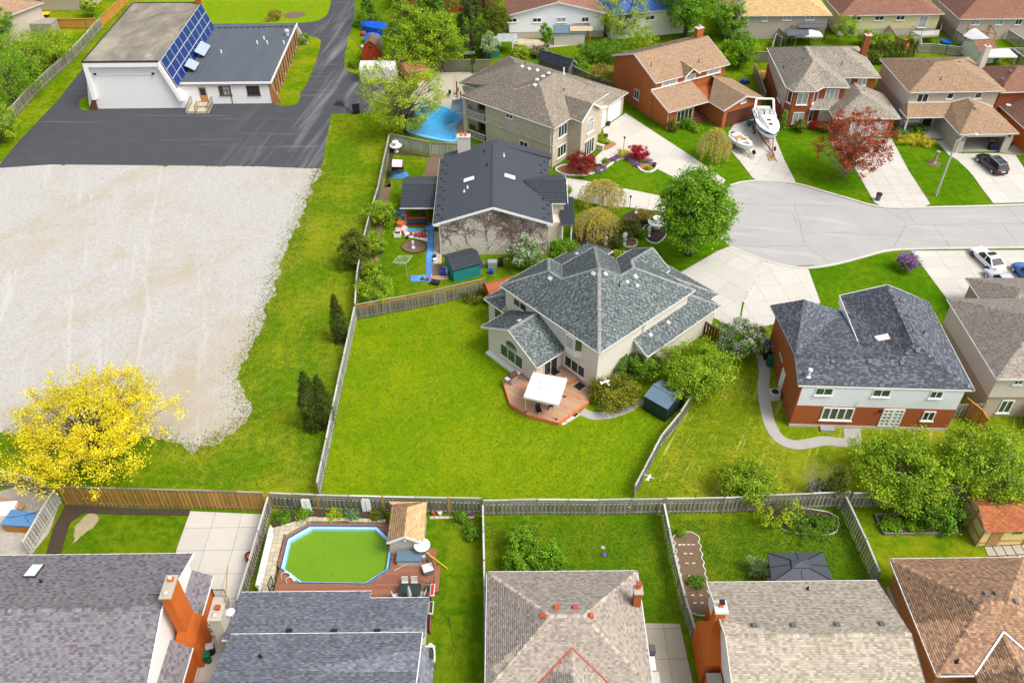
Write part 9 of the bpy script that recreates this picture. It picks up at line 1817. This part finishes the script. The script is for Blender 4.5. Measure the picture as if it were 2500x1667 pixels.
p=at('03',1520,1500);T=thing('tree_stump','tall cut tree stump on the lawn beside the garage','stump',p);m=MB();m.tube([p,p+Vector((0,0,.4)),p+Vector((.05,0,1.3)),p+Vector((.1,0,1.7))],[.36,.22,.2,.28],12);m.build('trunk',MT['bark_pale'],T);MB().lathe(p,[(.9,.02),(.6,.08)],12).build('mulch_ring',MT['soil_dry'],T)
T,o=statue('person in black clothes standing beside the open garage',at('K',1030,300),1.78,0,'person','black');T['category']='person';hp_=Vector(at('K',1030,300));MB().lathe(hp_+Vector((0,0,1.52)),[(.05,0),(.095,.08),(.1,.15),(.05,.23)],10).build('head',plain('skin',(.5,.3,.2),.6,.05),T)
for ch in list(T.children):
 if ch.name.startswith('plinth'):bpy.data.objects.remove(ch)
for lab,x,y,mt,s in(('blue recycling box on the garage floor, front',820,270,'blue',(.5,.4,.4)),('blue recycling box on the garage floor, rear',745,215,'blue',(.5,.4,.4)),('black bin at the garage wall',720,260,'black',(.55,.6,1.0)),('tan carton on the shelf in the garage',840,170,'tanboard',(.6,.4,.5)),('white bucket stack in the garage',750,150,'trim',(.5,.4,.5))):p=at('K',x,y,.06);tag(B_(p+Vector((0,0,s[2]/2)),s).build('bin' if 'bin' in lab else 'box',MT[mt],None,bevel=.03),lab,'box')
p=at('01',780,960);T=thing('basketball_hoop','toppled black basketball hoop on the asphalt','hoop',p);e=at('01',885,1035,.3);m=MB();m.tube([p+Vector((0,0,.3)),e],.06,8);m.build('pole',MT['iron'],T);B_(e+Vector((.55,.1,.5)),(1.0,.08,1.5),.3).build('backboard',MT['black'],T);m=MB();m.hexa([p+Vector((x,y,0))for x,y in((-1.1,-.4),(.5,-.5),(.5,.5),(-.9,.5))],[p+Vector((x,y,.55))for x,y in((-.6,-.2),(.2,-.3),(.2,.3),(-.5,.3))]);m.build('base',MT['iron'],T)
p=at('23',55,530);T=thing('air_conditioner','grey air conditioner beside the rust brick wall','air conditioner',p);B_(p+Vector((0,.2,.4)),(.85,.8,.8)).build('cabinet',MT['stone'],T);MB().lathe(p+Vector((0,.2,.8)),[(.34,0),(.33,.03),(.05,.02)],16).build('fan',MT['black'],T)
for lab,k,x,y,mt in(('green wheeled bin beside the rust brick house','23',10,215,'green'),('black wheeled bin beside the rust brick house','22',2330,150,'black'),('blue recycling bin beside the rust brick house','22',2335,70,'blue')):p=at(k,x,y);T=thing('bin',lab,'bin',p);B_(p+Vector((0,0,.5)),(.55,.6,1.0)).build('body',MT[mt],T);B_(p+Vector((0,0,1.03)),(.6,.66,.07)).build('lid',MT[mt],T)
def tarp(label,p,L,W,h,rz,mat='bluetarp',name='covered_boat',cat='boat'):
 m=MB();u=Vector((math.cos(rz),math.sin(rz),0));v=Vector((-u.y,u.x,0));p=Vector(p);R_=[]
 for x,k,zz in((-.5,.8,.8),(-.2,1,1.0),(.2,.9,.95),(.45,.4,.75),(.5,.05,.7)):R_.append([p+u*(x*L)+v*(s*W/2*k)+Vector((0,0,z_))for s,z_ in((1,.15),(1.02,h*zz*.6),(.0,h*zz),(-1.02,h*zz*.6),(-1,.15))])
 for a,b in zip(R_[:-1],R_[1:]):[m.poly([a[i],b[i],b[i+1],a[i+1]])for i in range(4)]
 m.poly(R_[0]);return tag(m.build(name,MT[mat],None),label,cat)
tarp('boat under a blue tarp beside the lane',at('P',215,260),6.5,2.4,1.7,2.75);tarp('blue tarp covered trailer above the red barn shed',at('P',170,345),2.6,2.0,1.6,.1,name='covered_trailer',cat='trailer');tarp('blue tarp heap under the birches',at('P',440,455),3.8,2.4,1.5,.3,name='covered_pile',cat='tarp')
def rider(label,p,mt,rz,L=1.1):
 T=thing('ride_on_toy' if 'toy' in label else 'mower',label,'toy' if 'toy' in label else 'mower',p);p=Vector(p);u=Vector((math.cos(rz),math.sin(rz),0));v=Vector((-u.y,u.x,0))
 m=MB();m.hexa([p+u*(a*L/2)+v*(b*.35)+Vector((0,0,.2))for a,b in((-1,-1),(1,-1),(1,1),(-1,1))],[p+u*(a*L*.4)+v*(b*.3)+Vector((0,0,.62))for a,b in((-1,-1),(.6,-1),(.6,1),(-1,1))]);m.build('body',MT[mt],T,bevel=.06);m=MB();m.tube([p-u*L*.4+Vector((0,0,.5)),p-u*L*.6+Vector((0,0,1.0)),p-u*L*.6+v*.3+Vector((0,0,1.0))],.03,5);m.build('handle',MT['iron'],T)
 for a in(-.32,.32):
  for b in(-.38,.38):q=p+u*a*L+v*b;m=MB();m.tube([q-v*.06+Vector((0,0,.2)),q+v*.06+Vector((0,0,.2))],.2,10);m.build('wheel',MT['black'],T)
rider('red toy car in the yard behind the pool fence',at('P',885,470),'red',.4);rider('red and yellow mower beside the tarp boat',at('P',95,290),'terra',1.3);table('grey patio table in the yard behind the pool fence',at('P',960,470),1.8,1.0,0,.1,'curtain')
T=thing('sacks','white sacks beside the red barn shed','sacks',at('P',90,400));[MB().lathe(at('P',84+8*i,396+5*i),[(.28,0),(.36,.2),(.3,.4),(.08,.5)],10).build('sack',MT['lightgrey'],T)for i in range(3)]
p=at('00',270,310);T=thing('greenhouse','low polytunnel greenhouse with pale ribs in the top left garden','greenhouse',p);m=MB();q=[(1.0*math.cos(a),1.1*math.sin(a))for a in np.linspace(0,math.pi,9)];m.hexa([p+Vector((-4.2,1+y,zz))for y,zz in q],[p+Vector((4.2,1+y,zz))for y,zz in q]);m.build('cover',plain('plastic_film',(.34,.34,.24),.4,.15),T)
for i in range(8):m=MB();m.tube([p+Vector((-4.2+i*1.2,1+y*1.03,zz*1.03))for y,zz in q],.05,5);m.build('rib',MT['trim'],T)
tag(B_(at('00',330,250,1.0),(6.5,2.5,2.0)).build('lean_to',MT['wood_grey'],None),'grey plank lean-to behind the polytunnel','shed');T=thing('trailer_table','brown picnic trestle with yellow top in the top left garden','table',at('00',370,140));B_(at('00',370,125,.8),(3.0,1.2,.1)).build('tabletop',MT['yellow'],T);B_(at('00',370,135,.35),(2.6,.8,.7)).build('frame',MT['wood_brown'],T)
p=at('03',1480,370);T=thing('back_stairs','grey wooden deck and stairs behind the yellow house','stairs',p);dq=pts('03',1310,290,1580,280,1570,330,1400,340,z=1.4);m=MB();m.prism(dq,1.3,1.42);m.build('landing',MT['wood_pale'],T)
for i in range(8):s0=at('03',1370,340,1.4).lerp(at('03',1385,425,0),(i+.5)/8);B_(s0,(1.3,.3,.06)).build('tread',MT['wood_pale'],T)
for a,b in((dq[0],dq[3]),(dq[3],dq[2]),(dq[2],dq[1])):rail(T,a,b,.95,8,'wood_grey')
for q in dq:m=MB();m.bar(Vector((q.x,q.y,0)),q,.12,.12);m.build('post',MT['wood_grey'],T)
p=at('03',1635,395);T=thing('wading_pool','small blue wading pool on the lawn by the back stairs','pool',p);MB().lathe(p,[(.75,0),(.85,.3),(.75,.32),(.68,.15)],16).build('wall',MT['bluetarp'],T);MB().lathe(p,[(.7,.1),(.7,.14)],16).build('water',MT['bwater'],T)
p=at('03',1260,440);T=thing('slide','red slide on the lawn by the amber fence','slide',p);m=MB();m.bar(p+Vector((0,-.9,.1)),p+Vector((0,.3,1.3)),.5,.06);m.build('chute',MT['red'],T);m=MB();[m.bar(p+Vector((s,.7,0)),p+Vector((s,.3,1.3)),.06,.06)for s in(-.22,.22)];[m.bar(p+Vector((-.22,.6-.1*i,.3*i)),p+Vector((.22,.6-.1*i,.3*i)),.05,.05)for i in(1,2,3)];m.build('ladder',MT['orange'],T)
c_=at('03',335,410);canopy('gazebo','white picnic canopy behind the brown brick roof',[c_+Vector(q)for q in((-2.2,-1.3,0),(2.2,-1.3,0),(2.2,1.3,0),(-2.2,1.3,0))],0,1.9,2.5,MT['white'],MT['steel'],[c_+Vector(q)for q in((-2,-1.2,0),(2,-1.2,0),(2,1.2,0),(-2,1.2,0))],cap=False)
c_=at('03',2065,600);canopy('gazebo','cream canopy behind the beige brick chimney',[c_+Vector(q)for q in((-2.4,-1.5,0),(2.4,-1.5,0),(2.4,1.5,0),(-2.4,1.5,0))],0,2.0,2.5,MT['cream'],MT['steel'],[c_+Vector(q)for q in((-2.2,-1.4,0),(2.2,-1.4,0),(2.2,1.4,0),(-2.2,1.4,0))],cap=False)
for lab,k,x,y,mt in(('green bin behind the pinkish house','03',2160,345,'green'),('blue bin behind the cream shed','03',2090,550,'bluetarp')):p=at(k,x,y);T=thing('bin',lab,'bin',p);B_(p+Vector((0,0,.5)),(.6,.65,1.0)).build('body',MT[mt],T);B_(p+Vector((0,0,1.03)),(.66,.72,.07)).build('lid',MT[mt],T)
rider('blue toy tractor on the grass beside the orange brick house',at('02',2135,765),'bluetarp',.5)
p=at('02',2290,740);T=thing('side_deck','orange wooden side deck with railing beside the brown brick house','deck',p);q=[p+Vector(k)for k in((-.7,-1.6,.9),(.9,-1.6,.9),(.9,1.6,.9),(-.7,1.6,.9))];m=MB();m.prism(q,.8,.9);m.build('floor',MT['wood_orange'],T);[rail(T,q[i],q[(i+1)%4],.95,9,'wood_orange')for i in(3,0,1)];[MB().bar(z(k,0),k,.12,.12).build('post',MT['wood_orange'],T)for k in q]
tag(B_(at('22',1075,1515,1.0),(.16,.16,.16)).build('fence_ball',MT['yellow'],None,bevel=.06),'yellow ball hanging on the fence below the large lawn','ball')
sheet('bare_patch',smooth(pts('01',235,145,290,115,420,112,470,140,400,165,300,180),2),.03,'soil_dry','bare pinkish patch on the lawn behind the church','bare soil')
